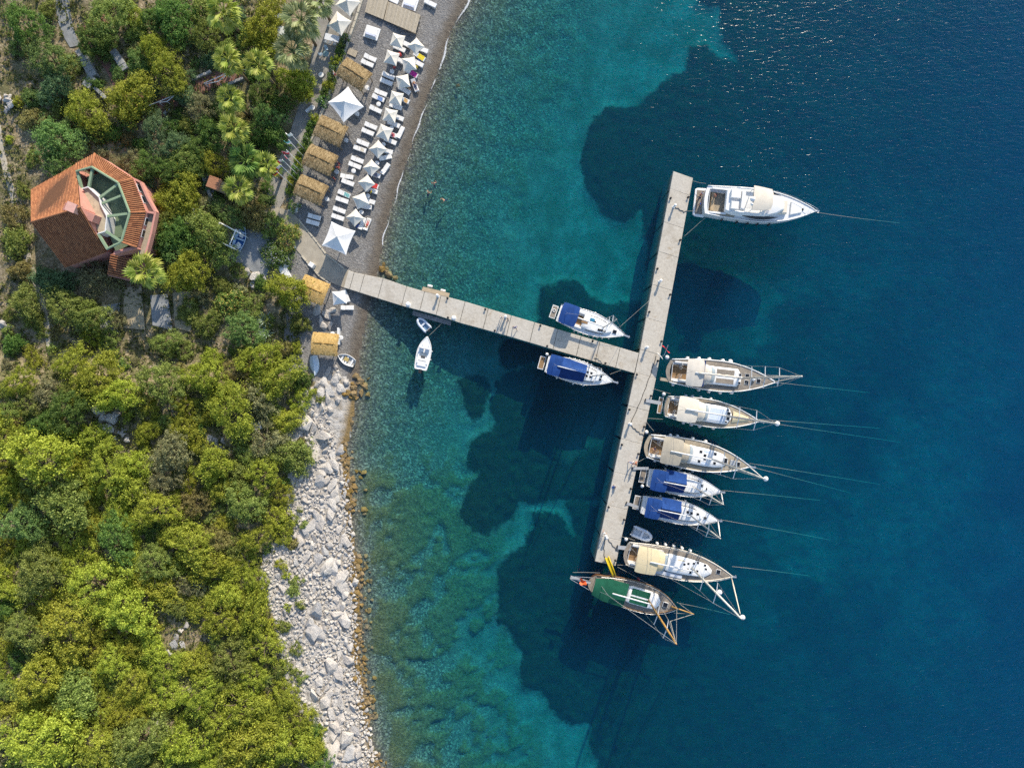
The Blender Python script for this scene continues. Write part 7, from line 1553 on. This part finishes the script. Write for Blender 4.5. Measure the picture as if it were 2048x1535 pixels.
def joined(name, items, mat, parent, zoff=.1):
    V = []; F = []
    base = [(np.array([v.co[:] for v in me.vertices]), [tuple(p.vertices) for p in me.polygons]) for me in STN]
    for i, (x, y, r) in enumerate(items):
        vs, fs = base[i % 16]; a = rs.uniform(0, 6.28); p = G(x, y, r * S * .3); ca, sa = math.cos(a), math.sin(a); k = r * S * 1.15; z = gz(p.x, p.y) + k * zoff * rs.uniform(-.5, 5); o_ = len(V)
        for v in vs: V.append((p.x + (v[0] * ca - v[1] * sa) * k, p.y + (v[0] * sa + v[1] * ca) * k, z + v[2] * k * 1.1))
        F += [tuple(q + o_ for q in f) for f in fs]
    me = bpy.data.meshes.new(name); me.from_pydata(V, [], F); me.materials.append(mat); me.update(); o = bpy.data.objects.new(name, me); COL.objects.link(o); o.parent = parent; o['kind'] = 'stuff'; return o
joined('small_stones', allst[290:], LIME, RS)
# weed-covered stones along the waterline
weed = []
for i in range(760):
    f = rs.random(); y = lerp(752, 1545, f); xs = [q for q in SHORE]; k = max(j for j in range(len(SHORE) - 1) if SHORE[j][1] <= y); x = lerp(SHORE[k][0], SHORE[k + 1][0], (y - SHORE[k][1]) / (SHORE[k + 1][1] - SHORE[k][1]))
    if 815 < y < 885 and rs.random() < .8: continue
    if math.sin(y * .021 + 1.3 * math.sin(y * .0077)) < -.75: continue
    r = rs.choice((2.5, 3, 3.5, 4, 5, 6, 8)) * rs.uniform(.7, 1.1); weed.append((x + rs.gauss(-3, 7) + (rs.uniform(0, 26) if rs.random() < .3 else 0), y, r))
weed += [(720, 762, 10), (728, 772, 9), (712, 752, 8), (764, 538, 9), (772, 545, 8), (778, 550, 9), (790, 556, 7), (768, 530, 6), (700, 785, 9), (708, 795, 8), (690, 790, 8), (917, 176, 5), (775, 538, 6)]
weed.sort(key=lambda q: -q[2])
for i, (x, y, r) in enumerate(weed):
    p = G(x, y, 0); o = link_obj('weedy_stone', STN[(i * 5) % 16], RS, (p.x, p.y, max(gz(p.x, p.y), -.45) + r * S * .1), (rs.uniform(-.3, .3), rs.uniform(-.3, .3), rs.uniform(0, 6.28)), (r * S * 1.1, r * S * 1.1, r * S * .9))
    o.material_slots[0].link = 'OBJECT'; o.material_slots[0].material = WEED
    if i > 285: break
# bare rock faces showing through the thicket
def outcrop(px, py, rp, n, label, seed):
    p = G(px, py); o = thing('rock_outcrop', label, 'rock outcrop', p); r = random.Random(seed)
    for i in range(n):
        q = G(px + r.gauss(0, rp * .5), py + r.gauss(0, rp * .5)); s_ = r.uniform(.3, .7) * rp * S
        link_obj('rock_face', STN[(seed + i) % 16], o, q - p + Vector((0, 0, s_ * .2)), (r.uniform(-.4, .4), r.uniform(-.4, .4), r.uniform(0, 6)), (s_, s_, s_))
outcrop(212, 832, 24, 7, 'bluish-grey rock face showing through the thicket above the dark bushes', 5); outcrop(245, 872, 14, 5, 'small grey rock face just below the larger bluish one in the thicket', 6); outcrop(15, 650, 14, 5, 'pale rocks at the left edge below the gravel path', 7); outcrop(10, 200, 20, 9, 'scree of pale stones at the left edge above the gravel path', 8)

# ---------------------------------------------------------------- swash foam along the beach
t = NT('foam'); v = t.coord('Object'); n_ = t.noise(v, 3.5, 5, .75)
d = t.n('BsdfDiffuse'); d.inputs['Color'].default_value = (.8, .82, .84, 1); tr = t.n('BsdfTransparent'); mx = t.n('MixShader')
t.l(t.ramp(t.math('MULTIPLY', n_, t.attr('cover')), [(.36, 0.0), (.62, .65)]), mx.inputs[0]); t.l(tr.outputs[0], mx.inputs[1]); t.l(d.outputs[0], mx.inputs[2]); t.l(mx.outputs[0], t.out.inputs[0])
def foam(y0, y1, w, seed, shift=2):
    r = random.Random(seed); n = int((y1 - y0) / 2); V = []; F = []; cov = []
    for i in range(n + 1):
        y = lerp(y0, y1, i / n); k = max(j for j in range(len(SHORE) - 1) if SHORE[j][1] <= y); x = lerp(SHORE[k][0], SHORE[k + 1][0], (y - SHORE[k][1]) / (SHORE[k + 1][1] - SHORE[k][1])) + shift + 2.2 * math.sin(y * .045 + seed) + 1.2 * math.sin(y * .13)
        ww = w * (.15 + .85 * abs(math.sin(y * .031 + seed * 1.3)) ** 1.5) * r.uniform(.7, 1.2)
        for j, c_ in ((-1, 0), (-.35, 1), (.35, 1), (1, 0)):
            q = P(x + ww * j, y + ww * j * .3, .03); q.z = max(.03, gz(q.x, q.y) + .05); V.append(q); cov.append(c_ * min(1, i / 6, (n - i) / 6) * (.55 + .75 * abs(math.sin(y * .031 + seed * 1.3))))
    for i in range(n):
        for j in range(3): F.append((i * 4 + j, i * 4 + j + 1, i * 4 + j + 5, i * 4 + j + 4))
    me = bpy.data.meshes.new('swash_foam'); me.from_pydata(V, [], F); a = me.attributes.new('cover', 'FLOAT', 'POINT'); a.data.foreach_set('value', cov); me.materials.append(MATS['foam']); me.update()
    o = bpy.data.objects.new('swash_foam', me); COL.objects.link(o); o['kind'] = 'stuff'
foam(-20, 150, 3.6, 1); foam(150, 330, 2.6, 5); foam(330, 500, 2.2, 2); foam(655, 700, 1.8, 3, 3); foam(825, 885, 1.8, 4, 3)

# ---------------------------------------------------------------- people
def body_mesh(name, J, E, lab):
    """continuous body grown over a skeleton: J joint -> (pos, radius, region)"""
    me = bpy.data.meshes.new(name); ks = list(J); me.from_pydata([J[k][0] for k in ks], [(ks.index(a), ks.index(b)) for a, b in E], [])
    o = bpy.data.objects.new(name, me); COL.objects.link(o); md = o.modifiers.new('skin', 'SKIN'); md.use_smooth_shade = True; md.branch_smoothing = .3
    for i, k in enumerate(ks):
        sv = me.skin_vertices[0].data[i]; r = J[k][1]; sv.radius = r if isinstance(r, tuple) else (r, r); sv.use_root = (k == 'pelvis')
    sb = o.modifiers.new('sub', 'SUBSURF'); sb.levels = 1; sb.render_levels = 1
    dg = bpy.context.evaluated_depsgraph_get(); out = bpy.data.meshes.new_from_object(o.evaluated_get(dg)); out.name = name
    bpy.data.objects.remove(o); pos = [Vector(J[k][0]) for k in ks]; reg = [J[k][2] for k in ks]
    idx = []
    for p in out.polygons:
        c = p.center; b = min(range(len(pos)), key=lambda i: (pos[i] - c).length); idx.append(reg[b])
    out.materials.clear()
    for i in range(4): out.materials.append(BLACK)
    out.polygons.foreach_set('material_index', idx); out.update(); return out
# regions: 0 skin, 1 top, 2 bottom, 3 hair
def stand(arm=.25, stride=.12):
    J = {'pelvis': ((0, 0, .95), (.15, .11), 2), 'belly': ((0, 0, 1.12), (.135, .10), 1), 'chest': ((0, 0, 1.32), (.165, .115), 1), 'neck': ((0, 0, 1.49), .055, 0), 'jaw': ((.03, 0, 1.57), (.07, .08), 0), 'crown': ((0, 0, 1.70), (.085, .095), 3)}
    E = [('pelvis', 'belly'), ('belly', 'chest'), ('chest', 'neck'), ('neck', 'jaw'), ('jaw', 'crown')]
    for s_, n in ((1, 'l'), (-1, 'r')):
        J.update({n + 'sh': ((0, s_ * .19, 1.42), .06, 1), n + 'el': ((-.03 * s_, s_ * (.23 + arm * .2), 1.14), .042, 0), n + 'wr': ((.10, s_ * (.24 + arm * .25), .90), .032, 0), n + 'hd': ((.14, s_ * (.24 + arm * .25), .80), .038, 0), n + 'th': ((.19, s_ * (.20 + arm * .25), .82), .014, 0),
                  n + 'hp': ((0, s_ * .10, .88), .095, 2), n + 'kn': ((stride * s_ * .8 + .03, s_ * .11, .50), .06, 2 if n == 'l' else 2), n + 'an': ((stride * s_ * 1.5 - .03, s_ * .11, .08), .04, 0), n + 'ft': ((stride * s_ * 1.5 + .15, s_ * .12, .04), .035, 0)})
        E += [('chest', n + 'sh'), (n + 'sh', n + 'el'), (n + 'el', n + 'wr'), (n + 'wr', n + 'hd'), (n + 'wr', n + 'th'), ('pelvis', n + 'hp'), (n + 'hp', n + 'kn'), (n + 'kn', n + 'an'), (n + 'an', n + 'ft')]
    return J, E
def rot_pose(J, fn): return {k: (fn(Vector(v[0]), k), v[1], v[2]) for k, v in J.items()}
J, E = stand(); B_STAND = body_mesh('body', J, E, 0); J, E = stand(.5, .28); B_WALK = body_mesh('body', J, E, 0)
J, E = stand(.5, .03); JL = rot_pose(J, lambda p, k: (1.0 - p.z, p.y, .14 + p.x * .5)); JL = {k: (v[0], v[1], 0 if v[2] == 1 else v[2]) for k, v in JL.items()}; B_LIE = body_mesh('body', JL, E, 0)
def sit(p, k):
    if k.endswith('kn'): return (.45, p.y, .12 + .42)
    if k.endswith('an'): return (.50, p.y, .10)
    if k.endswith('ft'): return (.66, p.y, .05)
    return (p.x + .02, p.y, p.z - .95 + .52)
J, E = stand(.2, .0); B_SIT = body_mesh('body', rot_pose(J, sit), E, 0)
def swim(p, k):
    if k.endswith('sh') or k in ('chest', 'neck', 'jaw', 'crown', 'belly', 'pelvis'): return (-.1 + (p.z - .95) * .30, p.y, (p.z - 1.44) * .9)
    if k.endswith('el'): return (.16, p.y * 1.25, -.22)
    if k.endswith('wr'): return (.36, p.y * .9, -.14)
    if k.endswith('hd') or k.endswith('th'): return (.44, p.y * .75 + (.03 if k.endswith('th') else 0), -.12)
    return (p.x - .35 + (p.z - .9) * .35, p.y, (p.z - 1.44) * .8)
J, E = stand(.4, .15); JW = rot_pose(J, swim); JW = {k: (v[0], v[1], 0 if v[2] == 1 else v[2]) for k, v in JW.items()}; B_SWIM = body_mesh('body', JW, E, 0)
SKIN = plain('skin', (.46, .26, .17), .6, .06, 8); SKIN2 = plain('tanned_skin', (.32, .165, .095), .6, .06, 8); HAIR = plain('dark_hair', (.025, .016, .01), .7, .2); HAIRL = plain('fair_hair', (.30, .19, .08), .7, .2)
CL = {'white': FW, 'blue': plain('blue_shirt', (.04, .12, .42), .8), 'navy': plain('navy_cloth', (.02, .03, .09), .8), 'red': plain('red_shirt', (.45, .04, .04), .8), 'grey': plain('grey_shirt', (.25, .26, .28), .8), 'yellow': YELT, 'black': FK, 'orange': plain('orange_shirt', (.6, .2, .05), .8)}
def person(pos, deg, mesh, label, top, bot, skin=SKIN, hair=HAIR):
    o = link_obj('person', mesh, None, pos, (0, 0, math.radians(deg))); tag(o, label, 'person', 'people')
    for i, m_ in enumerate((skin, CL.get(top, skin), CL.get(bot, skin), hair)): o.material_slots[i].link = 'OBJECT'; o.material_slots[i].material = m_
for x, y, d, me, lb, tp, bt in ((1003, 636, 80, B_STAND, 'person in a white top standing beside the pedestal on the main pier', 'white', 'navy'), (1016, 640, 200, B_STAND, 'person in grey standing right of the pedestal on the main pier', 'grey', 'navy'), (1030, 656, -60, B_WALK, 'person in blue walking along the main pier', 'blue', 'navy'),
        (1262, 923, -20, B_WALK, 'person in pale blue walking on the south arm of the pier, left of two', 'white', 'blue'), (1269, 925, 10, B_WALK, 'person in orange walking on the south arm of the pier, right of two', 'orange', 'red'), (1207, 1062, 60, B_STAND, 'person in white standing above the southernmost pedestal', 'white', 'grey')):
    p = P(x, y, PZ); person(p, d, me, lb, tp, bt)
p = P(1230, 972, PZ); person(p - Vector((0, 0, .42)), 200, B_SIT, 'person sitting on the landward edge of the south arm', 'white', 'blue', SKIN2)
for x, y, d, me, lb, tp, bt, z in ((1403, 387, 200, B_STAND, 'person in white at the stern of the motor yacht', 'white', 'red', .72), (1399, 396, 180, B_STAND, 'person in dark clothes on the stern platform of the motor yacht', 'navy', 'navy', .72), (1400, 408, 150, B_STAND, 'person in bright blue on the stern platform of the motor yacht', 'blue', 'navy', .72), (1430, 391, 40, B_SIT, 'person sitting in the aft cockpit of the motor yacht', 'skin', 'red', 1.4), (1307, 900, 30, B_SIT, 'person sitting at the stern of the taupe covered sailboat', 'skin', 'navy', 1.0)):
    person(P(x, y, z + .8) - Vector((0, 0, .8)), d, me, lb, tp, bt)
for x, y, d, lb in ((868, 367, 100, 'swimmer with arms out, nearest the beach end of three'), (857, 385, 60, 'swimmer in the shallows, left of three'), (887, 400, 200, 'swimmer in the shallows, right of three')):
    person(P(x, y, 0) + Vector((0, 0, .12)), d, B_SWIM, lb, 'skin', 'navy', SKIN, HAIRL)
def on_lounger(x, y, d, lb, tp, bt, skin=SKIN2):
    p = G(x, y, .45); person(Vector((p.x, p.y, gz(p.x, p.y) + .33)) - Vector((math.cos(math.radians(d)), math.sin(math.radians(d)), 0)) * .15, d, B_LIE, lb, tp, bt, skin)
on_lounger(734.6, 448.5, 70, 'sunbather lying on the lowest seaward lounger', 'skin', 'red'); on_lounger(830, 171, -68, 'sunbather lying on the magenta-edged lounger near the sea', 'skin', 'navy')
for x, y, d, me, lb, tp, bt in ((742, 383, 160, B_SIT, 'person in yellow sitting on a lounger under the twelfth parasol', 'yellow', 'black'), (789, 134, 120, B_SIT, 'person sitting in the shade of the third parasol', 'red', 'navy'), (676, 327, 20, B_STAND, 'person in a purple top beside the third thatched shelter', 'navy', 'red'), (677, 336, 90, B_STAND, 'person in red beside the third thatched shelter', 'red', 'skin'), (668, 357, 40, B_STAND, 'person in red below the third thatched shelter', 'red', 'black'), (817, 174, 30, B_SIT, 'person sitting beside the fifth parasol near the sea', 'skin', 'black'), (668, 148, 0, B_STAND, 'person in white on the promenade by the hedge', 'white', 'red')):
    p = G(x, y, .9); person((p.x, p.y, gz(p.x, p.y)), d, me, lb, tp, bt)
